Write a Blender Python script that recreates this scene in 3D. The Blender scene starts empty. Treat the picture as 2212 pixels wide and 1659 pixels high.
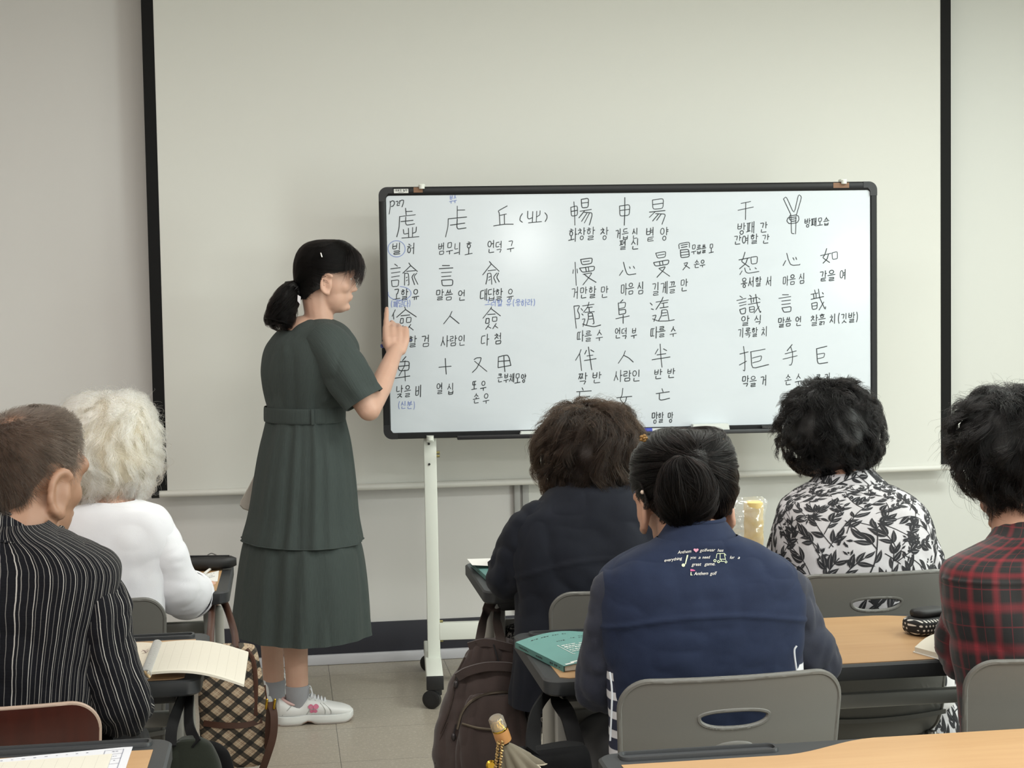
import bpy, bmesh, math, random
import numpy as np
from mathutils import Vector, Matrix
S = bpy.context.scene
COL = S.collection
PI = math.pi
rnd = random.Random(7)
rng = np.random.default_rng(11)

# ------------------------------------------------------------------ camera
W, H, FPX = 2212, 1659, 3400.0
YAW, PITCH, ROLL, HC = math.radians(8.3), math.atan(200 / FPX), 0.0165, 1.42
FW = np.array([math.sin(YAW) * math.cos(PITCH), math.cos(YAW) * math.cos(PITCH), -math.sin(PITCH)])
_r0 = np.array([math.cos(YAW), -math.sin(YAW), 0.0]); _u0 = np.cross(_r0, FW)
RT = _r0 * math.cos(ROLL) - _u0 * math.sin(ROLL)
UP = _u0 * math.cos(ROLL) + _r0 * math.sin(ROLL)
CP = np.array([0, 0, HC])
cd = bpy.data.cameras.new('camera'); cam = bpy.data.objects.new('camera', cd); COL.objects.link(cam)
cd.sensor_width = 36; cd.lens = FPX / W * 36; cd.clip_start = 0.05; cd.clip_end = 60
cam.matrix_world = Matrix(((RT[0], UP[0], -FW[0], 0), (RT[1], UP[1], -FW[1], 0), (RT[2], UP[2], -FW[2], HC), (0, 0, 0, 1)))
S.camera = cam
def ray(x, y): return FW + RT * (x - W / 2) / FPX - UP * (y - H / 2) / FPX
def U(x, y, Y): d = ray(x, y); return CP + d * Y / d[1]            # point on the plane Y
def UZ(x, y, Z): d = ray(x, y); return CP + d * (Z - HC) / d[2]    # point on the plane Z

# ------------------------------------------------------------------ world, light, exposure
S.view_settings.view_transform = 'Standard'; S.view_settings.look = 'None'
S.view_settings.gamma = 1.0; S.view_settings.exposure = 0.4; S.view_settings.use_curve_mapping = False
wd = bpy.data.worlds.new('world'); S.world = wd; wd.use_nodes = True
wd.node_tree.nodes['Background'].inputs[0].default_value = (1.0, 0.98, 0.95, 1)
wd.node_tree.nodes['Background'].inputs[1].default_value = 0.50
def area(name, loc, sx, sy, power, color, rot=(0, 0, 0)):
    l = bpy.data.lights.new(name, 'AREA'); l.shape = 'RECTANGLE'; l.size = sx; l.size_y = sy
    l.energy = power; l.color = color
    o = bpy.data.objects.new(name, l); COL.objects.link(o); o.location = loc; o.rotation_euler = rot
    return o
CEIL = 2.75
for (x, y, p, c) in ((-1.3, 3.9, 11, (1, .93, .90)), (1.0, 3.9, 18, (.985, .99, .94)), (3.0, 3.9, 40, (.92, 1, .945)),
                     (-1.3, 1.4, 20, (1, .935, .91)), (1.0, 1.4, 25, (.985, .99, .95)), (3.0, 1.4, 46, (.92, 1, .95)),
                     (-1.3, -1.2, 26, (1, .945, .92)), (1.0, -1.2, 28, (1, .985, .96)), (3.0, -1.2, 32, (.95, 1, .97))):
    area('ceiling_lamp_light', (x, y, CEIL - 0.03), 1.2, 0.55, p, c)
area('window_daylight', (4.15, 1.2, 1.6), 3.0, 1.4, 84, (.90, 1, .955), (0, math.radians(90), 0))

area('board_highlight_light', (0.93, -3.4, 1.88), .34, .45, 7.5, (1, 1, .98), (math.radians(90), 0, 0))  # both rear area lights are added to put glossy spots on the whiteboard
area('board_highlight_light', (3.95, -3.4, 1.60), .3, .6, 7, (1, 1, .98), (math.radians(90), 0, math.radians(12)))
# ------------------------------------------------------------------ materials
def lin(c):
    if isinstance(c, str): c = tuple(int(c[i:i + 2], 16) for i in (0, 2, 4))
    return tuple(((v / 255) / 12.92 if v / 255 <= 0.04045 else ((v / 255 + 0.055) / 1.055) ** 2.4) for v in c)
class NT:
    """small helper to write node expressions"""
    def __init__(s, m): s.m = m; s.t = m.node_tree; s.n = s.t.nodes; s.l = s.t.links; s.b = s.n['Principled BSDF']
    def new(s, typ, **kw):
        n = s.n.new(typ)
        for k, v in kw.items(): setattr(n, k, v)
        return n
    def put(s, sock, v):
        if isinstance(v, (int, float)): sock.default_value = v
        elif isinstance(v, tuple): sock.default_value = v if len(v) == len(sock.default_value) else v + (1,)
        else: s.l.new(v, sock)
    def math(s, op, a, b=None, c=None, clamp=False):
        n = s.new('ShaderNodeMath', operation=op, use_clamp=clamp)
        s.put(n.inputs[0], a)
        if b is not None: s.put(n.inputs[1], b)
        if c is not None: s.put(n.inputs[2], c)
        return n.outputs[0]
    def mix(s, f, a, b):
        n = s.new('ShaderNodeMix', data_type='RGBA')
        s.put(n.inputs[0], f); s.put(n.inputs[6], a); s.put(n.inputs[7], b)
        return n.outputs[2]
    def coord(s, kind='Object'):
        return s.new('ShaderNodeTexCoord').outputs[kind]
    def xyz(s, v):
        n = s.new('ShaderNodeSeparateXYZ'); s.l.new(v, n.inputs[0]); return n.outputs
    def noise(s, v, scale, detail=3, rough=.55, dist=0):
        n = s.new('ShaderNodeTexNoise'); s.l.new(v, n.inputs['Vector'])
        n.inputs['Scale'].default_value = scale; n.inputs['Detail'].default_value = detail
        n.inputs['Roughness'].default_value = rough; n.inputs['Distortion'].default_value = dist
        return n.outputs[0]
    def scale(s, v, sc):
        n = s.new('ShaderNodeMapping'); s.l.new(v, n.inputs[0]); n.inputs['Scale'].default_value = sc; return n.outputs[0]
    def band(s, x, period, lo, hi, soft=0.02):
        """1 inside [lo,hi] of each period (fractions)"""
        f = s.math('FRACT', s.math('DIVIDE', x, period))
        a = s.math('DIVIDE', s.math('SUBTRACT', f, lo), soft, clamp=True)
        b = s.math('DIVIDE', s.math('SUBTRACT', hi, f), soft, clamp=True)
        return s.math('MULTIPLY', a, b)
    def bump(s, h, strength, dist=0.001):
        n = s.new('ShaderNodeBump'); s.l.new(h, n.inputs['Height']); n.inputs['Strength'].default_value = strength
        n.inputs['Distance'].default_value = dist; s.l.new(n.outputs[0], s.b.inputs['Normal'])
    def col(s, v): s.put(s.b.inputs['Base Color'], v)
MATS = {}
def mat(name, c, rough=.5, metal=0, var=None, bump=None, sheen=0, coat=0, spec=None, trans=0, coord='Object'):
    if name in MATS: return MATS[name]
    m = bpy.data.materials.new(name); m.use_nodes = True; t = NT(m); b = t.b
    c = lin(c)
    b.inputs['Base Color'].default_value = c + (1,); b.inputs['Roughness'].default_value = rough
    b.inputs['Metallic'].default_value = metal
    if spec is not None: b.inputs['Specular IOR Level'].default_value = spec
    if sheen: b.inputs['Sheen Weight'].default_value = sheen; b.inputs['Sheen Roughness'].default_value = .5
    if coat: b.inputs['Coat Weight'].default_value = coat; b.inputs['Coat Roughness'].default_value = .15
    if trans: b.inputs['Transmission Weight'].default_value = trans
    if var or bump: v = t.coord(coord)
    if var:
        f = t.noise(v, var[0], 4)
        k = 1 - var[1]; k2 = 1 + var[1]
        t.col(t.mix(f, tuple(x * k for x in c), tuple(min(1, x * k2) for x in c)))
    if bump: t.bump(t.noise(v, bump[0], 4, .6), bump[1], bump[2] if len(bump) > 2 else .001)
    MATS[name] = m
    return m

# ------------------------------------------------------------------ objects and tagging
def link(o, parent=None):
    COL.objects.link(o)
    if parent is not None: o.parent = parent
    return o
def tag(o, label=None, cat=None, group=None, kind=None):
    for k, v in (('label', label), ('category', cat), ('group', group), ('kind', kind)):
        if v: o[k] = v
    return o
def thing(name, label, cat, loc=(0, 0, 0), group=None):
    o = bpy.data.objects.new(name, None); o.empty_display_size = .1; COL.objects.link(o); o.location = tuple(float(v) for v in loc)
    return tag(o, label, cat, group)
def mesh_obj(name, V, F, mats, parent=None, uv=None, mi=None, smooth=45):
    me = bpy.data.meshes.new(name)
    V = np.asarray(V, dtype=float)
    if parent is not None:
        V = V - np.array(parent_origin(parent))
    me.from_pydata(V.tolist(), [], F if isinstance(F, list) else F.tolist())
    if not isinstance(mats, (list, tuple)): mats = [mats]
    for m in mats: me.materials.append(m)
    if mi is not None: me.polygons.foreach_set('material_index', np.asarray(mi, dtype=np.int32))
    if uv is not None:
        uv = np.asarray(uv, dtype=np.float32)
        l = me.uv_layers.new(name='UVMap')
        idx = np.empty(len(me.loops), dtype=np.int32); me.loops.foreach_get('vertex_index', idx)
        l.data.foreach_set('uv', uv[idx].ravel())
    me.validate(); me.update()
    if smooth:
        me.polygons.foreach_set('use_smooth', [True] * len(me.polygons))
        if smooth < 180: me.set_sharp_from_angle(angle=math.radians(smooth))
    o = bpy.data.objects.new(name, me)
    return link(o, parent)
def parent_origin(p):
    v = Vector((0, 0, 0))
    while p is not None:
        v = v + p.location; p = p.parent
    return v

def unit(v): v = np.asarray(v, float); return v / (np.linalg.norm(v) + 1e-12)
def spline(P, n):
    """Catmull-Rom through the rows of P, n samples per span"""
    P = np.asarray(P, float)
    if len(P) < 3:
        t = np.linspace(0, 1, n + 1)[:, None]; return P[0] * (1 - t) + P[-1] * t
    Q = np.vstack([2 * P[0] - P[1], P, 2 * P[-1] - P[-2]]); out = []
    for i in range(1, len(Q) - 2):
        p0, p1, p2, p3 = Q[i - 1:i + 3]
        t = np.linspace(0, 1, n, endpoint=False)[:, None]
        out.append(.5 * (2 * p1 + (p2 - p0) * t + (2 * p0 - 5 * p1 + 4 * p2 - p3) * t ** 2 + (3 * p1 - p0 - 3 * p2 + p3) * t ** 3))
    out.append(P[-1:]); return np.vstack(out)
def frames(P, up=None):
    P = np.asarray(P, float); T = np.gradient(P, axis=0); T /= np.linalg.norm(T, axis=1)[:, None] + 1e-12
    u = np.array(up if up is not None else (0.3, 0.2, 1.0)); n = unit(np.cross(T[0], u)); Ns = []
    if np.linalg.norm(np.cross(T[0], u)) < 1e-3: n = unit(np.cross(T[0], (1, 0, 0)))
    for t in T:
        n = unit(n - t * n.dot(t)); Ns.append(n)
    Ns = np.array(Ns); return T, Ns, np.cross(T, Ns)
class MB:
    def __init__(s): s.V = []; s.F = []; s.mi = []; s.UV = []; s.n = 0
    def add(s, V, F, mi=0, uv=None):
        V = np.asarray(V, float); s.V.append(V)
        s.F += [tuple(int(i) + s.n for i in f) for f in F]; s.mi += [mi] * len(F); s.n += len(V)
        s.UV.append(np.zeros((len(V), 2)) if uv is None else np.asarray(uv, float)); return s
    def box(s, c, size, rot=None, bev=0.0, mi=0, seg=2):
        bm = bmesh.new(); bmesh.ops.create_cube(bm, size=1)
        for v in bm.verts: v.co = Vector((v.co.x * size[0], v.co.y * size[1], v.co.z * size[2]))
        if bev: bmesh.ops.bevel(bm, geom=bm.edges[:] , offset=bev, segments=seg, profile=.5, affect='EDGES')
        M = np.array(rot.to_matrix() if hasattr(rot, 'to_matrix') else rot) if rot is not None else np.eye(3)
        V = np.array([v.co[:] for v in bm.verts]) @ M.T + np.asarray(c, float)
        bm.verts.index_update(); F = [[v.index for v in f.verts] for f in bm.faces]; bm.free()
        return s.add(V, F, mi)
    def bar(s, a, b, w, h, bev=.002, mi=0, up=(0, 0, 1)):
        """box beam from a to b, w sideways, h along up"""
        a, b = np.asarray(a, float), np.asarray(b, float); x = unit(b - a); z = unit(np.asarray(up) - x * np.dot(up, x)); y = np.cross(z, x)
        return s.box((a + b) / 2, (np.linalg.norm(b - a), w, h), np.array([x, y, z]).T, bev, mi)
    def tube(s, P, r, n=10, mi=0, caps=True, up=None, flat=None, round_ends=False):
        P = np.asarray(P, float); r = np.broadcast_to(np.asarray(r, float), (len(P),)).copy()
        if round_ends:
            k = 4; d0 = unit(P[0] - P[1]); d1 = unit(P[-1] - P[-2]); a = np.linspace(0, PI / 2, k + 1)[1:]
            P = np.vstack([[P[0] + d0 * r[0] * math.sin(t) for t in a[::-1]], P, [P[-1] + d1 * r[-1] * math.sin(t) for t in a]])
            r = np.concatenate([[max(r[0] * math.cos(t), 1e-5) for t in a[::-1]], r, [max(r[-1] * math.cos(t), 1e-5) for t in a]])
        T, N, B = frames(P, up)
        a = np.linspace(0, 2 * PI, n, endpoint=False); fl = 1 if flat is None else flat
        V = P[:, None, :] + r[:, None, None] * (np.cos(a)[None, :, None] * N[:, None, :] + fl * np.sin(a)[None, :, None] * B[:, None, :])
        F = []; m = len(P)
        for i in range(m - 1):
            for j in range(n):
                k = (j + 1) % n; F.append((i * n + j, i * n + k, (i + 1) * n + k, (i + 1) * n + j))
        if caps: F.append(tuple(range(n))[::-1]); F.append(tuple(range((m - 1) * n, m * n)))
        L = np.concatenate([[0], np.cumsum(np.linalg.norm(np.diff(P, axis=0), axis=1))])
        uv = np.stack(np.broadcast_arrays(a[None, :] * np.mean(r), L[:, None]), -1).reshape(-1, 2)
        return s.add(V.reshape(-1, 3), F, mi, uv)
    def grid(s, P, mi=0, uv=None, closed_u=False):
        """P: (rows, cols, 3)"""
        m, n = P.shape[:2]; F = []
        for i in range(m - 1):
            for j in range(n if closed_u else n - 1):
                k = (j + 1) % n; F.append((i * n + j, i * n + k, (i + 1) * n + k, (i + 1) * n + j))
        return s.add(P.reshape(-1, 3), F, mi, None if uv is None else uv.reshape(-1, 2))
    def lathe(s, prof, origin, axis=(0, 0, 1), n=24, mi=0):
        """prof: (radius, height) pairs"""
        z = unit(axis); x = unit(np.cross(z, (0.31, 0.77, 0.21))); y = np.cross(z, x); a = np.linspace(0, 2 * PI, n, endpoint=False)
        o = np.asarray(origin, float)
        V = np.array([[o + z * h + max(r, 1e-5) * (math.cos(t) * x + math.sin(t) * y) for t in a] for r, h in prof])
        return s.grid(V, mi, None, True)
    def prism(s, poly, fn, d, mi=0, mi_side=None):
        """poly: list of 2-D points; fn(u,v,w) -> world; extruded from w=0 to w=d"""
        n = len(poly); V = [fn(u, v, 0) for u, v in poly] + [fn(u, v, d) for u, v in poly]
        s.add(V, [tuple(range(n))[::-1], tuple(range(n, 2 * n))], mi)
        s.n -= 2 * n; F = [(i, (i + 1) % n, (i + 1) % n + n, i + n) for i in range(n)]
        s.F += [tuple(i + s.n for i in f) for f in F]; s.mi += [mi if mi_side is None else mi_side] * n; s.n += 2 * n
        return s
    def ell(s, c, r, n=20, m=14, M=None, mi=0):
        th = np.linspace(0, PI, m + 1); ph = np.linspace(0, 2 * PI, n, endpoint=False)
        s_ = np.maximum(np.sin(th), 1e-4)
        V = np.stack([s_[:, None] * np.cos(ph), s_[:, None] * np.sin(ph), np.repeat(np.cos(th)[:, None], n, 1)], -1) * np.asarray(r, float)
        if M is not None: V = V @ np.asarray(M).T
        return s.grid(V + np.asarray(c, float), mi, None, True)
    def verts(s): return np.vstack(s.V)
    def build(s, name, mats, parent=None, smooth=45, uv=False, kind=None, label=None):
        o = mesh_obj(name, s.verts(), s.F, mats, parent, np.vstack(s.UV) if uv else None, s.mi, smooth)
        if kind: o['kind'] = kind
        if label: o['label'] = label
        return o
def fuse(mb, voxel, it=6, fac=.5):
    """one continuous surface out of overlapping closed shapes"""
    me = bpy.data.meshes.new('tmp'); me.from_pydata(mb.verts().tolist(), [], mb.F)
    bm = bmesh.new(); bm.from_mesh(me); bmesh.ops.recalc_face_normals(bm, faces=bm.faces[:]); bm.to_mesh(me); bm.free()
    o = bpy.data.objects.new('tmp', me); COL.objects.link(o)
    r = o.modifiers.new('r', 'REMESH'); r.mode = 'VOXEL'; r.voxel_size = voxel
    if it:
        q = o.modifiers.new('s', 'SMOOTH'); q.iterations = it; q.factor = fac
    dg = bpy.context.evaluated_depsgraph_get(); dg.update()
    m2 = bpy.data.meshes.new_from_object(o.evaluated_get(dg), depsgraph=dg)
    V = np.empty(len(m2.vertices) * 3); m2.vertices.foreach_get('co', V)
    F = [tuple(p.vertices) for p in m2.polygons]
    bpy.data.objects.remove(o); bpy.data.meshes.remove(me); bpy.data.meshes.remove(m2)
    return V.reshape(-1, 3), F
def vnormals(V, F):
    N = np.zeros_like(V); F = np.array([f[:3] for f in F]); n = np.cross(V[F[:, 1]] - V[F[:, 0]], V[F[:, 2]] - V[F[:, 0]])
    for k in range(3): np.add.at(N, F[:, k], n)
    return N / (np.linalg.norm(N, axis=1)[:, None] + 1e-12)
# cheap smooth 3-D value noise for displacement
_perm = np.random.default_rng(3).random((24, 24, 24))
def vnoise(P):
    P = np.asarray(P, float); i = np.floor(P).astype(int); f = P - i; f = f * f * (3 - 2 * f); r = 0
    for dx in (0, 1):
        for dy in (0, 1):
            for dz in (0, 1):
                w = (f[..., 0] if dx else 1 - f[..., 0]) * (f[..., 1] if dy else 1 - f[..., 1]) * (f[..., 2] if dz else 1 - f[..., 2])
                r = r + w * _perm[(i[..., 0] + dx) % 24, (i[..., 1] + dy) % 24, (i[..., 2] + dz) % 24]
    return r * 2 - 1
def fbm(P, oct=3):
    r = 0; a = 1
    for k in range(oct): r = r + a * vnoise(np.asarray(P) * 2 ** k + 7.3 * k); a *= .5
    return r
# ------------------------------------------------------------------ the room
WALL_Y, SCR_Y = 6.03, 5.93
m_wall = mat('painted_wall', 'd2d0cd', .75, var=(3, .015), bump=(180, .08))
def struct(name, mb, m, smooth=45):
    o = mb.build(name, m, None, smooth); o['kind'] = 'structure'; return o
m_floor = bpy.data.materials.new('floor_tile'); m_floor.use_nodes = True
t = NT(m_floor); v = t.coord(); x, y, z = t.xyz(v)
TX, TY, GX, GY = .445, .368, .145, 5.473
gx = t.band(t.math('SUBTRACT', x, GX), TX, .0, .0056, .002); gy = t.band(t.math('SUBTRACT', y, GY), TY, .0, .0062, .002)
g = t.math('MAXIMUM', gx, gy)
n1 = t.noise(v, 320, 3, .7); n2 = t.noise(v, 22, 3); n3 = t.noise(v, 95, 2, .6)
c = t.mix(n2, lin('9f978a'), lin('aea699'))
c = t.mix(t.math('MULTIPLY', t.math('SUBTRACT', n1, .42, clamp=True), 3.0, clamp=True), c, lin('857d70'))
c = t.mix(t.math('MULTIPLY', t.math('SUBTRACT', n3, .52, clamp=True), 2.2, clamp=True), c, lin('cbc4b7'))
t.col(t.mix(g, c, lin('3a3630'))); t.b.inputs['Roughness'].default_value = .33
t.bump(t.math('SUBTRACT', 1.0, g), .3, .001)
struct('floor', MB().box((.5, 1.5, -.05), (7.4, 9.4, .1)), m_floor)
struct('wall_back', MB().box((.55, WALL_Y + .06, 1.4), (7.6, .12, 2.8)), m_wall)
struct('wall_left', MB().box((-3.15, 1.55, 1.4), (.1, 9.1, 2.8)), m_wall)
b = MB()                                             # right wall with a window opening
b.box((4.25, 4.44, 1.4), (.1, 3.28, 2.8)); b.box((4.25, -1.7, 1.4), (.1, 2.6, 2.8))
b.box((4.25, 1.2, .42), (.1, 3.2, .84)); b.box((4.25, 1.2, 2.6), (.1, 3.2, .4))
struct('wall_right', b, m_wall)
b = MB(); 
for yy in (-.35, 1.2, 2.75): b.box((4.25, yy, 1.62), (.07, .05, 1.56), None, .004)
for zz in (.86, 2.38): b.box((4.25, 1.2, zz), (.07, 3.2, .05), None, .004)
for i_, (xx, zz, w_, h_) in enumerate(((.93, 1.88, .42, .55), (3.95, 1.60, .35, .7))):  # unseen frames added round the two board highlight lights, no wall holds them
    b2 = MB()
    for s_ in (-1, 1): b2.box((xx + s_ * (w_ / 2 + .02), -3.44, zz), (.04, .05, h_ + .08), None, .004); b2.box((xx, -3.44, zz + s_ * (h_ / 2 + .02)), (w_ + .08, .05, .04), None, .004)
    struct('window_%d' % (i_ + 2), b2, mat('window_frame_white', 'd8d9d6', .4))
wf_ = struct('window_1', b, mat('window_frame_white', 'd8d9d6', .4))
MB().box((4.262, 1.2, 1.62), (.006, 3.1, 1.5)).build('pane', mat('window_glass', 'e8f2f0', .02, trans=1.0), wf_)
m_ceil = mat('ceiling_board', 'dcdad4', .85, var=(60, .03))
struct('ceiling', MB().box((.5, 1.5, CEIL + .05), (7.4, 9.4, .1)), m_ceil)
b = MB(); b.box((.5, WALL_Y - .006, .098), (7.4, .012, .115), None, .002)
struct('baseboard_back', b, mat('baseboard_charcoal', '313138', .55, spec=.3))
b = MB(); b.box((.5, WALL_Y - .012, .02), (7.4, .024, .04), None, .006)
struct('trim_1', b, mat('cove_trim_light', 'b9b8bd', .5))
# a panel joint on the wall under the screen: metal edge, reveal and the paler panel right of it
def XW(px, py): return U(px, py, WALL_Y)[0]
xa, xb, xc, xd = XW(1111, 1200), XW(1124, 1200), XW(1129, 1200), XW(1143, 1200)
b = MB(); b.box(((xa + xb) / 2, WALL_Y - .012, .98), (xb - xa, .024, 1.62), None, .003)
b.box(((xc + xd) / 2, WALL_Y - .008, .98), (xd - xc, .016, 1.62), None, .003)
struct('trim_2', b, mat('panel_joint_grey', 'a5a5a3', .5))
b = MB(); b.box(((xd + 4.2) / 2, WALL_Y - .005, 1.455), (4.2 - xd, .010, 2.58), None, .002)
struct('trim_3', b, mat('panel_white', 'd5d6d1', .7))

# ------------------------------------------------------------------ projection screen
scr = thing('projection_screen', 'large white pull-down projection screen with black side borders hanging behind the whiteboard', 'projection screen', (1.08, SCR_Y, .70))
X0, X1, X2, X3 = -.476, -.433, 2.585, 2.628
def sheet(mb, xa, xb, mi=0, y=SCR_Y, z0=.70, z1=2.72, n=2, dz=0):
    xs = np.linspace(xa, xb, n); zs = np.linspace(z0, z1, 12)
    P = np.array([[(xx, y + .004 * math.sin(xx * 1.3 + 1) * (1 - (zz - z0) / (z1 - z0)), zz) for xx in xs] for zz in zs])
    Q = P + np.array([0, .0012, 0])
    mb.grid(P, mi); mb.grid(Q[:, ::-1], mi)
    return mb
m_scr = mat('screen_fabric', 'd9d9d3', .7, bump=(900, .05), spec=.3)
sheet(MB(), X1 - .002, X2 + .002, n=30).build('screen_fabric', m_scr, scr)
m_bord = mat('screen_border_black', '0b0b0b', .7, spec=.25)
for xa, xb in ((X0, X1), (X2, X3)):
    b = MB(); sheet(b, xa, xb, y=SCR_Y - .0008, n=3); b.build('black_border', m_bord, scr)
b = MB(); b.tube([(X0 + .012, SCR_Y - .004, .692), (X3 - .004, SCR_Y - .004, .692)], .0125, 18); b.build('weight_bar', mat('bar_white', 'd9d8d2', .35), scr)
for xa, xb in ((X0 - .014, X0 + .014), (X3 - .006, X3 + .024)):
    MB().tube([(xa, SCR_Y - .004, .692), (xb, SCR_Y - .004, .692)], .0150, 18).build('end_cap', mat('cap_black', '151515', .5), scr)
b = MB(); b.box((1.08, SCR_Y + .01, 2.70), (3.3, .09, .09), None, .01); b.build('screen_housing', mat('bar_white', 'd9d8d2', .35), scr)
# lamps in the ceiling, the ones that light the room
for (x, y) in ((-1.3, 3.9), (1.0, 3.9), (3.0, 3.9), (-1.3, 1.4), (1.0, 1.4), (3.0, 1.4)):
    pass

# ------------------------------------------------------------------ whiteboard on its rolling stand
BL, BR_ = np.array([.349, 5.56]), np.array([2.125, 5.43])           # left and right ends on the floor plan
bx = np.array([*(BR_ - BL), 0]); BWID = np.linalg.norm(bx); bx /= BWID
bn = np.array([bx[1], -bx[0], 0])                                     # faces the class (towards -Y)
BZ0, BZ1 = .905, 1.792; BHGT = BZ1 - BZ0
BO = np.array([BL[0], BL[1], BZ0])
def B(u, v, w=0.0): return BO + bx * u + np.array([0, 0, v]) + bn * w   # board coordinates in metres
def BP(px, py, w=.0):                                                 # photo point -> board face
    d = ray(px, py); k = np.dot(BO + bn * w - CP, bn) / np.dot(d, bn); return CP + d * k
brd = thing('whiteboard', 'wide black-framed whiteboard on a white rolling stand, covered with handwritten characters', 'whiteboard', BO + bx * BWID / 2 - np.array([0, 0, BZ0]))
def rrect(u0, v0, u1, v1, r, n=6):
    out = []
    for cx, cy, a0 in ((u1 - r, v0 + r, -90), (u1 - r, v1 - r, 0), (u0 + r, v1 - r, 90), (u0 + r, v0 + r, 180)):
        for k in range(n + 1):
            a = math.radians(a0 + 90 * k / n); out.append((cx + r * math.cos(a), cy + r * math.sin(a)))
    return out
def ring_frame(mb, out, inn, fn, w0, w1, mi=0):
    n = len(out); rows = [[fn(u, v, w0) for u, v in out], [fn(u, v, w1 - .004) for u, v in out],
        [fn(u + (a - u) * .15, v + (b_ - v) * .15, w1) for (u, v), (a, b_) in zip(out, inn)],
        [fn(u + (a - u) * .85, v + (b_ - v) * .85, w1) for (u, v), (a, b_) in zip(out, inn)],
        [fn(u, v, w1 - .004) for u, v in inn], [fn(u, v, w0) for u, v in inn]]
    return mb.grid(np.array(rows), mi, None, True)
m_frame = mat('board_frame_black', '101113', .45, spec=.35)
o_out = rrect(0, 0, BWID, BHGT, .030); o_in = rrect(.026, .022, BWID - .024, BHGT - .030, .012)
ring_frame(MB(), o_out, o_in, B, -.012, .010).build('board_frame', m_frame, brd)
m_board = bpy.data.materials.new('whiteboard_enamel'); m_board.use_nodes = True; t = NT(m_board)
v = t.coord(); t.b.inputs['Roughness'].default_value = .32; t.b.inputs['Coat Weight'].default_value = .6; t.b.inputs['Coat Roughness'].default_value = .12
sm = t.noise(t.scale(v, (1.2, 1, 3)), 3.2, 4, .6, .6)
t.col(t.mix(t.math('MULTIPLY', t.math('SUBTRACT', sm, .5, clamp=True), 1.2, clamp=True), lin('c8cfd5'), lin('bdc4ca')))
MB().prism(o_in, B, .004).build('writing_surface', m_board, brd)
MB().prism(rrect(.004, .004, BWID - .004, BHGT - .004, .028), lambda u, v, w: B(u, v, w - .0135), .012).build('back_panel', mat('back_panel_grey', '8a8c8c', .6), brd)
m_corner = mat('corner_cap', '17181a', .35)
for (u, v) in ((0, 0), (BWID, 0), (0, BHGT), (BWID, BHGT)):
    su, sv = (1 if u == 0 else -1), (1 if v == 0 else -1)
    poly = []
    R_ = .030
    for k in range(9):
        a = math.radians(180 + 90 * k / 8); poly.append((u + su * (R_ + R_ * math.cos(a)), v + sv * (R_ + R_ * math.sin(a))))
    poly += [(u + su * .05, v), (u + su * .05, v + sv * .022), (u + su * .034, v + sv * .022), (u + su * .025, v + sv * .034), (u + su * .025, v + sv * .05), (u, v + sv * .05)]
    MB().prism(poly, lambda a, b_, w: B(a, b_, w), .0115).build('corner_cap', m_corner, brd)
# sticker, brown tapes, clips
def BUV(px, py): p = BP(px, py, .01) - BO; return float(np.dot(p, bx)), float(p[2])
u0, v0 = BUV(851, 417.3); u1, v1 = BUV(882, 408)
st = MB().prism([(u0, v0), (u1, v0), (u1, v1), (u0, v1)], lambda a, b_, w: B(a, b_, .0102 + w), .0006).build('maker_sticker', mat('sticker_white', 'd9dad6', .5), brd)
m_ink = mat('print_black', '26262a', .6)
for (xa, xb, ya, yb) in ((893.5, 913, 404.5, 416), (1800, 1834, 394.5, 406)):
    (ua, va), (ub, vb) = BUV(xa, yb), BUV(xb, ya)
    MB().prism([(ua, va), (ub, va), (ub, vb), (ua, vb)], lambda a, b_, w: B(a, b_, .0102 + w), .0012).build('brown_tape', mat('brown_tape', '7d5a40', .5), brd)
m_stand = mat('stand_white', 'd9dcd4', .4, spec=.4)
up_ = np.array([0, 0, 1.])
for (px, top) in ((911, 399.5), (1822, 390.5)):
    u, _ = BUV(px, 402)
    b = MB(); b.box(B(u, BHGT + .004, .0), (.024, .036, .012), np.array([bx, bn, up_]).T, .004)
    b.tube([B(u, BHGT + .006, .017), B(u, BHGT - .008, .017)], .010, 14); b.build('top_clip', m_stand, brd)
u, _ = BUV(929, 947)
UL = u; UR = BWID - UL + .02
wy = -.035
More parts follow.
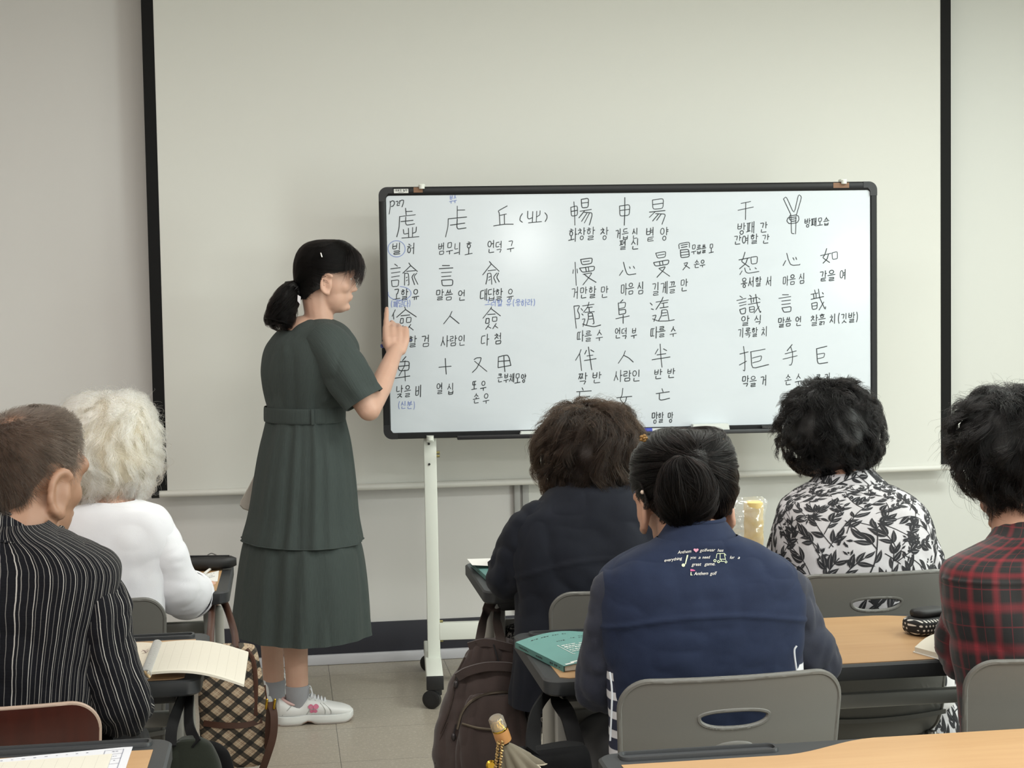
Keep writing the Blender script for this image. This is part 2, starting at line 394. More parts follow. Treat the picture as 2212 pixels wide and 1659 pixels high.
for uu in (UL, UR):
    b = MB()
    b.bar(B(uu, -.80, wy), B(uu, BHGT - .02, wy), .045, .028, .003, up=bn); b.build('upright_post', m_stand, brd)
    b = MB(); b.tube([B(uu, -.004, .012), B(uu, .010, .014)], .013, 16); b.box(B(uu, -.006, -.01), (.026, .05, .012), np.array([bx, bn, up_]).T, .003); b.build('bottom_clip', m_stand, brd)
    for vv in (-.022, -.095): MB().tube([B(uu - .004, vv, wy + .013), B(uu - .004, vv, wy + .0185)], .0042, 10).build('bolt_hole', mat('bolt_dark', '1a1a1a', .5), brd)
    for vv in (-.055, -.068, -.665, -.735): MB().tube([B(uu + .02, vv, wy), B(uu + .034, vv, wy)], .0050, 10).build('screw_nut', mat('brass_screw', '9c9468', .35, 1), brd)
    b = MB()
    b.bar(B(uu - .004, -.814, wy + .29), B(uu - .004, -.814, wy - .27), .058, .042, .004)
    b.build('foot_beam', m_stand, brd)
    for s_ in (1, -1):
        e = wy + (.29 if s_ > 0 else -.27)
        b = MB(); b.box(B(uu - .004, -.816, e + s_ * .003), (.059, .008, .048), np.array([bx, bn, up_]).T, .002)
        b.box(B(uu - .004, -.842, e - s_ * .016), (.046, .038, .036), np.array([bx, bn, up_]).T, .004)
        b.build('foot_cap', mat('foot_black', '141416', .5), brd)
        w_ = MB(); r_ = .0320
        cc = B(uu - .016, -.905 + r_ + .0003, e - s_ * .014 + .012)
        w_.lathe([(0, -.011), (.024, -.011), (.0320, -.008), (.0320, .008), (.024, .011), (0, .011)], cc, bn - bx * .45, 32)
        cw = w_.build('caster_wheel', mat('caster_black', '111113', .4), brd)
        MB().lathe([(0, 0), (.018, .0), (.020, .0015), (0, .002)], cc + unit(bn - bx * .45) * .0105, unit(bn - bx * .45), 18).build('wheel_hub', mat('foot_black', '141416', .5), cw)
        MB().tube([B(uu - .004, -.835, e - s_ * .012), cc + np.array([.012, .012, .012])], .012, 12).build('caster_fork', mat('foot_black', '141416', .5), brd)
for vv in (-.70,):
    b = MB(); b.bar(B(UL + .02, vv, wy), B(UR - .02, vv, wy), .03, .062, .003); b.build('cross_bar', m_stand, brd)
# pen tray along the lower frame
ut0, ut1 = BUV(987, 945)[0], BUV(1700, 935)[0]
b = MB(); b.box(B((ut0 + ut1) / 2, -.001, .028), (ut1 - ut0, .046, .006), np.array([bx, bn, up_]).T, .002)
b.box(B((ut0 + ut1) / 2, .004, .0515), (ut1 - ut0, .004, .014), np.array([bx, bn, up_]).T, .0015)
b.build('pen_tray', mat('tray_black', '1d1d20', .4), brd)
TRAYZ = BZ0 + .0025
# ------------------------------------------------------------------ handwriting on the board
# strokes noted as x,y pairs in enlarged views (origin, scale) of the board; every one is laid on the board's own surface
HANJA = {
 'A': (820, 400, 5.53, """125 190 130 235 115 345|130 205 150 185 175 192 178 225 160 250 140 256|195 198 215 190 222 207 205 245 237 240|242 185 236 226|242 192 265 178 288 180 285 212 268 260
310 275 318 355|318 315 390 312|240 375 428 353|240 375 232 520 205 618|255 435 400 420|313 380 310 455 325 478 418 462|285 530 290 585 345 575|345 515 348 622|395 505 392 618|440 500 435 560 395 575|265 632 470 615
928 250 928 395|930 298 1018 296|820 402 1040 380|820 402 818 490 788 620|845 478 1018 453|928 405 922 500 938 525 1033 510
1525 248 1415 308 1430 330 1437 468|1440 360 1515 345|1490 355 1492 462|1362 487 1490 466 1597 466
1705 340 1680 380 1675 420 1705 443|1770 310 1768 390 1785 405 1820 390|1830 315 1825 440|1878 310 1872 435|1918 305 1915 355 1875 380|1778 450 1935 435|1975 330 2000 360 2000 395 1978 435
180 942 215 968|133 1000 248 985|140 1050 245 1035|142 1098 238 1083|142 1140 150 1212 222 1207 232 1130 142 1140
350 930 372 960|372 960 278 1052|372 960 452 1030|322 1030 428 1020|300 1050 298 1195|300 1055 345 1050 352 1195 338 1190|318 1105 330 1098|318 1142 335 1132|415 1058 385 1095 418 1188|445 1050 410 1090 458 1185
750 960 835 960|712 998 876 988|738 1045 860 1038|740 1093 852 1085|742 1135 750 1203 872 1198 876 1127 742 1135
1312 912 1335 940|1335 940 1232 1072|1335 940 1428 1028|1295 1022 1388 1012|1290 1058 1285 1120 1270 1182|1290 1055 1332 1050 1340 1185|1305 1100 1325 1090|1303 1138 1322 1125|1400 1050 1360 1100 1390 1165|1420 1050 1398 1100 1430 1155"""),
 'B': (820, 640, 5.53, """188 160 150 240|165 200 170 275|300 128 312 158|310 158 205 250|310 158 438 245|255 233 360 222|255 265 245 322 282 320 285 262 255 265|325 255 320 315 372 310 378 250 325 255|280 350 240 410|265 375 300 395|372 335 325 413|350 360 403 403
865 180 840 235 765 330|840 235 950 325
1338 125 1330 145 1235 262|1330 145 1443 233|1290 218 1380 212|1275 265 1265 325 1308 322 1310 262 1275 265|1350 250 1348 300 1400 297 1402 245 1350 250|1310 335 1268 395|1290 360 1330 380|1393 325 1352 388|1375 350 1412 378
315 720 275 768|220 785 230 890 350 885 355 775 220 785|225 838 352 825|305 770 300 830 232 950|302 880 308 1012|168 982 362 952
785 742 790 850 797 930|708 848 855 835
1130 755 1160 735 1215 732 1205 775 1160 860 1108 910|1135 775 1282 897
1420 725 1415 852|1420 725 1480 708 1530 703 1550 740 1568 825|1418 852 1568 825|1418 778 1555 768|1485 712 1488 810 1497 900"""),
 'C': (1200, 400, 5.53, """182 265 190 372 262 360 262 245 182 265|185 315 260 300|220 198 228 330 232 478|308 170 315 272 390 265 395 155 308 170|312 215 390 205|292 312 428 290|348 305 280 390|345 325 435 330 435 370 405 475|375 335 312 432|405 335 345 452
765 250 770 372 882 358 888 230 765 250|768 303 885 288|828 148 828 330 822 478
1158 178 1163 288 1283 278 1290 158 1158 178|1163 232 1283 215|1122 322 1308 303|1190 318 1120 385|1195 340 1305 345 1310 365 1272 467|1230 345 1160 428|1262 345 1208 420
235 920 240 1050 248 1198|213 1010 207 1055|258 1000 262 1050|300 888 318 952 432 935 440 868 300 888|328 915 405 905|288 992 320 1042 460 1020 468 965 288 992|360 985 368 1030|392 980 398 1028|330 1065 410 1050 435 1048 400 1100 328 1190|345 1065 400 1110 485 1160
812 920 835 1010 855 1060 880 1072 960 1058|805 1018 765 1078|885 975 892 995|930 968 945 995
1198 812 1218 872 1310 860 1318 790 1198 812|1220 838 1300 825|1172 925 1192 968 1345 945 1357 890 1172 925|1242 915 1248 952|1278 910 1283 945|1235 995 1315 972 1285 1020 1212 1100|1240 1000 1365 1088
1478 760 1472 700 1600 678 1600 745|1500 718 1578 705|1502 745 1572 732|1492 775 1497 868 1600 855 1590 765 1492 775|1497 805 1590 793|1497 838 1590 825
1535 935 1580 922 1560 965 1522 1012|1540 950 1603 993"""),
 'D': (1200, 640, 5.53, """220 118 248 383|220 118 290 110 262 170 285 215 285 265 245 268|305 145 325 170|315 210 330 225|322 115 460 95|400 70 385 130 335 190|375 135 440 128|400 135 405 185|350 192 465 183|390 205 395 260 370 345|390 205 440 195 462 325 445 330|400 240 440 235|400 275 445 268|320 275 355 268 340 310 330 360|325 330 360 345 460 365 540 343
805 42 778 70|750 80 760 220|752 82 838 70 830 135 755 150|760 165 838 155 838 205 762 220|720 268 882 235|808 225 808 323
1132 80 1155 105|1145 150 1170 158|1200 70 1348 45|1285 10 1265 60 1200 158|1265 85 1340 72|1290 80 1292 130|1248 140 1345 125|1270 165 1265 230 1230 295|1270 165 1335 158 1355 285|1275 200 1328 195|1275 235 1330 225|1160 235 1205 222 1175 300|1160 270 1230 297 1340 295 1420 280
305 635 290 680 240 765|288 680 312 888|370 645 350 690|420 640 458 662|375 713 448 702|345 768 485 745|393 605 410 720 433 878
833 652 815 705 750 800|815 705 875 735 928 785
1225 630 1190 690|1290 628 1328 648|1212 700 1318 685|1153 758 1368 725|1250 570 1258 710 1272 848
318 1093 332 1122|252 1140 428 1130|290 1145 285 1200 310 1212 410 1195|345 1232 320 1300 375 1355|265 1280 425 1272|385 1280 320 1350
805 1098 795 1180 770 1230 830 1300 888 1338|730 1212 912 1195|850 1200 840 1250 800 1305 755 1320
1272 1103 1285 1140|1202 1163 1360 1140|1242 1165 1240 1230 1262 1242 1363 1218"""),
 'E': (1550, 400, 6.32, """320 250 452 223|278 343 490 298|385 235 382 470
900 188 938 155 1045 395 1105 125 1150 158 1075 410|900 188 1000 400|1005 520 1000 400|1005 440 960 445 945 490 975 525 1005 520|1000 400 975 440 985 470 1005 480|1070 410 1105 420 1112 470 1090 510 1065 515|1005 420 1070 405|1005 445 1075 430|1005 470 1075 455|1005 497 1070 486|1005 520 1010 660 1045 662|1070 440 1070 520 1065 665|1010 525 1065 515
375 915 350 1000 325 1040 435 1118|292 1020 440 990|410 1000 385 1070 300 1142|455 985 462 1078 538 1068 545 970 455 985|370 1130 385 1185 420 1203 565 1178|335 1170 305 1222|440 1140 448 1155|512 1128 530 1142
945 930 965 1010 995 1080 1030 1095 1120 1088 1125 1078|930 1030 895 1098|1030 990 1045 1020|1068 985 1080 1015
1490 865 1465 950 1435 990 1530 1055|1405 962 1548 930|1515 940 1495 1010 1440 1065|1562 925 1570 1015 1638 1003 1635 905 1562 925"""),
 'F': (1550, 620, 6.32, """305 122 340 148|262 185 388 155|290 222 390 200|300 258 390 235|302 310 322 370 380 360 385 282 302 310|440 112 462 135|418 165 545 140|455 150 462 215|495 145 490 205|418 238 580 208|435 275 440 345 500 340 505 265 435 275|438 310 500 302|520 100 540 240 585 355 590 330|568 265 500 355|560 150 580 168
885 105 968 105|835 155 1000 130|875 192 998 178|875 240 995 225|880 285 905 345 1000 335 1005 265 880 285
1325 40 1335 80|1275 100 1370 82|1310 100 1318 158|1345 95 1345 150|1278 168 1448 130|1285 225 1295 308 1358 295 1362 205 1285 225|1292 262 1358 250|1378 28 1395 150 1470 310 1475 270|1450 205 1385 315|1430 75 1445 95
355 810 375 960 372 1150 350 1135|305 915 418 885|298 1065 395 1012|450 885 650 848|455 890 470 1115 698 1058|475 970 605 935 590 1005 480 1035
1018 785 950 870|922 912 1075 872|893 985 1088 938|1000 820 1025 900 1022 1020 1005 1065 980 1065
1350 843 1493 808|1352 845 1365 1052 1503 1030|1365 918 1465 900 1452 960 1368 978"""),
}
# Korean words: text, x0, x1, centre y at both ends, height (same enlarged views)
WORDS = {
 'A': "빌 허,145,440,762,755,135;범무늬 호,695,1115,760,750,150;언덕 구,1285,1615,735,730,140;고할 유,155,480,1305,1310,130;말씀 언,665,1035,1310,1315,130;대답할 유,1195,1610,1310,1300,135",
 'B': "검소할 검,120,605,540,538,132;사람인,725,1035,535,530,130;다 첨,1205,1475,525,500,140;큰부채모양,1405,1755,975,980,110;낮을 비,195,510,1140,1130,150;열 십,675,890,1105,1100,130;또 우,1095,1275,1065,1070,110;손 우,1115,1310,1220,1215,115",
 'C': "화창할 창,148,635,590,570,150;거듭 신,710,990,580,575,130;볕 양,1075,1350,590,580,160;펼 신,750,1005,710,705,120;무릅쓸 모,1620,1890,770,750,110;손우,1650,1790,940,935,90;거만할 만,185,635,1290,1265,140;마음 심,775,1060,1245,1230,140;길게끌 만,1150,1585,1240,1185,150",
 'D': "따를 수,250,570,475,460,130;언덕 부,705,975,440,435,125;따를 수,1130,1455,430,420,130;짝 반,265,555,980,960,130;사람인,695,1020,950,940,130;반 반,1175,1435,930,915,115;여자 여,640,985,1470,1470,120;망할 망,1145,1410,1450,1450,130",
 'E': "방패 간,265,690,590,565,150;간여할 간,220,715,745,725,125;방패모습,1185,1530,515,490,115;용서할 서,315,750,1330,1305,140;마음 심,885,1195,1300,1265,140;같을 여,1385,1770,1235,1215,145",
 'F': "알 식,320,615,465,440,130;말씀 언,820,1155,480,465,130;찰흙 치(깃발),1270,1935,450,410,140;기록할 치,275,685,625,605,130;막을 거,330,680,1290,1275,140;손 수,915,1150,1260,1250,140;클 거,1330,1550,1250,1235,130",
}
BLUE = {'A': "부수,832,922,168,160,95;(깨닫다),125,380,1420,1410,80;그러할 유(응하라),1255,1870,1408,1400,82", 'B': "(신분),210,435,1300,1300,95"}
J = {'ㄱ': ['0 10 100 5 70 100'], 'ㄴ': ['5 0 0 95 100 88'], 'ㄷ': ['100 5 5 10 0 95 100 88'], 'ㄹ': ['0 5 95 0 92 45 5 52 0 98 100 90'], 'ㅁ': ['5 5 0 95 95 92 100 0 5 5'],
     'ㅂ': ['5 0 0 100 95 95 100 0', '3 52 97 48'], 'ㅅ': ['52 0 45 40 0 100', '45 38 100 95'], 'ㅈ': ['0 8 95 2 50 50 0 100', '50 45 100 95'], 'ㅋ': ['0 10 100 5 75 100', '5 55 88 48'],
     'ㅌ': ['100 2 5 6 0 96 100 90', '5 50 85 46'], 'ㅍ': ['0 6 100 0', '30 5 34 95', '70 5 66 92', '0 100 100 90'], 'ㅊ': ['40 0 60 10', '0 28 95 22 50 60 0 100', '50 58 100 95'], 'ㅇ': [], 'ㅎ': ['30 0 68 6', '0 27 100 20']}
for a, b_ in (('ㄲ', 'ㄱ'), ('ㄸ', 'ㄷ'), ('ㅃ', 'ㅂ'), ('ㅆ', 'ㅅ'), ('ㅉ', 'ㅈ')): J[a] = (b_, b_)
J['ㄺ'] = ('ㄹ', 'ㄱ')
def circ(cx, cy, rx, ry, n=14, a0=-2.0): return [(cx + rx * math.cos(a0 + 2 * PI * k / n), cy + ry * math.sin(a0 + 2 * PI * k / n)) for k in range(n + 1)]
def jamo(c, x0, y0, x1, y1):
    if isinstance(J[c], tuple):
        w = (x1 - x0); m = x0 + w * .5
        return jamo(J[c][0], x0, y0, m - w * .04, y1) + jamo(J[c][1], m + w * .06, y0, x1, y1)
    out = []
    for s_ in J[c]:
        q = list(map(float, s_.split())); out.append([(x0 + (x1 - x0) * q[i] / 100, y0 + (y1 - y0) * q[i + 1] / 100) for i in range(0, len(q), 2)])
    if c == 'ㅇ': out.append(circ((x0 + x1) / 2, (y0 + y1) / 2, (x1 - x0) / 2, (y1 - y0) / 2))
    if c == 'ㅎ': out.append(circ((x0 + x1) / 2, y0 + (y1 - y0) * .68, (x1 - x0) * .36, (y1 - y0) * .32))
    return out
CHO, JUNG, JONG = 'ㄱㄲㄴㄷㄸㄹㅁㅂㅃㅅㅆㅇㅈㅉㅊㅋㅌㅍㅎ', 'ㅏㅐㅑㅒㅓㅔㅕㅖㅗㅘㅙㅚㅛㅜㅝㅞㅟㅠㅡㅢㅣ', ' ㄱㄲ_ㄴ__ㄷㄹㄺ______ㅁㅂ_ㅅㅆㅇㅈㅊㅋㅌㅍㅎ'
def syll(ch):
    """strokes of one syllable in a unit box, y down"""
    if ch == '(': return [[(.75, 0), (.5, .3), (.48, .7), (.72, 1)]]
    if ch == ')': return [[(.3, 0), (.52, .3), (.52, .7), (.28, 1)]]
    k = ord(ch) - 0xAC00; c, v, f = CHO[k // 588], JUNG[k % 588 // 28], JONG[k % 28]
    top = .60 if f != ' ' else 1.0; out = []
    if v in 'ㅏㅐㅑㅓㅔㅕㅣ':
        vx = .80
        out += jamo(c, .04, .08 * top, .50, top * .86)
        if v in 'ㅐㅔ':
            out += [[(.70, .04), (.71, top * .92)], [(.92, 0), (.93, top)]]
            out += [[(.70, top * .45), (.92, top * .43)]] if v == 'ㅐ' else [[(.52, top * .48), (.70, top * .45)]]
        else:
            out += [[(vx, 0), (vx + .01, top)]]
            if v == 'ㅏ': out += [[(vx, top * .47), (1.0, top * .44)]]
            if v == 'ㅑ': out += [[(vx, top * .36), (1.0, top * .33)], [(vx, top * .58), (1.0, top * .55)]]
            if v == 'ㅓ': out += [[(.55, top * .46), (vx, top * .43)]]
            if v == 'ㅕ': out += [[(.56, top * .36), (vx, top * .33)], [(.56, top * .58), (vx, top * .55)]]
    elif v in 'ㅘㅢ':
        out += jamo(c, .08, .04 * top, .55, top * .55)
        out += [[(.82, 0), (.83, top)]]
        out += [[(.02, top * .88), (.68, top * .82)]]
        if v == 'ㅘ': out += [[(.33, top * .60), (.33, top * .85)], [(.82, top * .47), (1.0, top * .45)]]
    else:
        ct = .48 * top if f == ' ' else .34
        out += jamo(c, .20, .02, .80, ct)
        hy = (.74 if f == ' ' else .47)
        if v in 'ㅗㅛ':
            hy = .94 if f == ' ' else .57; ct = ct - .06 if f == ' ' else ct
            out += [[(.5, ct + .04), (.5, hy)]] if v == 'ㅗ' else [[(.36, ct + .04), (.37, hy)], [(.64, ct + .04), (.63, hy)]]
        out += [[(.0, hy + .02), (1, hy - .03)]]
        dn = 1.0 if f == ' ' else .64
        if v == 'ㅜ': out += [[(.52, hy), (.53, dn)]]
        if v == 'ㅠ': out += [[(.36, hy), (.34, dn)], [(.64, hy), (.65, dn)]]
        top = .64 if f != ' ' else 1
    if f != ' ':
        if f == 'ㅇ' : out += [circ(.55, .83, .21, .16)]
        else: out += jamo(f, .20, .70, .88, 1.0)
    return out
def word_strokes(spec, org):
    ox, oy, sc = org; out = []
    for w in spec.split(';'):
        t_, x0, x1, ya, yb, h = w.split(','); x0, x1, ya, yb, h = map(float, (x0, x1, ya, yb, h))
        units = sum(.45 if c == ' ' else (.5 if c in '()' else 1) for c in t_); cw = (x1 - x0) / units; x = x0
        for c in t_:
            if c == ' ': x += .45 * cw; continue
            k = .5 if c in '()' else 1.0
            yc = ya + (yb - ya) * (x - x0) / (x1 - x0); jx, jy, js = rnd.uniform(-.03, .03), rnd.uniform(-.04, .04), rnd.uniform(.92, 1.06)
            for s_ in syll(c):
                P = []
                for (u, v) in s_:
                    uu = (u - .5) * .86 * js + .5 + jx + (.5 - v) * .05; vv = (v - .5) * js + jy - (u - .5) * .06
                    P.append((ox + (x + uu * cw * k) / sc, oy + (yc + vv * h) / sc))
                out.append(P)
            x += k * cw
    return out
def ribbons(mb, strokes, place, nrm, width, lift=.0006, mi=0):
    """strokes (2-D) -> thin raised ink ribbons with round ends"""
    for P in strokes:
        Q = np.array([place(*p) for p in P]) if len(P[0]) == 2 else np.array(P)
        if len(Q) > 2: Q = spline_soft(Q)
        N = np.array(nrm)
        T = np.gradient(Q, axis=0); T /= np.linalg.norm(T, axis=1)[:, None] + 1e-12
        Sd = np.cross(T, N); Sd /= np.linalg.norm(Sd, axis=1)[:, None] + 1e-12
        hw = width / 2 * rnd.uniform(.85, 1.12)
        rows = [np.vstack([Q[0] - T[0] * hw * .8 + s_ * Sd[0] * hw * .45 for s_ in (-1, 1)])] + [np.array([q - d * hw, q + d * hw]) for q, d in zip(Q, Sd)] + [np.vstack([Q[-1] + T[-1] * hw * .8 + s_ * Sd[-1] * hw * .45 for s_ in (-1, 1)])]
        mb.grid(np.array(rows) + N * lift, mi)
def spline_soft(Q):
    """cut the corners a little, as a marker does"""
    out = [Q[0]]
    for i in range(1, len(Q) - 1):
        a, b_, c = Q[i - 1], Q[i], Q[i + 1]
        k = .22
        p, q = b_ + (a - b_) * k, b_ + (c - b_) * k
        out += [p, .25 * p + .5 * b_ + .25 * q, q]
    out.append(Q[-1]); return np.array(out)
black, blue = [], []
for k, (ox, oy, sc, txt) in HANJA.items():
    for line in txt.split('\n'):
        for s_ in line.split('|'):
            q = list(map(float, s_.split())); black.append([(ox + q[i] / sc, oy + q[i + 1] / sc) for i in range(0, len(q), 2)])
    black += word_strokes(WORDS[k], (ox, oy, sc))
    if k in BLUE: blue += word_strokes(BLUE[k], (ox, oy, sc))
blue.append([(820 + x / 5.53, 400 + y / 5.53) for x, y in circ(203, 760, 103, 97, 26)])
blue.append([(820 + x / 5.53, 400 + y / 5.53) for x, y in circ(238, 1292, 138, 82, 26)[2:-4]])
place = lambda x, y: BP(x, y, .0042)
mb = MB(); ribbons(mb, black, place, bn, .0029); mb.build('black_lettering', mat('ink_black', '2b3034', .6), brd, 0)
mb = MB(); ribbons(mb, blue, place, bn, .0025); mb.build('blue_lettering', mat('ink_blue', '7c8cc0', .6), brd, 0)
# sticker print
sx = (u1 - u0); spr = []
ox, oy = u0 + .08 * sx, v1 - .12 * (v1 - v0)
for i, c in enumerate('대보한칠판'):
    for s_ in syll(c): spr.append([(ox + (i * .165 + (.06 if i > 2 else 0) + a * .14) * sx, oy - b_ * .46 * (v1 - v0)) for a, b_ in s_])
spr.append([(u0 + .3 * sx, v0 + .2 * (v1 - v0)), (u0 + .7 * sx, v0 + .2 * (v1 - v0))])
mb = MB(); ribbons(mb, spr, lambda a, b_: B(a, b_, .0109), bn, .0012, .0003); mb.build('sticker_print', m_ink, st, 0)
# scratches and smudges seen on the panel
# ------------------------------------------------------------------ things in the tray
def tray_pos(px): return BUV(px, 940)[0]
def marker(name, px, L, lab, cap_c, body_c, capside, w=.027, z=.0095):
    u = tray_pos(px); r = thing(name, lab, 'marker pen', B(u, z - .001, w), 'marker pens in the whiteboard tray')
    a = B(u - L / 2, 0.0025 + .0092, w); d = bx
    k0, k1 = (0, .42) if capside < 0 else (.58, 1)
    MB().tube([a + d * L * (k1 if capside < 0 else 0), a + d * L * (1 if capside < 0 else k0)], .0085, 14).build('barrel', mat('barrel_' + body_c, body_c, .35), r)
    MB().tube([a + d * L * k0, a + d * L * (k0 + .03), a + d * L * (k1 - .03), a + d * L * k1], [.0075, .0095, .0095, .0085], 14).build('cap', mat('cap_' + cap_c, cap_c, .35), r)
    e = a if capside > 0 else a + d * L
    MB().tube([e, e - d * .012 * (1 if capside > 0 else -1)], .006, 12).build('end_plug', mat('cap_' + cap_c, cap_c, .35), r)
    return r
marker('board_marker', 1345, .13, 'red-capped board marker in the tray behind the brown-haired head', 'b5312f', 'cfcfcd', -1)
marker('board_marker', 1413, .125, 'blue-capped board marker with silver barrel lying in the whiteboard tray', '2c3aa0', 'b9bbbb', -1)
marker('board_marker', 1680, .125, 'black-capped board marker lying in the tray beside the right eraser', '151517', 'd5d5d3', -1)
for px, w_, lab in ((1163, .135, 'white board eraser at the left part of the whiteboard tray'), (1532, .135, 'white board eraser standing above the bun-haired head in the tray')):
    u = tray_pos(px); r = thing('board_eraser', lab, 'eraser', B(u, .0028, .02), 'erasers in the whiteboard tray')
    hgt = .016 if px < 1300 else .028
    MB().prism([(-w_ / 2, .006), (w_ / 2, .006), (w_ / 2 - .004, hgt), (-w_ / 2 + .004, hgt)], lambda a, b_, w: B(u + a, .0028 + b_, .008 + w * 1), .038).build('eraser_body', mat('eraser_white', 'd0d4d0', .6), r)
    MB().prism([(-w_ / 2 + .002, 0), (w_ / 2 - .002, 0), (w_ / 2 - .002, .006), (-w_ / 2 + .002, .006)], lambda a, b_, w: B(u + a, .0028 + b_, .008 + w), .038).build('felt_pad', mat('felt_grey', '4a4c50', .9), r)
# yellow magnet clip with a blue cord on the right frame
u, v_ = BUV(1881, 864)
r = thing('magnet_clip', 'small yellow magnet clip with a blue cord on the right whiteboard frame', 'magnet', B(u, v_, .011))
MB().ell(B(u, v_, .020), (.011, .009, .010)).build('clip_head', mat('clip_yellow', 'e3a72c', .45), r)
MB().tube([B(u + .002, v_ - .006, .016), B(u + .006, v_ - .03, .013), B(u + .004, v_ - .06, .013), B(u + .009, v_ - .085, .0125)], [.003, .003, .002, .001], 8).build('cord', mat('cord_blue', '3f66b5', .6), r)
# ------------------------------------------------------------------ desks
m_wood = bpy.data.materials.new('desk_laminate'); m_wood.use_nodes = True; t = NT(m_wood); v = t.coord()
w1 = t.noise(t.scale(v, (3, 60, 60)), 1.5, 5, .6, .8); w2 = t.noise(t.scale(v, (1.2, 14, 14)), 1.3, 3, .5, .5)
c = t.mix(w1, lin('a98560'), lin('bd9c73')); c = t.mix(t.math('MULTIPLY', w2, .55), c, lin('9c7650'))
t.col(c); t.b.inputs['Roughness'].default_value = .42; t.b.inputs['Specular IOR Level'].default_value = .35
m_rim = mat('desk_rim_plastic', '2d2f31', .45, bump=(700, .05))
m_leg = mat('desk_leg_grey', '9b9a94', .4, .2)
m_dark = mat('bracket_dark', '2c2d2e', .5)
DZ = .722
def desk(x0, x1, yf, yb, label, left_end=True, tray_l=True):
    r = thing('classroom_desk', label, 'desk', ((x0 + x1) / 2, (yf + yb) / 2, 0), 'two-seat classroom desks')
    L, D = x1 - x0, yb - yf
    fn = lambda u, v_, w: np.array([x0 + u, yf + v_, DZ - .030 + w])
    o = rrect(0, 0, L, D, .028, 6); k = [(u + (.004 if u < L / 2 else -.004), v_ + (.004 if v_ < D / 2 else -.004)) for u, v_ in o]
    b = MB(); rows = [[fn(*p, 0) for p in k], [fn(*p, .004) for p in o], [fn(*p, .0265) for p in o], [fn(*p, .030) for p in k]]
    b.grid(np.array(rows), 0, None, True); n = len(o)
    b.add([fn(*p, 0) for p in k], [tuple(range(n))[::-1]]); b.add([fn(*p, .030) for p in k], [tuple(range(n))])
    b.build('edge_rim', m_rim, r)
    # wood face: recessed behind the pen grooves, running out to the rear edge in the middle
    def sc(t_): return t_ * t_ * (3 - 2 * t_)
    pts = [(.030, .030), (L - .030, .030)]; pts[0:0] = []
    front = [(.045, .012), (L - .045, .012), (L - .030, .022)]
    rear = []
    for q in np.linspace(0, 1, 60):
        u = L - .026 - q * (L - .052); e = min(u, L - u)
        rear.append((u, D - (.066 - .060 * sc(min(1, max(0, (e - .27) / .17))))))
    poly = front + rear + [(.030, .022)]
    MB().prism(poly, lambda u, v_, w: fn(u, v_, .0301 + w), .0012).build('desktop', m_wood, r)
    for u0_, u1_ in ((.03, .275), (L - .275, L - .03)):
        a = rrect(u0_, D - .047, u1_, D - .012, .012, 5); i_ = rrect(u0_ + .006, D - .041, u1_ - .006, D - .018, .008, 5)
        b = MB(); ring_frame(b, a, i_, lambda u, v_, w: fn(u, v_, .0298 + w), 0, .0055)
        b.build('pen_groove', m_rim, r)
        MB().prism(i_, lambda u, v_, w: fn(u, v_, .0300 + w), .0009).build('groove_floor', mat('groove_dark', '37393c', .35), r)
    ym = yf + D * .42
    for e, s_ in ((x0 + .055, 1), (x1 - .055, -1)):
        b = MB(); b.box((e, ym, .36), (.028, .06, .655), None, .006); b.build('leg_post', m_leg, r)
        b = MB(); P = [(e - s_ * .022, ym - .010, .14), (e - s_ * .022, ym - .012, .35), (e - s_ * .022, ym - .012, .648)]
        b.tube(P, [.021, .018, .0125], 16, round_ends=True, flat=1.0); b.build('leg_cover', mat('leg_cover_grey', '99978f', .45), r)
        b = MB(); b.bar((e, yf - .02, .03), (e, yb + .03, .03), .045, .03, .008); b.build('foot', m_leg, r)
        b = MB(); b.box((e + s_ * .03, ym, DZ - .048), (.07, .16, .035), None, .006); b.build('top_bracket', m_dark, r)
        for yy in (yf + .0, yb + .01):
            MB().tube([(e, yy, .0), (e, yy, .018)], .017, 14).build('foot_glide', m_dark, r)
    b = MB(); b.bar((x0 + .06, ym + .05, .595), (x1 - .06, ym + .05, .595), .018, .030, .003); b.build('cross_rail', m_leg, r)
    return r
RX = .452
desk(RX, 1.66, 3.60, 4.01, 'front right desk in front of the leaf-print blouse, teal book at its left end')
desk(RX, 1.66, 2.745, 3.155, 'middle right desk with dotted pencil case and teal book on it')
desk(RX, 1.66, 1.88, 2.295, 'nearest right desk, bare wood filling the lower right corner')
LX = -.150
desk(LX - 1.21, LX + .012, 3.745, 4.155, 'front left desk with the black pencil case, beside the teacher')
desk(LX - 1.225, LX - .012, 2.89, 3.30, 'middle left desk with the open spiral notebook, behind the grey chair')
desk(LX - 1.25, LX - .036, 2.10, 2.515, 'nearest left desk with printed sheets at the lower left corner')

# ------------------------------------------------------------------ chairs
m_shell = mat('chair_plastic_grey', '5d5c58', .42, bump=(900, .12, .0006), spec=.4)
m_tube = mat('chair_tube_metal', '9a9a98', .25, .9)
m_ply = bpy.data.materials.new('chair_plywood_brown'); m_ply.use_nodes = True; t = NT(m_ply); v = t.coord()
w1 = t.noise(t.scale(v, (40, 40, 3)), 1.2, 5, .6, .6); t.col(t.mix(w1, lin('260d08'), lin('431a11'))); t.b.inputs['Roughness'].default_value = .3
m_plyedge = mat('plywood_edge', '9a8678', .5)
def outline_back(wt, wb, z0, z1, r, n=10):
    pts = []
    for sx, zc, a0 in ((1, z1, 0), (-1, z1, 90), (-1, z0, 180), (1, z0, 270)):
        w_ = wt if zc == z1 else wb; cx = sx * (w_ - r); cz = zc - r if zc == z1 else zc + r
        for k in range(n + 1):
            a = math.radians(a0 + 90 * k / n); pts.append((cx + r * math.cos(a), cz + r * math.sin(a)))
    return pts
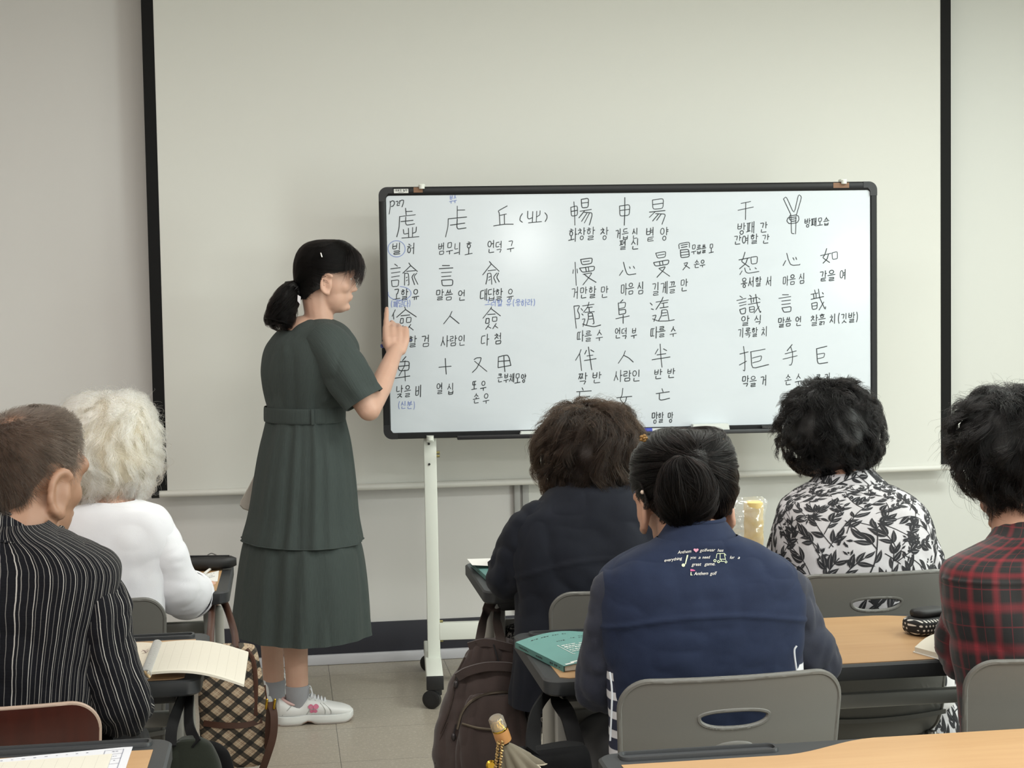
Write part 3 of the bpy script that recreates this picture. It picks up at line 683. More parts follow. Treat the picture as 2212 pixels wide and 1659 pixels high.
def resample(pts, n):
    P = np.array(pts + [pts[0]]); L = np.concatenate([[0], np.cumsum(np.linalg.norm(np.diff(P, axis=0), axis=1))])
    s_ = np.linspace(0, L[-1], n, endpoint=False); return np.stack([np.interp(s_, L, P[:, i]) for i in (0, 1)], 1)
def chair(cx, y, ztop, label, wt=.182, wb=.168, hole=True, wood=False, yaw=0.0, lean=.13, sag=.62):
    r = thing('wooden_chair' if wood else 'plastic_chair', label, 'chair', (cx, y + .2, 0), None if wood else 'grey plastic classroom chairs')
    cs, sn = math.cos(yaw), math.sin(yaw)
    z0 = .40
    def fn(u, z, w=0):
        yy = -w - (z - .62) * lean + sag * u * u * (1 if z > .5 else .6) + (.045 * max(0, (.50 - z) / .1) ** 2)
        return np.array([cx + u * cs - yy * sn, y + u * sn + yy * cs, z])
    N = 216; out = resample(outline_back(wt, wb, z0, ztop, .045), N)
    hz = ztop - .062
    msh = m_ply if wood else m_shell
    if hole:
        th = np.arctan2(out[:, 1] - hz, out[:, 0])
        hw, ht, hb = .058, .011, .020
        hx = hw * np.sign(np.cos(th)) * np.abs(np.cos(th)) ** .8; hy = np.where(np.sin(th) > 0, ht, hb) * np.sign(np.sin(th)) * np.abs(np.sin(th)) ** .9
        inn = np.stack([hx, hz + hy], 1)
    else:
        inn = np.stack([out[:, 0] * .02, hz - .1 + (out[:, 1] - hz + .1) * .02], 1)
    T_ = .0035
    ks = np.linspace(0, 1, 14)
    front = np.array([[fn(*(a + (b_ - a) * q), T_) for a, b_ in zip(inn, out)] for q in ks]); back = np.array([[fn(*(a + (b_ - a) * q), -T_) for a, b_ in zip(inn, out)] for q in ks[::-1]])
    b = MB(); b.grid(np.vstack([front, back, front[:1]]) if hole else np.vstack([front, back]), 0, None, True)
    if not hole:
        b.add(front[0], [tuple(range(N))]); b.add(back[-1], [tuple(range(N))])
    b.build('backrest', msh, r)
    P = np.array([fn(*p) for p in out]); P = np.vstack([P, P[:1]])
    b = MB(); b.tube(P, .0052 if not wood else .0038, 8, caps=False); b.build('back_rim', msh if not wood else m_plyedge, r)
    if hole:
        P = np.array([fn(*p, .001) for p in inn]); P = np.vstack([P, P[:1]]); b = MB(); b.tube(P, .0042, 8, caps=False); b.build('handle_rim', m_shell, r)
        b = MB(); b.ell(fn(0, ztop - .112, .003), (.033, .004, .010), 20, 8); b.build('back_plate', m_shell, r)
        b = MB(); b.lathe([(0, .0), (.006, .0005), (.007, .002), (.0045, .003), (0, .002)], fn(.0, z0 + .12, .004), (0, -1, 0), 16); b.build('back_screw', m_shell, r)
    # seat pan
    us = np.linspace(-1, 1, 15); vs = np.linspace(0, 1, 15)
    def sf(u, v_, w):
        x_ = u * (.175 + .025 * math.sin(v_ * PI)); yy = .02 + v_ * .38
        z = .425 + .012 * u * u + (.03 * (1 - v_) ** 3) - .02 * max(0, v_ - .8) / .2 + w
        return np.array([cx + x_ * cs - yy * sn, y + x_ * sn + yy * cs, z])
    top = np.array([[sf(u, v_, .005) for u in us] for v_ in vs]); bot = np.array([[sf(u, v_, -.005) for u in us] for v_ in vs])
    b = MB(); b.grid(top); b.grid(bot[:, ::-1])
    for e in (0, -1): b.grid(np.array([top[e], bot[e]])); b.grid(np.array([top[:, e], bot[:, e]]))
    b.build('seat', msh, r)
    for sx in (-1, 1):
        for q, dy in ((.05, -.03), (.36, .04)):
            a = np.array([cx + sx * .155, y + q, .415]); e = np.array([cx + sx * .185, y + q + dy, .011])
            b = MB(); b.tube(spline([a, a * .5 + e * .5 + np.array([sx * .004, 0, 0]), e], 6), .011, 12); b.build('leg', m_tube, r)
            MB().tube([e + np.array([0, 0, .02]), e - np.array([0, 0, .0108])], .0135, 12).build('foot_cap', m_dark, r)
        b = MB(); b.tube([(cx + sx * .155, y + .05, .405), (cx + sx * .155, y + .36, .405)], .010, 10); b.build('seat_rail', m_tube, r)
    return r
def XP(px, py, Y): return float(U(px, py, Y)[0])
chair(XP(1580, 1470, 2.40), 2.405, .803, 'grey plastic chair with a slotted handle, nearest one behind the navy golf vest', yaw=.03)
chair(XP(1890, 1260, 3.27), 3.275, .790, 'grey plastic chair with a slotted handle behind the leaf-print blouse')
chair(XP(1372, 1280, 3.27), 3.275, .775, 'grey plastic chair at the dark jacket, half hidden by the navy golf vest')
chair(XP(2318, 1460, 2.40), 2.405, .803, 'grey plastic chair at the red plaid shirt, cut by the right edge', yaw=-.02)
chair(XP(165, 1290, 3.45), 3.46, .768, 'grey plastic chair behind the white cardigan at left')
chair(XP(-70, 1525, 2.58), 2.60, .765, 'dark brown plywood chair behind the pinstripe jacket', hole=False, wood=True, wt=.20, wb=.185)
# ------------------------------------------------------------------ soft surfaces for people
class Surf:
    """stack of flattened rings; u in [-.5,.5] round the back (u=0 faces the camera side), v in [0,1] from first ring to last"""
    def __init__(s, rings, yaw=90.0, n=12):
        R = np.array(rings, float); s.yaw = math.radians(yaw)
        s.tab = spline(R, n); s.N = len(s.tab)
        s.tab[:, 3:7] = np.maximum(s.tab[:, 3:7], .002)
        s.e1 = np.array([math.sin(s.yaw), -math.cos(s.yaw), 0]); s.e2 = np.array([math.cos(s.yaw), math.sin(s.yaw), 0])
        c = s.tab[:, :3]; s.len = float(np.sum(np.linalg.norm(np.diff(c, axis=0), axis=1)) + 1e-6)
        s.tl = s.tab[:, 7] if s.tab.shape[1] > 7 else np.zeros(s.N)
    def row(s, v):
        x = np.clip(np.asarray(v, float), 0, 1) * (s.N - 1); i = np.minimum(x.astype(int), s.N - 2); f = (x - i)[..., None]
        return s.tab[i] * (1 - f) + s.tab[i + 1] * f
    def P(s, u, v):
        u, v = np.broadcast_arrays(np.asarray(u, float), np.asarray(v, float)); t_ = s.row(v); th = 2 * PI * u
        sx, cb = np.sin(th), np.cos(th); e = 2 / t_[..., 6]
        X = t_[..., 3] * np.sign(sx) * np.abs(sx) ** e
        Y = np.where(cb > 0, -t_[..., 4], t_[..., 5]) * np.abs(cb) ** e
        out = t_[..., :3] + X[..., None] * s.e1 + Y[..., None] * s.e2
        if t_.shape[-1] > 7: out[..., 2] += Y * t_[..., 7]
        return out
    def Nrm(s, u, v):
        d = 2e-3; v = np.clip(v, 4e-3, 1 - 4e-3); a = s.P(u + d, v) - s.P(u - d, v); b_ = s.P(u, v + d) - s.P(u, v - d)
        n = np.cross(b_, a); n = n / (np.linalg.norm(n, axis=-1)[..., None] + 1e-9)
        c = s.P(u, v) - s.row(v)[..., :3]
        return n * np.where(np.sum(n * c, -1) < 0, -1, 1)[..., None]
    def mesh(s, mb, nu=96, nv=80, disp=None, u0=-.5, u1=.5, v0=0, v1=1, mi=0, off=0, uvs=(1, 1)):
        closed = (u1 - u0) > .999
        us = np.linspace(u0, u1, nu + (0 if closed else 1), endpoint=not closed); vs = np.linspace(v0, v1, nv)
        Uu, Vv = np.meshgrid(us, vs); P = s.P(Uu, Vv)
        if disp is not None or off:
            N = s.Nrm(Uu, Vv); P = P + N * ((disp(P, Uu, Vv) if disp is not None else np.zeros_like(Uu)) + off)[..., None]
        uv = np.stack([Uu * uvs[0], Vv * uvs[1]], -1)
        if closed:        # repeat the seam column so that the pattern coordinates stay continuous
            P = np.concatenate([P, P[:, :1]], 1); uv = np.concatenate([uv, uv[:, :1] + np.array([uvs[0], 0])], 1)
        return mb.grid(P, mi, uv)
def R(y, xl, xr, Y, rb, rf, n=2.2, yaw=90.0, tilt=0.0):
    """ring from the outline seen at photo height y: xl..xr at depth Y; rb, rf = depth to width ratios of back and front"""
    a, b_ = U(xl, y, Y), U(xr, y, Y); c = (a + b_) / 2; h = abs(b_[0] - a[0]) / 2
    ph = math.radians(yaw); k = math.sqrt(math.sin(ph) ** 2 + (max(rb, rf) * math.cos(ph)) ** 2)
    w = h / k
    return [c[0], Y, c[2], w, rb * w, rf * w, n, tilt]
def creases(seed, n, box, amp=.004, wid=.012, dirn=(1, 0, .3), ln=(.06, .16), jit=.5):
    """random soft fold lines inside a box; returns displacement(P)"""
    q = np.random.default_rng(seed); lo, hi = np.array(box[0]), np.array(box[1]); L = []
    for _ in range(n):
        c = lo + (hi - lo) * q.random(3); d = unit(np.array(dirn) + q.normal(0, jit, 3)); l = q.uniform(*ln)
        L.append((c - d * l / 2, d, l, wid * q.uniform(.6, 1.5), amp * q.uniform(.4, 1.2) * (1 if q.random() < .65 else -1)))
    def f(P):
        r = np.zeros(P.shape[:-1])
        for a, d, l, w, am in L:
            rel = P - a; t_ = np.clip(rel @ d, 0, l); dist = np.linalg.norm(rel - t_[..., None] * d, axis=-1)
            r += am * np.exp(-(dist / w) ** 2) * np.sin(PI * np.clip(t_ / l, .02, .98))
        return r
    return f
def line_fold(pts, w, amp):
    P_ = [np.array(p, float) for p in pts]
    def f(P):
        d = np.full(P.shape[:-1], 9.)
        for a, b_ in zip(P_[:-1], P_[1:]):
            ab = b_ - a; t_ = np.clip(((P - a) @ ab) / (ab @ ab), 0, 1); d = np.minimum(d, np.linalg.norm(P - a - t_[..., None] * ab, axis=-1))
        return amp * np.exp(-(d / w) ** 2)
    return f
def sleeve(mb, pts, rad, n=44, m=90, disp=None, flat=1.0, up=(0, 0, 1), cap=False, mi=0, inner=True):
    P = spline(np.array(pts, float), max(4, m // (len(pts) - 1))); k = np.linspace(0, len(rad) - 1, len(P))
    r = np.interp(k, range(len(rad)), rad); r = np.convolve(np.pad(r, 4, 'edge'), np.ones(9) / 9, 'valid')
    T, N, B_ = frames(P, up); a = np.linspace(0, 2 * PI, n + 1)
    Vv = P[:, None] + r[:, None, None] * (np.cos(a)[None, :, None] * N[:, None] + flat * np.sin(a)[None, :, None] * B_[:, None])
    Nn = (np.cos(a)[None, :, None] * N[:, None] + np.sin(a)[None, :, None] * B_[:, None])
    L = np.concatenate([[0], np.cumsum(np.linalg.norm(np.diff(P, axis=0), axis=1))])
    uv = np.stack(np.broadcast_arrays(a[None] / (2 * PI) * np.mean(rad) * 2 * PI, L[:, None]), -1)
    if disp is not None: 
        dd = disp(Vv, a[None] / (2 * PI), (L / L[-1])[:, None]); dd[:, -1] = dd[:, 0]; Vv = Vv + Nn * dd[..., None]
    mb.grid(Vv, mi, uv)
    if inner:           # turned-in cuff
        c = P[-1] + (Vv[-1] - P[-1]) * .9; c2 = P[-max(4, len(P) // 12)] + (Vv[-max(4, len(P) // 12)] - P[-max(4, len(P) // 12)]) * .86
        mb.grid(np.array([Vv[-1], c, c2]), mi, np.array([uv[-1], uv[-1], uv[-1]]))
    return P

# ------------------------------------------------------------------ hair
def hair_mat(name, c1, c2, rough=.35):
    m = bpy.data.materials.new(name); m.use_nodes = True; nt = m.node_tree; nt.nodes.clear()
    o = nt.nodes.new('ShaderNodeOutputMaterial'); h = nt.nodes.new('ShaderNodeBsdfHairPrincipled'); i = nt.nodes.new('ShaderNodeHairInfo'); x = nt.nodes.new('ShaderNodeMix'); x.data_type = 'RGBA'
    h.parametrization = 'COLOR'; x.inputs[6].default_value = lin(c1) + (1,); x.inputs[7].default_value = lin(c2) + (1,)
    nt.links.new(i.outputs['Random'], x.inputs[0]); nt.links.new(x.outputs[2], h.inputs['Color']); h.inputs['Roughness'].default_value = rough; h.inputs['Radial Roughness'].default_value = .5; h.inputs['IOR'].default_value = 1.27
    nt.links.new(h.outputs[0], o.inputs[0]); return m
def curves_obj(name, P, rad, m, parent):
    """P: (n, k, 3) strands"""
    n, k = P.shape[:2]; hc = bpy.data.hair_curves.new(name); hc.add_curves([k] * n)
    Q = P.reshape(-1, 3) - np.array(parent_origin(parent))
    hc.attributes['position'].data.foreach_set('vector', Q.astype(np.float32).ravel())
    ra = hc.attributes.get('radius') or hc.attributes.new('radius', 'FLOAT', 'POINT')
    ra.data.foreach_set('value', np.broadcast_to(rad, (n, k)).astype(np.float32).ravel().copy())
    hc.materials.append(m); o = bpy.data.objects.new(name, hc); link(o, parent); o['kind'] = 'stuff'; return o
def hair_on(s, name, parent, n, length, m, flow, root, curl=(0, 1.5), clumps=200, spread=.010, lift=.004, width=.00032, K=14, seed=1, tip_out=0.0, wander=.25, lenvar=.35, in_=0.0, curl_pow=1.0):
    q = np.random.default_rng(seed)
    cu, cv = q.uniform(-.5, .5, clumps * 80), q.random(clumps * 80); ok = root(cu, cv); cu, cv = cu[ok][:clumps], cv[ok][:clumps]
    ci = q.integers(0, len(cu), n); row = s.row(cv[ci]); circ_ = 2 * PI * np.maximum(row[:, 3], .03)
    u = cu[ci] + q.normal(0, spread, n) / circ_; v = cv[ci] + q.normal(0, spread, n) / s.arc
    v = np.clip(v, .002, .998)
    ph = q.uniform(0, 2 * PI, len(cu))[ci] + q.normal(0, .16, n); trn = (q.uniform(.6, 1.4, len(cu)) * np.where(q.random(len(cu)) < .5, -1, 1))[ci]
    ang = q.normal(0, wander, len(cu))[ci] + q.normal(0, wander * .15, n)
    clen = q.uniform(1 - lenvar, 1 + lenvar * .6, len(cu))[ci] * q.uniform(.8, 1.1, n)
    lf = lift * q.uniform(.2, 1.3, len(cu))[ci] * q.uniform(.7, 1.3, n)
    pts = np.empty((n, K, 3)); ds = length * clen / (K - 1)
    for k in range(K):
        t_ = k / (K - 1); N = s.Nrm(u, v); C = s.P(u, v)
        f = flow(u, v); fl = np.hypot(f[0], f[1]) + 1e-9; a0 = np.arctan2(f[1], f[0]) + ang * t_
        T = s.P(u + 1e-3 * np.cos(a0), v) - C; W_ = s.P(u, np.clip(v + 1e-3, 0, 1)) - C
        sd = np.cross(N, W_); sd /= np.linalg.norm(sd, axis=1)[:, None] + 1e-9
        g = (t_ ** curl_pow) * curl[0]
        p = ph + trn * curl[1] * 2 * PI * t_
        pts[:, k] = C + N * (lf * math.sin(PI * min(1, t_ * .5 + .1)) - in_ + tip_out * t_ ** 2)[:, None] + (g * np.cos(p))[:, None] * N + (g * np.sin(p))[:, None] * sd
        row = s.row(v); circ_ = 2 * PI * np.maximum(row[:, 3], .03)
        u = u + np.cos(a0) * ds / circ_; v = v + np.sin(a0) * ds / s.arc
        over = v < .002; v = np.where(over, .004 - v, v); u = np.where(over, u + .5, u); v = np.clip(v, .001, 1.0)
    tap = width * (1 - .75 * np.linspace(0, 1, K) ** 2)
    return curves_obj(name, pts, tap[None], m, parent)
def setarc(s):
    p = s.P(np.zeros(60), np.linspace(0, 1, 60)); s.arc = float(np.linalg.norm(np.diff(p, axis=0), axis=1).sum()); return s

# ------------------------------------------------------------------ bodies
def skin_mat(name, c, c2):
    m = bpy.data.materials.new(name); m.use_nodes = True; t = NT(m); v = t.coord()
    t.col(t.mix(t.noise(v, 14, 4, .6), lin(c), lin(c2))); t.b.inputs['Roughness'].default_value = .5
    t.b.inputs['Subsurface Weight'].default_value = .12; t.b.inputs['Subsurface Radius'].default_value = (.012, .005, .003); t.b.inputs['Subsurface Scale'].default_value = .5
    t.bump(t.noise(v, 260, 3), .12, .001); return m
def rotm(yaw, pitch, roll=0.0):
    """columns: forward, left, up; yaw in degrees from +X, pitch > 0 looks down"""
    a, p, r_ = map(math.radians, (yaw, pitch, roll)); f = np.array([math.cos(a) * math.cos(p), math.sin(a) * math.cos(p), -math.sin(p)])
    l = np.array([-math.sin(a), math.cos(a), 0]); u = np.cross(f, l)
    l2 = l * math.cos(r_) + u * math.sin(r_); u2 = np.cross(f, l2); return np.stack([f, l2, u2], 1)
def head(mb, c, M, k=1.0, ears=True, face=True, ear_dz=0.0, ear_k=1.1):
    """skull, jaw, nose, lips, brow, cheeks and ears; c is the skull centre, M the head axes"""
    c = np.asarray(c, float)
    def e(p, r, rot=None): mb.ell(c + M @ (np.array(p) * k), np.array(r) * k, 22, 14, M if rot is None else M @ rot)
    e((-.012, 0, .022), (.094, .074, .088)); e((.022, 0, -.005), (.068, .066, .085)); e((.030, 0, -.055), (.054, .056, .058)); e((.052, 0, -.088), (.030, .036, .022))
    if face:
        e((.076, 0, .030), (.020, .056, .026)); e((.088, 0, -.012), (.017, .013, .026)); e((.098, 0, -.026), (.014, .012, .010)); e((.092, .011, -.030), (.009, .007, .007)); e((.092, -.011, -.030), (.009, .007, .007))
        e((.078, 0, -.055), (.018, .026, .016)); e((.090, 0, -.050), (.008, .020, .005)); e((.088, 0, -.060), (.008, .018, .006)); e((.079, 0, -.088), (.013, .017, .013))
        for s_ in (-1, 1): e((.052, s_ * .040, -.020), (.026, .021, .026)); e((.070, s_ * .031, .004), (.013, .015, .010))
    if ears:
        for s_ in (-1, 1):
            rim_ = [((-.006 + .0175 * math.cos(a_), .079 + .004 * math.cos(a_), -.002 + .029 * math.sin(a_)), (.0062, .0052, .0062)) for a_ in np.linspace(.9, 4.4, 14)]
            for (p, r) in [((-.003, .072, -.004), (.016, .0055, .027)), ((.002, .076, -.003), (.006, .006, .012)), ((-.002, .074, -.030), (.009, .0062, .010))] + rim_:
                e((p[0] * ear_k, s_ * (p[1] * 1.0 + .005 * ear_k), p[2] * ear_k + ear_dz), tuple(np.array(r) * ear_k), np.array([[math.cos(.45), s_ * -math.sin(.45), 0], [s_ * math.sin(.45), math.cos(.45), 0], [0, 0, 1]]))
def cap(mb, P, r, n=14): mb.tube(np.array(P, float), r, n, round_ends=True)
def hand(mb, w, d, nrm, side=1, curl=(.35, .4, .45, .5), thumb=.3, k=1.0, spread=.06, tx=.75):
    """w wrist, d direction of the fingers, nrm out of the back of the hand, side +1: thumb on the d x nrm side"""
    d, nrm = unit(d), None if nrm is None else np.asarray(nrm, float); nrm = unit(nrm - d * nrm.dot(d)); x = np.cross(d, nrm) * side
    w = np.asarray(w, float); pk = .085 * k
    for q, wd in ((-.5, .0), (-.17, 0), (.17, 0), (.5, 0)):
        cap(mb, [w + x * q * .040 * k + nrm * .002, w + d * pk * .5 + x * q * .062 * k + nrm * .004, w + d * pk + x * q * .066 * k], [.014 * k, .0145 * k, .0115 * k], 10)
    Ls = [(.040, .024, .020), (.044, .028, .021), (.041, .026, .021), (.032, .020, .018)]; tips = []
    for i, q in enumerate((.5, .17, -.17, -.5)):
        p = w + d * pk + x * q * .066 * k; a = 0; P = [p]; dd = unit(d + x * q * spread * 2)
        for j, l in enumerate(Ls[i]):
            a += curl[i][j] if isinstance(curl[i], tuple) else curl[i] * (1.0, 1.15, .75)[j]; v = dd * math.cos(a) - nrm * math.sin(a); p = p + v * l * k; P.append(p)
        cap(mb, P, np.array([.0104, .0095, .0088, .0076]) * k, 10); tips.append(P)
    p = w + d * .022 * k + x * .026 * k - nrm * .006; v = unit(d * .75 + x * tx - nrm * (.35 + .75 - tx)); P = [p]
    for j, l in enumerate((.040, .032, .026)): p = p + v * l * k; P.append(p); v = unit(v + (-x * .7 - nrm * .3) * thumb + d * .2)
    cap(mb, P, np.array([.0135, .0115, .0105, .0085]) * k, 10)
    return tips
def shoe_simple(parent, heel, yaw, L, m_up, m_sole, name='shoe'):
    a = math.radians(yaw); f = np.array([math.cos(a), math.sin(a), 0]); s_ = np.array([-f[1], f[0], 0]); h = np.asarray(heel, float)
    secs = [(0, .026, .06), (.06, .034, .075), (.25, .037, .085), (.42, .036, .070), (.62, .043, .052), (.82, .042, .043), (.95, .030, .036), (1, .008, .028)]
    rows = []
    for q, w, z in secs:
        c = h + f * L * q; th = np.linspace(0, 2 * PI, 20, endpoint=False)
        rows.append([c + s_ * w * math.cos(t_) + np.array([0, 0, .014 + (z - .014) * .5 + (z - .014) * .5 * math.sin(t_)]) for t_ in th])
    b = MB(); b.grid(np.array(rows), 0, None, True); b.add(rows[0], [tuple(range(20))]); b.add(rows[-1], [tuple(range(20))[::-1]])
    o = b.build(name, m_up, parent)
    ol = [(q * L, w + .003) for q, w, z in secs] + [(q * L, -w - .003) for q, w, z in secs[::-1]]
    MB().prism(ol, lambda u, v_, w: h + f * u + s_ * v_ + np.array([0, 0, .0005 + w]), .018).build('sole', m_sole, o)
    return o
m_skin_d = skin_mat('skin_weathered', '8a6650', '9c7861'); m_skin_a = skin_mat('skin_warm', 'bd9480', 'c9a490'); m_skin_b = skin_mat('skin_tan', 'a67c66', 'b68e78'); m_skin_c = skin_mat('skin_fair', 'bf9c8a', 'ccac9a')
def fabric(name, c, c2=None, rough=.85, weave=1400, b=.25, sheen=.15, nscale=30):
    m = bpy.data.materials.new(name); m.use_nodes = True; t = NT(m); v = t.coord()
    c = lin(c); c2 = lin(c2) if c2 else tuple(x * .86 for x in c)
    t.col(t.mix(t.noise(v, nscale, 4, .6), c, c2)); t.b.inputs['Roughness'].default_value = rough; t.b.inputs['Sheen Weight'].default_value = sheen; t.b.inputs['Specular IOR Level'].default_value = .15
    t.bump(t.noise(v, weave, 2, .6), b, .0008); MATS[name] = m; return m
# ------------------------------------------------------------------ the teacher
TY_ = 5.30; FACE = 32.0
tc = U(660, 900, TY_)
T = thing('person', 'standing woman in a dark green belted dress, dark ponytail, pointing at the whiteboard', 'person', (tc[0], TY_, 0))
m_dress = bpy.data.materials.new('dress_crepe_green'); m_dress.use_nodes = True; t = NT(m_dress)
uvn = t.new('ShaderNodeUVMap'); uvs_ = uvn.outputs[0]
cr = t.noise(t.scale(uvs_, (520, 26, 1)), 1.0, 3, .6); cr2 = t.noise(t.scale(uvs_, (120, 9, 1)), 1.0, 2, .5)
t.col(t.mix(cr, lin('353c3a'), lin('444c4a'))); t.b.inputs['Roughness'].default_value = .85; t.b.inputs['Sheen Weight'].default_value = .04; t.b.inputs['Specular IOR Level'].default_value = .2
t.bump(t.math('ADD', t.math('MULTIPLY', cr, .8), cr2), .8, .0022)
RT_ = lambda y, xl, xr, rho=.72, Y=TY_, n=2.2: R(y, xl, xr, Y, rho, rho, n, FACE)
# bodice
bod = Surf([RT_(688, 652, 712, .8), RT_(692, 642, 722, .8), RT_(702, 620, 742, .76), RT_(722, 594, 760, .72), RT_(750, 575, 772, .70), RT_(790, 566, 768, .68), RT_(830, 567, 755, .68), RT_(862, 572, 742, .70), RT_(884, 576, 738, .72), RT_(910, 576, 738, .72)], FACE)
f1 = creases(5, 34, ((tc[0] - .15, 5.0, 1.02), (tc[0] + .16, 5.3, 1.24)), .007, .012, (.3, .1, 1), (.06, .16))
slit = line_fold([U(619, 742, 5.17), U(605, 790, 5.16), U(590, 880, 5.19)], .006, -.006)
yoke = line_fold([U(660, 690, 5.2), U(680, 715, 5.12), U(690, 740, 5.12)], .004, .004)
def bod_disp(P, u, v):
    k = np.clip((v - .55) / .4, 0, 1)
    return f1(P) + .006 * (np.abs(vnoise(P * np.array([15, 13, 6.]))) ** .7 - .45) + slit(P) + yoke(P) + .004 * k * fbm(np.stack([u * 26, v * 2, P[..., 2] * 0], -1), 2) + .0025 * fbm(P * np.array([14, 14, 9]), 2)
b = MB(); bod.mesh(b, 150, 110, bod_disp, uvs=(1.0, .5)); b.build('dress_bodice', m_dress, T, 180, True)
# skirt
sk = Surf([RT_(893, 576, 738, .74), RT_(912, 574, 741, .74), RT_(960, 563, 752, .74), RT_(1030, 551, 761, .74), RT_(1100, 540, 766, .74), RT_(1168, 529, 773, .74)], FACE)
def fold(u, v, n, amp, seed, p=1.0):
    q = np.random.default_rng(seed); r = 0
    for k in (n, n * 1.7, n * .6): r = r + np.sin(2 * PI * (k * u + q.random()) + 1.1 * np.sin(2 * PI * (u * 3 + q.random())) + .5 * v) * q.uniform(.5, 1)
    return amp * r * np.clip(v, 0, 1) ** p
pocket = line_fold([U(742, 930, 5.16), U(733, 1000, 5.13)], .006, .006)
def sk_disp(P, u, v): return fold(u, .25 + .75 * v, 13, .0042, 4, .5) * (1 - .5 * np.exp(-((u + .05) / .12) ** 2)) + .006 * fbm(np.stack([u * 8, v * 1.5, v * 0], -1), 2) + pocket(P) + .0035 * np.exp(-v / .08) * np.sin(u * 2 * PI * 30) + .006 * np.exp(-((1 - v) / .10) ** 2) + .006 * v * (np.abs(vnoise(np.stack([u * 19, v * .7 + 2, v * 0], -1))) ** .7 - .4)
b = MB(); sk.mesh(b, 240, 90, sk_disp, uvs=(1.0, .6)); b.build('dress_skirt', m_dress, T, 180, True)
rf_ = Surf([RT_(1150, 531, 769, .75), RT_(1180, 527, 775, .75), RT_(1240, 519, 783, .76), RT_(1310, 513, 791, .78), RT_(1366, 509, 797, .80)], FACE)
def rf_disp(P, u, v): return fold(u, .45 + .6 * v, 9, .0065, 9, .8) + .014 * (v + .2) * fbm(np.stack([u * 17, v * .8 + 3, v * 0], -1), 2) + .010 * (v + .15) * (np.abs(vnoise(np.stack([u * 25, v * .6 + 1, v * 0], -1))) ** .7 - .4) + .003 * np.exp(-v / .12) * np.sin(u * 2 * PI * 44) - .010 * np.exp(-(v / .2) ** 2)
b = MB(); rf_.mesh(b, 300, 70, rf_disp, uvs=(1.1, .45)); rf_.mesh(b, 300, 8, lambda P, u, v: rf_disp(P, u, v) - .0035, v0=.9, v1=1, uvs=(1.1, .4)); b.build('dress_ruffle', m_dress, T, 180, True)
# seam edge of the overskirt, belt and loop
em = MB(); q = np.linspace(-.5, .5, 241); Pm = sk.P(q, np.ones_like(q) * .995); Pm = Pm + sk.Nrm(q, np.ones_like(q) * .99) * (sk_disp(Pm, q, np.ones_like(q)) + .001)[:, None]
em.tube(Pm, .0022, 6, caps=False); em.build('skirt_seam', m_dress, T)
bl = Surf([RT_(878, 575, 739, .74), RT_(883, 574, 741, .74), RT_(904, 574, 741, .74), RT_(909, 575, 740, .74)], FACE)
b = MB(); bl.mesh(b, 120, 12, lambda P, u, v: .0035 + 0 * u, uvs=(1, .05)); b.build('belt', m_dress, T, 60, True)
lp = U(676, 893, 5.0); i_ = np.argmin(np.abs(bl.P(np.linspace(-.5, .5, 400), np.full(400, .5))[:, 0] - U(676, 893, 5.12)[0]) + 10 * (bl.P(np.linspace(-.5, .5, 400), np.full(400, .5))[:, 1] > TY_))
lc = bl.P(np.linspace(-.5, .5, 400), np.full(400, .5))[i_]; ln_ = bl.Nrm(np.array([np.linspace(-.5, .5, 400)[i_]]), np.array([.5]))[0]
b = MB(); b.box(lc + ln_ * .007, (.011, .006, .052), np.stack([np.cross((0, 0, 1), ln_) * -1, -ln_, np.array([0, 0, 1.])], 1), .002); b.build('belt_loop', m_dress, T)
# arms: right one raised to the board, left one down holding a cloth
shr = U(716, 752, 5.17); elb = U(797, 884, 5.10); wri = U(855, 756, 5.37)
e1 = bod.e1; shl = U(640, 750, 5.40); ell_ = U(632, 900, 5.44); wrl = U(592, 1030, 5.47)
cuff = shr + (elb - shr) * .86
def sl_disp(P, a, v): return .009 * (np.abs(vnoise(P * np.array([14, 14, 11.]))) ** .7 - .45) * np.clip(v * 2, .2, 1) + .004 * np.sin(a * 2 * PI * 5 + 3 * v) * v
b = MB(); sleeve(b, [U(690, 728, 5.20), shr + np.array([-.006, 0, .004]), U(745, 800, 5.13), cuff], [.060, .074, .077, .070], 60, 80, sl_disp, up=(0, -1, .3))
b.build('right_sleeve', m_dress, T, 180, True)
b = MB(); sleeve(b, [U(650, 725, 5.36), shl, shl * .5 + ell_ * .5, shl + (ell_ - shl) * .9], [.055, .068, .066, .062], 48, 60, sl_disp, up=(0, -1, .3)); b.build('left_sleeve', m_dress, T, 180, True)
# body: one continuous skin
HCt = U(703, 602, 5.285); HM = rotm(8, 6)
b = MB(); head(b, HCt, HM, 1.0, ear_dz=-.016)
cap(b, [HCt + HM @ np.array([-.030, 0, -.04]), U(690, 690, 5.29), U(668, 725, 5.29)], [.050, .049, .062])
cap(b, [U(662, 735, 5.30), U(655, 880, 5.30)], [.085, .088], 20); b.ell(U(668, 738, 5.29), (.09, .065, .03)); b.ell(U(655, 960, 5.30), (.10, .085, .12))
cap(b, [shr, shr * .45 + elb * .55, elb], [.050, .045, .039]); 
cap(b, [elb, elb * .62 + wri * .38 + np.array([.004, 0, 0]), wri], [.0385, .0385, .0255])
hd = unit(U(852, 676, 5.50) - wri); hd = unit(U(855, 690, 5.44) - wri)
tipsR = hand(b, wri - hd * .004, hd, np.array([.05, -1, .30]), -1, (.06, (.50, 1.55, 1.1), (.68, 1.5, 1.1), (.88, 1.4, 1.0)), 1.2, 1.06, -.05, .22)
cap(b, [shl, ell_], [.048, .038]); cap(b, [ell_, ell_ * .5 + wrl * .5, wrl], [.038, .035, .024])
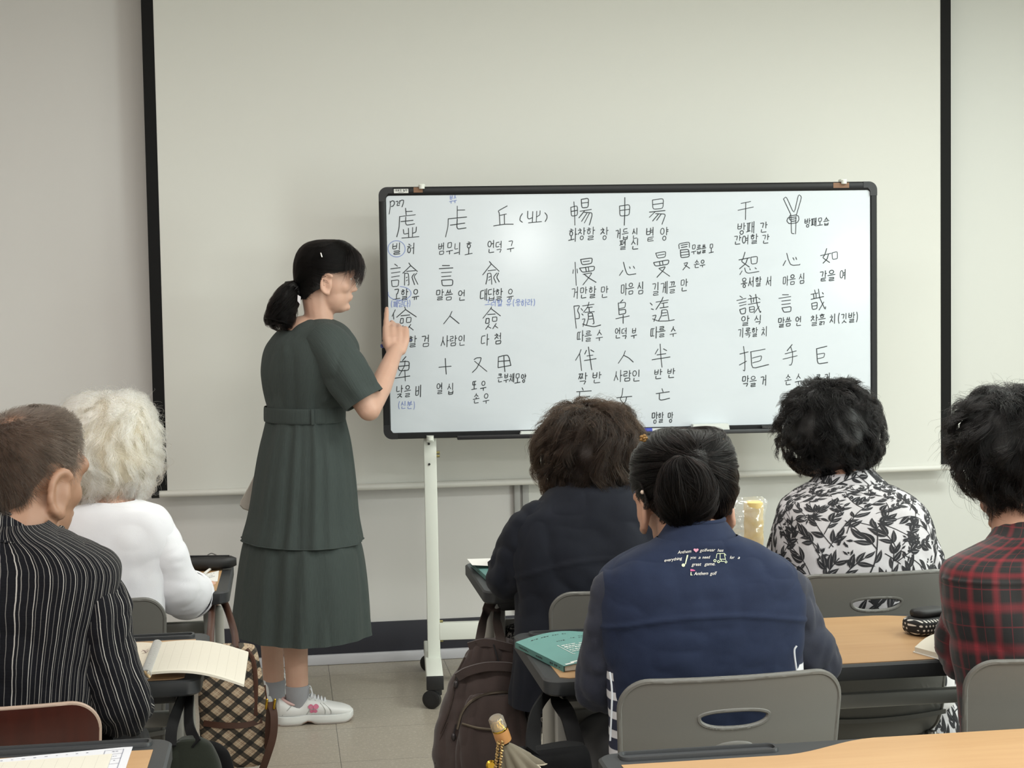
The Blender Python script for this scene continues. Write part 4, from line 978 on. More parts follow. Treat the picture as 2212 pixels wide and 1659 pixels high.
hand(b, wrl, np.array([-.08, 0, -1]), np.array([-.6, .8, 0]), 1, (.6, .7, .8, .8), .6, .95)
# legs
anr, anl = U(643, 1500, 5.215), U(592, 1487, 5.50); knr, knl = np.array([anr[0] + .012, 5.24, .44]), np.array([anl[0] + .012, 5.47, .45])
for hip, kn, an in ((np.array([tc[0] + .0, 5.24, .86]), knr, anr), (np.array([tc[0] - .02, 5.40, .86]), knl, anl)):
    P = spline([hip, kn, kn * .62 + an * .38 + np.array([-.010, -.004, 0]), an], 6); 
    cap(b, P, np.interp(np.linspace(0, 1, len(P)), [0, .33, .40, .60, .80, 1.0], [.080, .056, .052, .0505, .040, .036]), 16)
V_, F_ = fuse(b, .0042, 8)
mesh_obj('body', V_, F_, m_skin_a, T, smooth=180)
# eyes, brows and lips
me_w, me_d, me_l = mat('eye_white', 'd9d4cd', .3), mat('eye_dark', '2a1d18', .2), mat('lip_tone', 'a8665a', .5)
for s_ in (-1, 1):
    c = HCt + HM @ np.array([.0735, s_ * .031, .006]); b = MB(); b.ell(c, (.0095, .0125, .0065), 16, 10, HM); o = b.build('eye', me_w, T)
    MB().ell(c + HM @ np.array([.0055, 0, 0]), (.0055, .0055, .0055), 12, 8, HM).build('iris', me_d, o)
    MB().tube([HCt + HM @ np.array([.090, s_ * .016, .026]), HCt + HM @ np.array([.0905, s_ * .032, .031]), HCt + HM @ np.array([.080, s_ * .048, .027])], [.0022, .0028, .001], 8).build('eyebrow', me_d, T)
# hair
m_hblack, m_hcap = hair_mat('hair_black', '050404', '100b0a', .28), mat('scalp_black', '0b0909', .55, bump=(300, .5, .002))
hs = setarc(Surf([RT_(515, 716, 730, .9, 5.285), RT_(519, 692, 752, .9, 5.285), RT_(530, 668, 775, .82, 5.285), RT_(550, 652, 786, .76, 5.285), RT_(580, 642, 789, .70, 5.285), RT_(610, 640, 772, .74, 5.285), RT_(635, 642, 752, .80, 5.285), RT_(655, 650, 742, .8, 5.285)], 6.0))
# rings are measured in profile: front-back extent is the long one
hs = setarc(Surf([[*(HCt + np.array([dx, 0, dz])), w, lb, lf, 2.1, 0] for dx, dz, w, lb, lf in ((.018, .128, .008, .010, .010), (.016, .123, .036, .050, .045), (.010, .108, .062, .078, .078), (.004, .080, .080, .094, .104), (0, .040, .087, .1, .116), (0, .0, .086, .099, .112), (-.004, -.035, .082, .088, .098), (-.008, -.068, .068, .072, .09))], 8.0))
def face_cut(u, v):            # the face side below the fringe stays free
    a = np.abs(u); return a < np.interp(v, [0, .52, .57, .63, .68, .86, 1], [.6, .6, .43, .34, .215, .20, .08])
def capmesh(s, name, m, parent, keep, nu=220, nv=170, disp=None, grow=0):
    us = np.linspace(-.5, .5, nu, endpoint=False); vs = np.linspace(0, 1, nv); Uu, Vv = np.meshgrid(us, vs); P = s.P(Uu, Vv); N = s.Nrm(Uu, Vv)
    if disp is not None: P = P + N * disp(P, Uu, Vv)[..., None]
    P = P + N * grow; k = keep(Uu, Vv); F = []
    for i in range(nv - 1):
        for j in range(nu):
            jj = (j + 1) % nu
            if k[i, j] and k[i + 1, j] and k[i, jj] and k[i + 1, jj]: F.append((i * nu + j, i * nu + jj, (i + 1) * nu + jj, (i + 1) * nu + j))
    Vx = P.reshape(-1, 3); used = sorted({i for f in F for i in f}); mp = {o: n for n, o in enumerate(used)}
    return mesh_obj(name, Vx[used], [tuple(mp[i] for i in f) for f in F], m, parent, smooth=180)
# fringe line: hair combed back to a tail low on the back of the head
tail_u, tail_v = 0.0, .80
def flow_t(u, v): return (np.where(np.abs(u) > .40, -np.sign(u) * .7, -np.sign(u) * np.minimum(1.0, np.abs(u) * 4)), np.where(v < .30, .7, np.clip((np.where(np.abs(u) > .17, .56, tail_v) - v) * 2.2, -.8, .8)) + 0 * u)
hp = capmesh(hs, 'hair', m_hcap, T, face_cut, disp=lambda P, u, v: .003 * fbm(np.stack([u * 30, v * 4, v * 0], -1), 2) - .002)
hair_on(hs, 'hair_strands', hp, 9000, .13, m_hblack, flow_t, lambda u, v: face_cut(u, v) & ((np.abs(u) < .26) | (v < .56)), (.0012, 1.2), 420, .008, .004, .0004, 12, 21, 0, .22)
# fringe
fr = lambda u, v: (np.abs(u) > .355) & (v > .38) & (v < .48)
hair_on(hs, 'fringe', hp, 1300, .078, m_hblack, lambda u, v: (-np.sign(u) * .22, np.ones_like(u)), fr, (.004, .5), 60, .009, .012, .0004, 10, 22, .004, .25)
hair_on(hs, 'temple_hair', hp, 900, .085, m_hblack, lambda u, v: (-np.sign(u) * .8, .42 * np.exp(-((np.abs(u) - .36) / .07) ** 2) - .05), lambda u, v: (np.abs(u) > .30) & (np.abs(u) < .40) & (v > .50) & (v < .575), (.002, .6), 60, .006, .005, .0004, 12, 24, .002, .12)
# ponytail with a scrunchie
pt0 = U(642, 620, 5.285); pt = [pt0 + np.array([.012, 0, .004]), U(631, 630, 5.27), U(618, 650, 5.26), U(608, 674, 5.255), U(603, 696, 5.255)]
pl_ = spline(pt, 6); b = MB(); b.tube(pl_, np.interp(np.linspace(0, 1, len(pl_)), [0, .2, .6, .85, 1], [.020, .036, .041, .030, .008]), 24); 
V_ = b.verts(); V_ = V_ + .006 * np.stack([vnoise(V_ * 60 + k * 9) for k in range(3)], -1); tailo = mesh_obj('ponytail', V_, b.F, m_hcap, T, smooth=180)
def strands_tube(parent, name, path, rads, n, m, curl=(.006, 2), seed=5, K=14, width=.0004, lo=(0, .3), ext=(.9, 1.08)):
    q = np.random.default_rng(seed); path = spline(path, 10); TT, N, B_ = frames(path); L = np.linspace(0, 1, len(path)); pts = np.empty((n, K, 3))
    nc = max(8, n // 25); ci = q.integers(0, nc, n); a = q.uniform(0, 2 * PI, nc)[ci] + q.normal(0, .16, n); rr = np.sqrt(q.uniform(.2, 1.15, nc))[ci] * q.uniform(.92, 1.06, n); ph = q.uniform(0, 6.28, nc)[ci] + q.normal(0, .3, n); s0 = q.uniform(*lo, n); s1 = q.uniform(ext[0], ext[1], nc)[ci] * q.uniform(.95, 1.03, n)
    for k in range(K):
        t_ = s0 + (s1 - s0) * k / (K - 1); tc_ = np.clip(t_, 0, 1)
        C = np.stack([np.interp(tc_, L, path[:, i]) for i in range(3)], 1); n_ = np.stack([np.interp(tc_, L, N[:, i]) for i in range(3)], 1); b_ = np.stack([np.interp(tc_, L, B_[:, i]) for i in range(3)], 1)
        C = C + (t_ - tc_)[:, None] * (path[-1] - path[-4]) * 3
        r_ = np.interp(tc_, np.linspace(0, 1, len(rads)), rads) * rr; w = curl[0] * k / (K - 1)
        p = ph + curl[1] * 6.28 * k / (K - 1)
        pts[:, k] = C + (np.cos(a) * r_ + w * np.cos(p))[:, None] * n_ + (np.sin(a) * r_ + w * np.sin(p))[:, None] * b_
    return curves_obj(name, pts, (width * (1 - .6 * np.linspace(0, 1, K) ** 2))[None], m, parent)
strands_tube(tailo, 'tail_strands', pt + [U(599, 708, 5.25)], [.020, .037, .044, .041, .034], 3600, m_hblack, (.012, 1.8), ext=(.75, 1.05))
b = MB(); a = np.linspace(0, 2 * PI, 30); ax = unit(pt[2] - pt[0]); sx_ = unit(np.cross(ax, (0, 1, 0))); c = U(637, 628, 5.28)
P = np.array([c + (sx_ * math.cos(k) + np.array([0, 1, 0]) * math.sin(k)) * .026 for k in a]); b.tube(P, .006 + .002 * np.sin(a * 9), 10, caps=False)
so = b.build('scrunchie', mat('scrunchie_navy', '2b2c3a', .8), T)
q = np.random.default_rng(2); b = MB()
for k in range(26): b.ell(c + (sx_ * math.cos(k * .24) + np.array([0, 1, 0]) * math.sin(k * .24)) * .030 + q.normal(0, .002, 3), (.0022,) * 3, 6, 4)
b.build('scrunchie_dots', mat('dot_white', 'd4d2d6', .6), so)
b = MB(); d_ = U(643, 637, 5.19); b.add([d_, d_ + np.array([.010, -.004, -.006]), d_ + np.array([.008, -.006, -.032]), d_ + np.array([-.001, -.004, -.020])], [(0, 1, 2, 3)]); b.add([d_ + np.array([0, .003, 0]), d_ + np.array([.010, -.001, -.006]), d_ + np.array([.008, -.003, -.032]), d_ + np.array([-.001, -.001, -.020])], [(3, 2, 1, 0)])
b.build('scrunchie_bow', mat('bow_white', 'c9c5c9', .7), so)
b = MB(); hpv = U(693, 547, 5.19); b.tube([hpv, hpv + np.array([.003, -.002, -.012])], .0025, 8, round_ends=True); b.build('hair_pin', mat('silver_pin', 'd8d6d0', .2, 1), T)
# socks and sneakers
m_sock = fabric('sock_grey', '8b8b90', '9a9a9e', .95, 500, .5)
def sock(an, toe_yaw):
    b = MB(); b.tube([an + np.array([0, 0, .032]), an + np.array([0, 0, .028]), an + np.array([0, 0, -.01]), an + np.array([.004, 0, -.05])], [.0385, .0400, .038, .035], 24); b.build('sock', m_sock, T)
sock(anr, 0); sock(anl, 0)
m_sneak, m_solew, m_line = mat('sneaker_white', 'd9d9d8', .5, bump=(500, .1)), mat('sneaker_sole', 'd2d3d1', .55), mat('sneaker_grey_trim', 'a3a5a2', .5)
m_pink, m_lining = mat('butterfly_pink', 'c9708c', .5), mat('lining_pink', 'd3b0ac', .8)
def sneaker(heel, yaw, L=.252, emblem=True):
    a = math.radians(yaw); f = np.array([math.cos(a), math.sin(a), 0]); s_ = np.array([f[1], -f[0], 0]); h = np.asarray(heel, float)   # s_: towards the camera side
    W3 = lambda x, y, z: h + f * x * L + s_ * y + np.array([0, 0, z])
    xs = [0, .03, .10, .20, .30, .40, .52, .64, .76, .88, .96, 1.0]
    w = [.020, .033, .040, .041, .040, .040, .042, .045, .045, .039, .026, .007]; zt = [.066, .083, .080, .068, .066, .088, .080, .068, .059, .052, .044, .034]
    def rowat(x):
        ww, z1 = np.interp(x, xs, w), np.interp(x, xs, zt); th = np.linspace(0, 2 * PI, 36, endpoint=False)
        return [W3(x, ww * np.sign(math.cos(k)) * abs(math.cos(k)) ** .75, .022 + (z1 - .022) * (.5 + .5 * np.sign(math.sin(k)) * abs(math.sin(k)) ** .8)) for k in th]
    X = np.concatenate([np.linspace(0, .06, 5), np.linspace(.1, .9, 22), np.linspace(.93, 1, 6)])
    b = MB(); rows = np.array([rowat(x) for x in X]); b.grid(rows, 0, None, True); b.add(rows[0], [tuple(range(36))]); b.add(rows[-1], [tuple(range(36))[::-1]])
    o = b.build('sneaker', m_sneak, T, 60)
    ol = []
    for sg in (1, -1):
        xx = np.linspace(0, 1, 24) if sg > 0 else np.linspace(1, 0, 24)
        ol += [(x, sg * (np.interp(x, xs, w) * (1.08 - .12 * math.exp(-((x - .42) / .1) ** 2)) + .003)) for x in xx]
    zc = lambda x: .010 * math.exp(-((x - .40) / .07) ** 2) + .012 * max(0, (x - .85) / .15) ** 2
    n = len(ol); b = MB(); rows = np.array([[W3(x, y * k_, zz + (zc(x) if zi < 2 else zc(x) * .3)) for x, y in ol] for zi, (zz, k_) in enumerate(((.001, .93), (.004, 1.0), (.018, 1.03), (.029, .99), (.030, .9)))])
    b.grid(rows, 0, None, True); b.add(rows[0], [tuple(range(n))[::-1]]); b.add(rows[-1], [tuple(range(n))]); b.build('sole', m_solew, o, 50)
    b = MB(); rows = np.array([[W3(x, y * k_, zz + zc(x) * (1 if zi == 0 else .9)) for x, y in ol] for zi, (zz, k_) in enumerate(((.0, .90), (.0055, 1.03)))]); b.grid(rows, 0, None, True); b.add(rows[0], [tuple(range(n))[::-1]]); b.build('outsole', mat('gum_sole', 'b28d7c', .6), o)
    side = lambda x, z, out=.0008: W3(x, np.interp(x, xs, w) * (1 - min(.999, abs((z - .022) / (np.interp(x, xs, zt) - .022) * 2 - 1)) ** 2.5) ** .375 + out, z)
    b = MB()
    for ln_ in ([(.06, .034), (.16, .06), (.24, .074)], [(.38, .034), (.44, .06), (.50, .078)], [(.62, .034), (.62, .05), (.56, .070)], [(.70, .034), (.69, .048), (.60, .068)]):
        P = spline([side(*p) for p in ln_], 8); b.tube(P, .0014, 6)
    b.build('side_seam', m_line, o)
    b = MB(); P = []
    for k in np.linspace(0, 2 * PI, 40): P.append(W3(.205 + .125 * math.cos(k), .031 * math.sin(k), np.interp(.205 + .125 * math.cos(k), xs, zt) + .001))
    b.tube(P, .0045, 8, caps=False); b.build('collar_lining', m_lining, o)
    b = MB()
    for i, x in enumerate(np.linspace(.40, .62, 6)):
        z = np.interp(x, xs, zt); wl = .020
        b.tube(spline([W3(x - .01, wl, z - .010), W3(x + .008, wl * .4, z + .006), W3(x + .012, -wl * .3, z + .006), W3(x + .02, -wl, z - .008)], 5), .0022, 6)
        b.tube(spline([W3(x - .01, -wl, z - .010), W3(x + .010, -wl * .2, z + .008), W3(x + .02, wl, z - .006)], 5), .0022, 6)
    for q_ in (1, -1): b.tube(spline([W3(.40, .004, .102), W3(.44, .02 * q_, .116), W3(.47, .032 * q_, .092), W3(.43, .03 * q_, .082)], 6), .002, 6)
    b.tube([W3(.385, 0, .09), W3(.375, .002, .122)], .004, 8)
    b.build('laces', mat('lace_white', 'dcdcdf', .8), o)
    if emblem:
        b = MB()
        for sx_, sz_ in ((-1, 1), (1, 1), (-1, -1), (1, -1)):
            k_ = 1.0 if sz_ > 0 else .72; cx, cz = .47 + sx_ * .034 * k_,   .052 + sz_ * .0088 * k_
            pts = [side(cx + .030 * k_ * math.cos(q_) * (1 + .25 * math.cos(q_ * 2)), cz + .0085 * k_ * math.sin(q_) + sx_ * sz_ * 0, .0024) for q_ in np.linspace(0, 2 * PI, 14, endpoint=False)]
            b.add(pts, [tuple(range(14))])
        b.tube([side(.47, .042, .003), side(.472, .062, .003)], .0011, 6); b.build('butterfly_emblem', m_pink, o)
    return o
sneaker(np.array([UZ(599, 1557, 0)[0], anr[1] - .002, 0]), 2)
sneaker(np.array([anl[0] - .045, 5.475, 0]), 62, .246, False)
# the blue pen in the raised hand and the cloth in the other
pa, pb = U(823, 748, 5.41), U(890, 734, 5.445); r = thing('marker', 'blue marker pen held across the teacher\'s raised fist', 'marker pen', (pa + pb) / 2)
d = unit(pb - pa); b = MB(); b.tube([pa, pa + d * .012, pb - d * .03, pb - d * .027], [.0065, .0075, .0075, .0055], 14); b.build('barrel', mat('pen_blue', '2f3f95', .35), r)
MB().tube([pb - d * .028, pb - d * .012, pb], [.0055, .0035, .0018], 12).build('tip', mat('pen_navy', '1d2558', .4), r)
c0 = U(549, 1060, 5.47); r = thing('folded_cloth', 'folded beige cloth held low behind the teacher\'s skirt', 'cloth', c0)
pk = [(548, 1028), (536, 1052), (519, 1082), (517, 1092), (524, 1100), (541, 1106), (560, 1108), (575, 1060)]
pp = [U(*p, 5.47) for p in pk]; n = len(pp); off_ = np.array([.004, .012, 0]); b = MB()
cen = sum(pp) / n; inn = [cen + (p - cen) * .85 for p in pp]
rows = [[p + off_ * 0 for p in inn], [p - off_ * .3 for p in inn], [p + off_ * .3 for p in pp], [p + off_ for p in pp], [p + off_ * 1.6 for p in inn]]
b.grid(np.array(rows[1:]), 0, None, True); b.add(rows[1], [tuple(range(n))]); b.add(rows[-1], [tuple(range(n))[::-1]])
b.build('cloth_fold', fabric('cloth_beige', 'b3aca3', 'c0bab1', .95, 600, .4), r)
# ------------------------------------------------------------------ the seated class
m_trous = fabric('trousers_charcoal', '3d3e40', '49494b', .9); m_shoe = mat('plain_shoe_black', '1c1b1b', .5); m_ssole = mat('plain_sole', '4b4642', .7)
def lower_body(person, b, cx, ycen, m_tr, name='trousers', hipw=.155, spread=.10, foot=.40, rt=.078, kdx=0.0):
    """thighs on the seat, shins down to shoes; trouser legs are garments over the body"""
    g = MB()
    for s_ in (-1, 1):
        hp = np.array([cx + s_ * .085, ycen - .02, .525]); kn = np.array([cx + kdx + s_ * spread, ycen + .37, .52]); an = np.array([cx + kdx + s_ * (spread + .01), ycen + foot - .03, .10])
        cap(b, [hp, kn], [.070, .050]); cap(b, [kn, kn * .6 + an * .4, an], [.050, .044, .034])
        P = spline([hp, hp * .4 + kn * .6 + np.array([0, 0, .005]), kn + np.array([0, .012, .004]), kn * .8 + an * .2 + np.array([0, .018, 0]), kn * .4 + an * .6, an + np.array([0, 0, -.02])], 8)
        sleeve(g, P[::4], [rt, rt, rt * .9, rt * .84, rt * .78, rt * .74], 32, 60, lambda P_, a, v: .006 * fbm(P_ * 15, 2), up=(1, 0, 0))
        shoe_simple(person, an + np.array([0, -.075, -an[2] + .0]), 90, .245, m_shoe, m_ssole)
    hipc = [cx, ycen, .525]
    hs_ = Surf([[cx, ycen + .0, .445, hipw * .9, .13, .13, 2.6, 0], [cx, ycen, .47, hipw, .145, .15, 2.5, 0], [cx, ycen, .56, hipw, .145, .14, 2.4, 0], [cx, ycen, .64, hipw * .93, .125, .12, 2.3, 0]], 90)
    hs_.mesh(g, 60, 20); g.build(name, m_tr, person, 180, True)
    b.ell((cx, ycen, .55), (hipw * .75, .09, .075))
def finish_body(b, person, m, vox=.0052):
    V_, F_ = fuse(b, vox, 7); return mesh_obj('body', V_, F_, m, person, smooth=180)
def face_bits(person, c, M):
    for s_ in (-1, 1):
        p = c + M @ np.array([.0785, s_ * .031, .006]); o = MB().ell(p, (.0095, .0125, .0055), 14, 8, M).build('eye', me_w, person)
        MB().ell(p + M @ np.array([.0055, 0, 0]), (.0055, .0055, .005), 12, 8, M).build('iris', me_d, o)
        MB().tube([c + M @ np.array([.090, s_ * .016, .026]), c + M @ np.array([.0905, s_ * .032, .031]), c + M @ np.array([.080, s_ * .048, .027])], [.0022, .0028, .001], 8).build('eyebrow', me_d, person)
def addf(*fs): return lambda P, u=None, v=None: sum((f(P, u, v) if f.__code__.co_argcount >= 3 else f(P)) for f in fs)
def soft(amp, sc, seed=0): return lambda P, u=None, v=None: amp * fbm(P * np.array(sc) + seed * 3.1, 3)
def ridge(amp, sc, seed=0, p=.7): return lambda P, u=None, v=None: amp * (np.abs(vnoise(P * np.array(sc) + seed * 5.7)) ** p - .45) + amp * .4 * (np.abs(vnoise(P * np.array(sc) * 2.1 + seed * 2.3)) ** p - .45)
def arm(b, sh, el, wr, r=(.034, .034, .025), hd=None, nrm=(0, 0, 1), side=1, curl=(.5, .55, .6, .65), k=.95):
    cap(b, [sh, el], [r[0], r[1]]); cap(b, [el, el * .6 + wr * .4, wr], [r[1], r[1] * .95, r[2]])
    hand(b, wr, hd if hd is not None else wr - el, np.array(nrm, float), side, curl, .7, k)

# ---- 1. navy golf vest, hair in a bun (middle right desk)
GY = 2.63
g0 = U(1508, 1300, GY); G = thing('person', 'seated woman with a dark bun, navy vest with printed golf lettering on the back', 'person', (g0[0], GY, 0))
m_vest = fabric('vest_navy', '1b2236', '232c42', .85, 1100, .3, .05, 40); m_slv = fabric('sleeve_sheer_navy', '252936', '32343f', .7, 900, .4, .1, 60)
gr = lambda y, xl, xr, rb=.55, rf=.6, n=2.4, Y=GY: R(y, xl, xr, Y, rb, rf, n)
vest = Surf([gr(1158, 1420, 1590, .75, .75, 2.2), gr(1168, 1404, 1606, .70, .7, 2.2), gr(1186, 1362, 1640, .52, .6), gr(1206, 1322, 1680, .46, .55), gr(1228, 1296, 1714, .46, .5), gr(1262, 1288, 1733, .50, .5), gr(1330, 1290, 1736, .53, .5), gr(1400, 1303, 1731, .54, .5), gr(1470, 1318, 1722, .53, .5), gr(1560, 1330, 1716, .50, .5), gr(1640, 1336, 1712, .50, .5)])
yk = lambda P, u, v: .0035 * np.exp(-((P[..., 2] - (U(1508, 1308, GY)[2] - .020 * (np.abs(P[..., 0] - g0[0]) / .16) ** 2)) / .0035) ** 2) * (np.abs(u) < .25)
seamR = line_fold([U(1727, 1236, 2.55), U(1724, 1340, 2.52), U(1716, 1430, 2.53)], .006, -.004); seamL = line_fold([U(1296, 1236, 2.55), U(1306, 1340, 2.52), U(1318, 1440, 2.53)], .006, -.004)
gd = addf(creases(3, 22, ((g0[0] - .17, 2.45, .80), (g0[0] + .17, 2.55, 1.02)), .0035, .012, (.9, 0, -.5), (.05, .16)), soft(.0032, (11, 8, 14), 2), ridge(.007, (9, 9, 13), 1), yk, seamR, seamL)
vb = MB(); vest.mesh(vb, 180, 150, gd, uvs=(1, .6)); vest_o = vb.build('vest', m_vest, G, 180, True)
col = Surf([gr(1122, 1446, 1562, .95, .95, 2.0, 2.665), gr(1130, 1440, 1570, .95, .95, 2.0, 2.66), gr(1150, 1430, 1582, .9, .9, 2.1, 2.65), gr(1170, 1415, 1598, .8, .8, 2.1, 2.64)])
b = MB(); col.mesh(b, 90, 30, soft(.002, (14, 14, 20), 4)); col.mesh(b, 90, 8, None, v0=0, v1=.5, off=-.006); q = np.linspace(-.5, .5, 90); b.tube(col.P(q, np.zeros(90)) * 1.0, .0042, 8, caps=False); b.build('collar', m_vest, G, 180)
m_str = bpy.data.materials.new('shirt_navy_white_stripe'); m_str.use_nodes = True; t = NT(m_str); z_ = t.xyz(t.coord())[2]; t.col(t.mix(t.band(z_, .034, .1, .55, .04), lin('23273a'), lin('c9c9cc'))); t.b.inputs['Roughness'].default_value = .9
shirt = Surf([gr(1380, 1300, 1728, .40, .45), gr(1430, 1306, 1730, .40, .45), gr(1480, 1312, 1732, .40, .45), gr(1560, 1318, 1728, .40, .45), gr(1650, 1320, 1724, .40, .45)])
b = MB(); shirt.mesh(b, 90, 50, soft(.004, (14, 14, 10), 6)); b.build('striped_shirt', m_str, G, 180)
for s_, pts in ((-1, [U(1317, 1452, 2.53), U(1322, 1500, 2.53), U(1318, 1600, 2.53)]), (1, [U(1721, 1395, 2.53), U(1716, 1410, 2.53), U(1724, 1470, 2.53)])):
    b = MB(); b.tube(spline(pts, 6), .0016, 6); b.build('side_piping', mat('piping_white', 'c3c6cc', .6), G)
gsl, gsr = U(1338, 1272, GY), U(1688, 1272, GY); gel, ger = U(1302, 1490, 2.70), U(1750, 1440, 2.70); gwl, gwr = np.array([gel[0] + .13, 2.92, .765]), np.array([ger[0] - .10, 2.95, .765])
sd = addf(creases(8, 20, ((gel[0] - .05, 2.55, .72), (gel[0] + .06, 2.85, .98)), .006, .011, (1, .3, .4), (.04, .09)), creases(9, 20, ((ger[0] - .06, 2.55, .74), (ger[0] + .05, 2.85, .98)), .006, .011, (1, .3, .4), (.04, .09)), soft(.004, (16, 16, 12), 3), ridge(.010, (26, 18, 16), 2))
for nm, sh, el, wr, k in (('left_sleeve', gsl, gel, gwl, -1), ('right_sleeve', gsr, ger, gwr, 1)):
    b = MB(); sleeve(b, [sh + np.array([-k * .030, 0, .008]), sh, sh * .55 + el * .45 + np.array([k * .004, -.004, 0]), el + np.array([k * .002, 0, .012]), el * .7 + wr * .3 + np.array([0, .01, .014]), wr], [.028, .044, .048, .050, .045, .038], 48, 100, sd, up=(0, -1, .2)); b.build(nm, m_slv, G, 180, True)
HG = U(1476, 1076, 2.725); MG = rotm(90, 22)
b = MB(); head(b, HG, MG, .98, ear_dz=-.02, ear_k=1.2); cap(b, [HG + np.array([0, -.02, -.05]), U(1492, 1150, 2.68), U(1500, 1200, 2.66)], [.056, .056, .068]); cap(b, [U(1505, 1270, GY + .02), U(1508, 1640, GY)], [.070, .070], 20); b.ell(U(1505, 1262, GY + .02), (.10, .055, .045))
arm(b, gsl, gel, gwl, hd=np.array([.3, 1, -.05]), side=1); arm(b, gsr, ger, gwr, hd=np.array([-.3, 1, -.05]), side=-1)
lower_body(G, b, g0[0], GY, m_trous); finish_body(b, G, m_skin_b); face_bits(G, HG, MG)
hr = lambda y, xl, xr, rb, rf, Y, n=2.1, tl=0: R(y, xl, xr, Y, rb * 1.27, rf * 1.1, n, 90, tl)
hg = setarc(Surf([hr(929, 1478, 1492, 1, 1, 2.73), hr(933, 1440, 1535, .8, .9, 2.73), hr(948, 1406, 1560, .85, 1.0, 2.73), hr(975, 1384, 1572, .92, 1.1, 2.73), hr(1015, 1372, 1580, .98, 1.1, 2.73), hr(1060, 1371, 1583, .95, 1.1, 2.73), hr(1095, 1388, 1572, .88, 1.0, 2.72), hr(1122, 1410, 1556, .80, .9, 2.71), hr(1146, 1430, 1540, .72, .8, 2.70)]))
keepg = lambda u, v: np.abs(u) < np.interp(v, [0, .45, .58, .64, .75, .87, 1.0], [.6, .6, .40, .25, .205, .165, .07])
m_hbun = hair_mat('hair_dark_brown', '030202', '0d0807', .3)
hgc = capmesh(hg, 'hair', m_hcap, G, keepg, disp=lambda P, u, v: .0025 * fbm(np.stack([u * 30, v * 6, v * 0], -1), 2) - .003)
bun_u, bun_v = -.004, .40
fl_g = lambda u, v: ((bun_u - u) * 3.0 + 0 * v, (bun_v - v) * 1.4)
hair_on(hg, 'hair_strands', hgc, 13000, .14, m_hbun, fl_g, keepg, (.0022, 1.0), 420, .005, .006, .00033, 12, 31, 0, .22)
# bun: hair gathered to a knot and folded down in a rounded lobe
kn_ = U(1478, 990, 2.60); lobe = setarc(Surf([hr(986, 1472, 1486, .8, .8, 2.606), hr(996, 1456, 1504, .62, .7, 2.612), hr(1018, 1438, 1524, .50, .6, 2.620), hr(1055, 1426, 1538, .46, .6, 2.63), hr(1092, 1432, 1534, .46, .6, 2.636), hr(1116, 1450, 1518, .52, .7, 2.644), hr(1130, 1470, 1500, .7, .8, 2.645)]))
bb = MB(); lobe.mesh(bb, 80, 50, lambda P, u, v: .009 * fbm(np.stack([u * 9, v * 2.5, v * 0], -1), 2) - .005)
bo = bb.build('hair_bun', m_hcap, G, 180)
hair_on(lobe, 'bun_strands', bo, 5200, .12, m_hbun, lambda u, v: (.6 * np.sin(v * 4 + 1 + u * 5) + u * .3, np.ones_like(u)), lambda u, v: (v < .6), (.006, .8), 130, .005, .007, .00034, 16, 32, 0, .5)
q = np.random.default_rng(4); n_ = 900; th = q.uniform(0, 2 * PI, n_); K = 10; pts = np.empty((n_, K, 3))
for k in range(K):
    t_ = k / (K - 1); us_, vs_ = bun_u + .085 * t_ * np.cos(th) * 1.2, .40 + .20 * t_ * np.sin(th); Pq = hg.P(us_, vs_); Nq = hg.Nrm(us_, vs_); pts[:, k] = Pq + Nq * (.016 * (1 - t_) ** 2 + .001 + q.normal(0, .0006, n_)[:, None])
curves_obj('knot_strands', pts, np.full((1, K), .00036), m_hbun, bo)
for px, py, lab in ((1389, 946, 0), (1557, 955, 1)):
    c = U(px, py, 2.70 if lab == 0 else 2.685); b = MB()
    for k in range(5): b.ell(c + np.array([.0042 * math.cos(k * 1.257), -.004, .0042 * math.sin(k * 1.257)]), (.0040, .0020, .0032), 10, 6)
    b.ell(c + np.array([0, -.006, 0]), (.003,) * 3, 8, 6); b.build('flower_hair_clip', mat('clip_amber', '7a5a2e', .3, .4), G)
c = U(1388, 1063, 2.68); MB().ell(c, (.004, .004, .004), 10, 8).build('ear_pin', mat('pearl', 'c8b4a4', .3), G)
q = np.random.default_rng(8); n_ = 60; pts = np.empty((n_, 10, 3)); c0, c1 = U(1388, 1040, 2.69), U(1394, 1100, 2.66); c2, c3 = U(1578, 1050, 2.69), U(1574, 1112, 2.68)
for k in range(10):
    t_ = k / 9; ba = np.where(np.arange(n_)[:, None] % 2 == 0, c0 + (c1 - c0) * t_, c2 + (c3 - c2) * t_); pts[:, k] = ba + q.normal(0, .0006, (n_, 3)) + (np.arange(n_)[:, None] / n_ - .5) * np.array([.014, .008, 0]) * (1 - .4 * t_) + np.array([.006, 0, 0]) * math.sin(t_ * 3)
curves_obj('loose_strands', pts, np.full((1, 10), .0003), m_hbun, hgc)
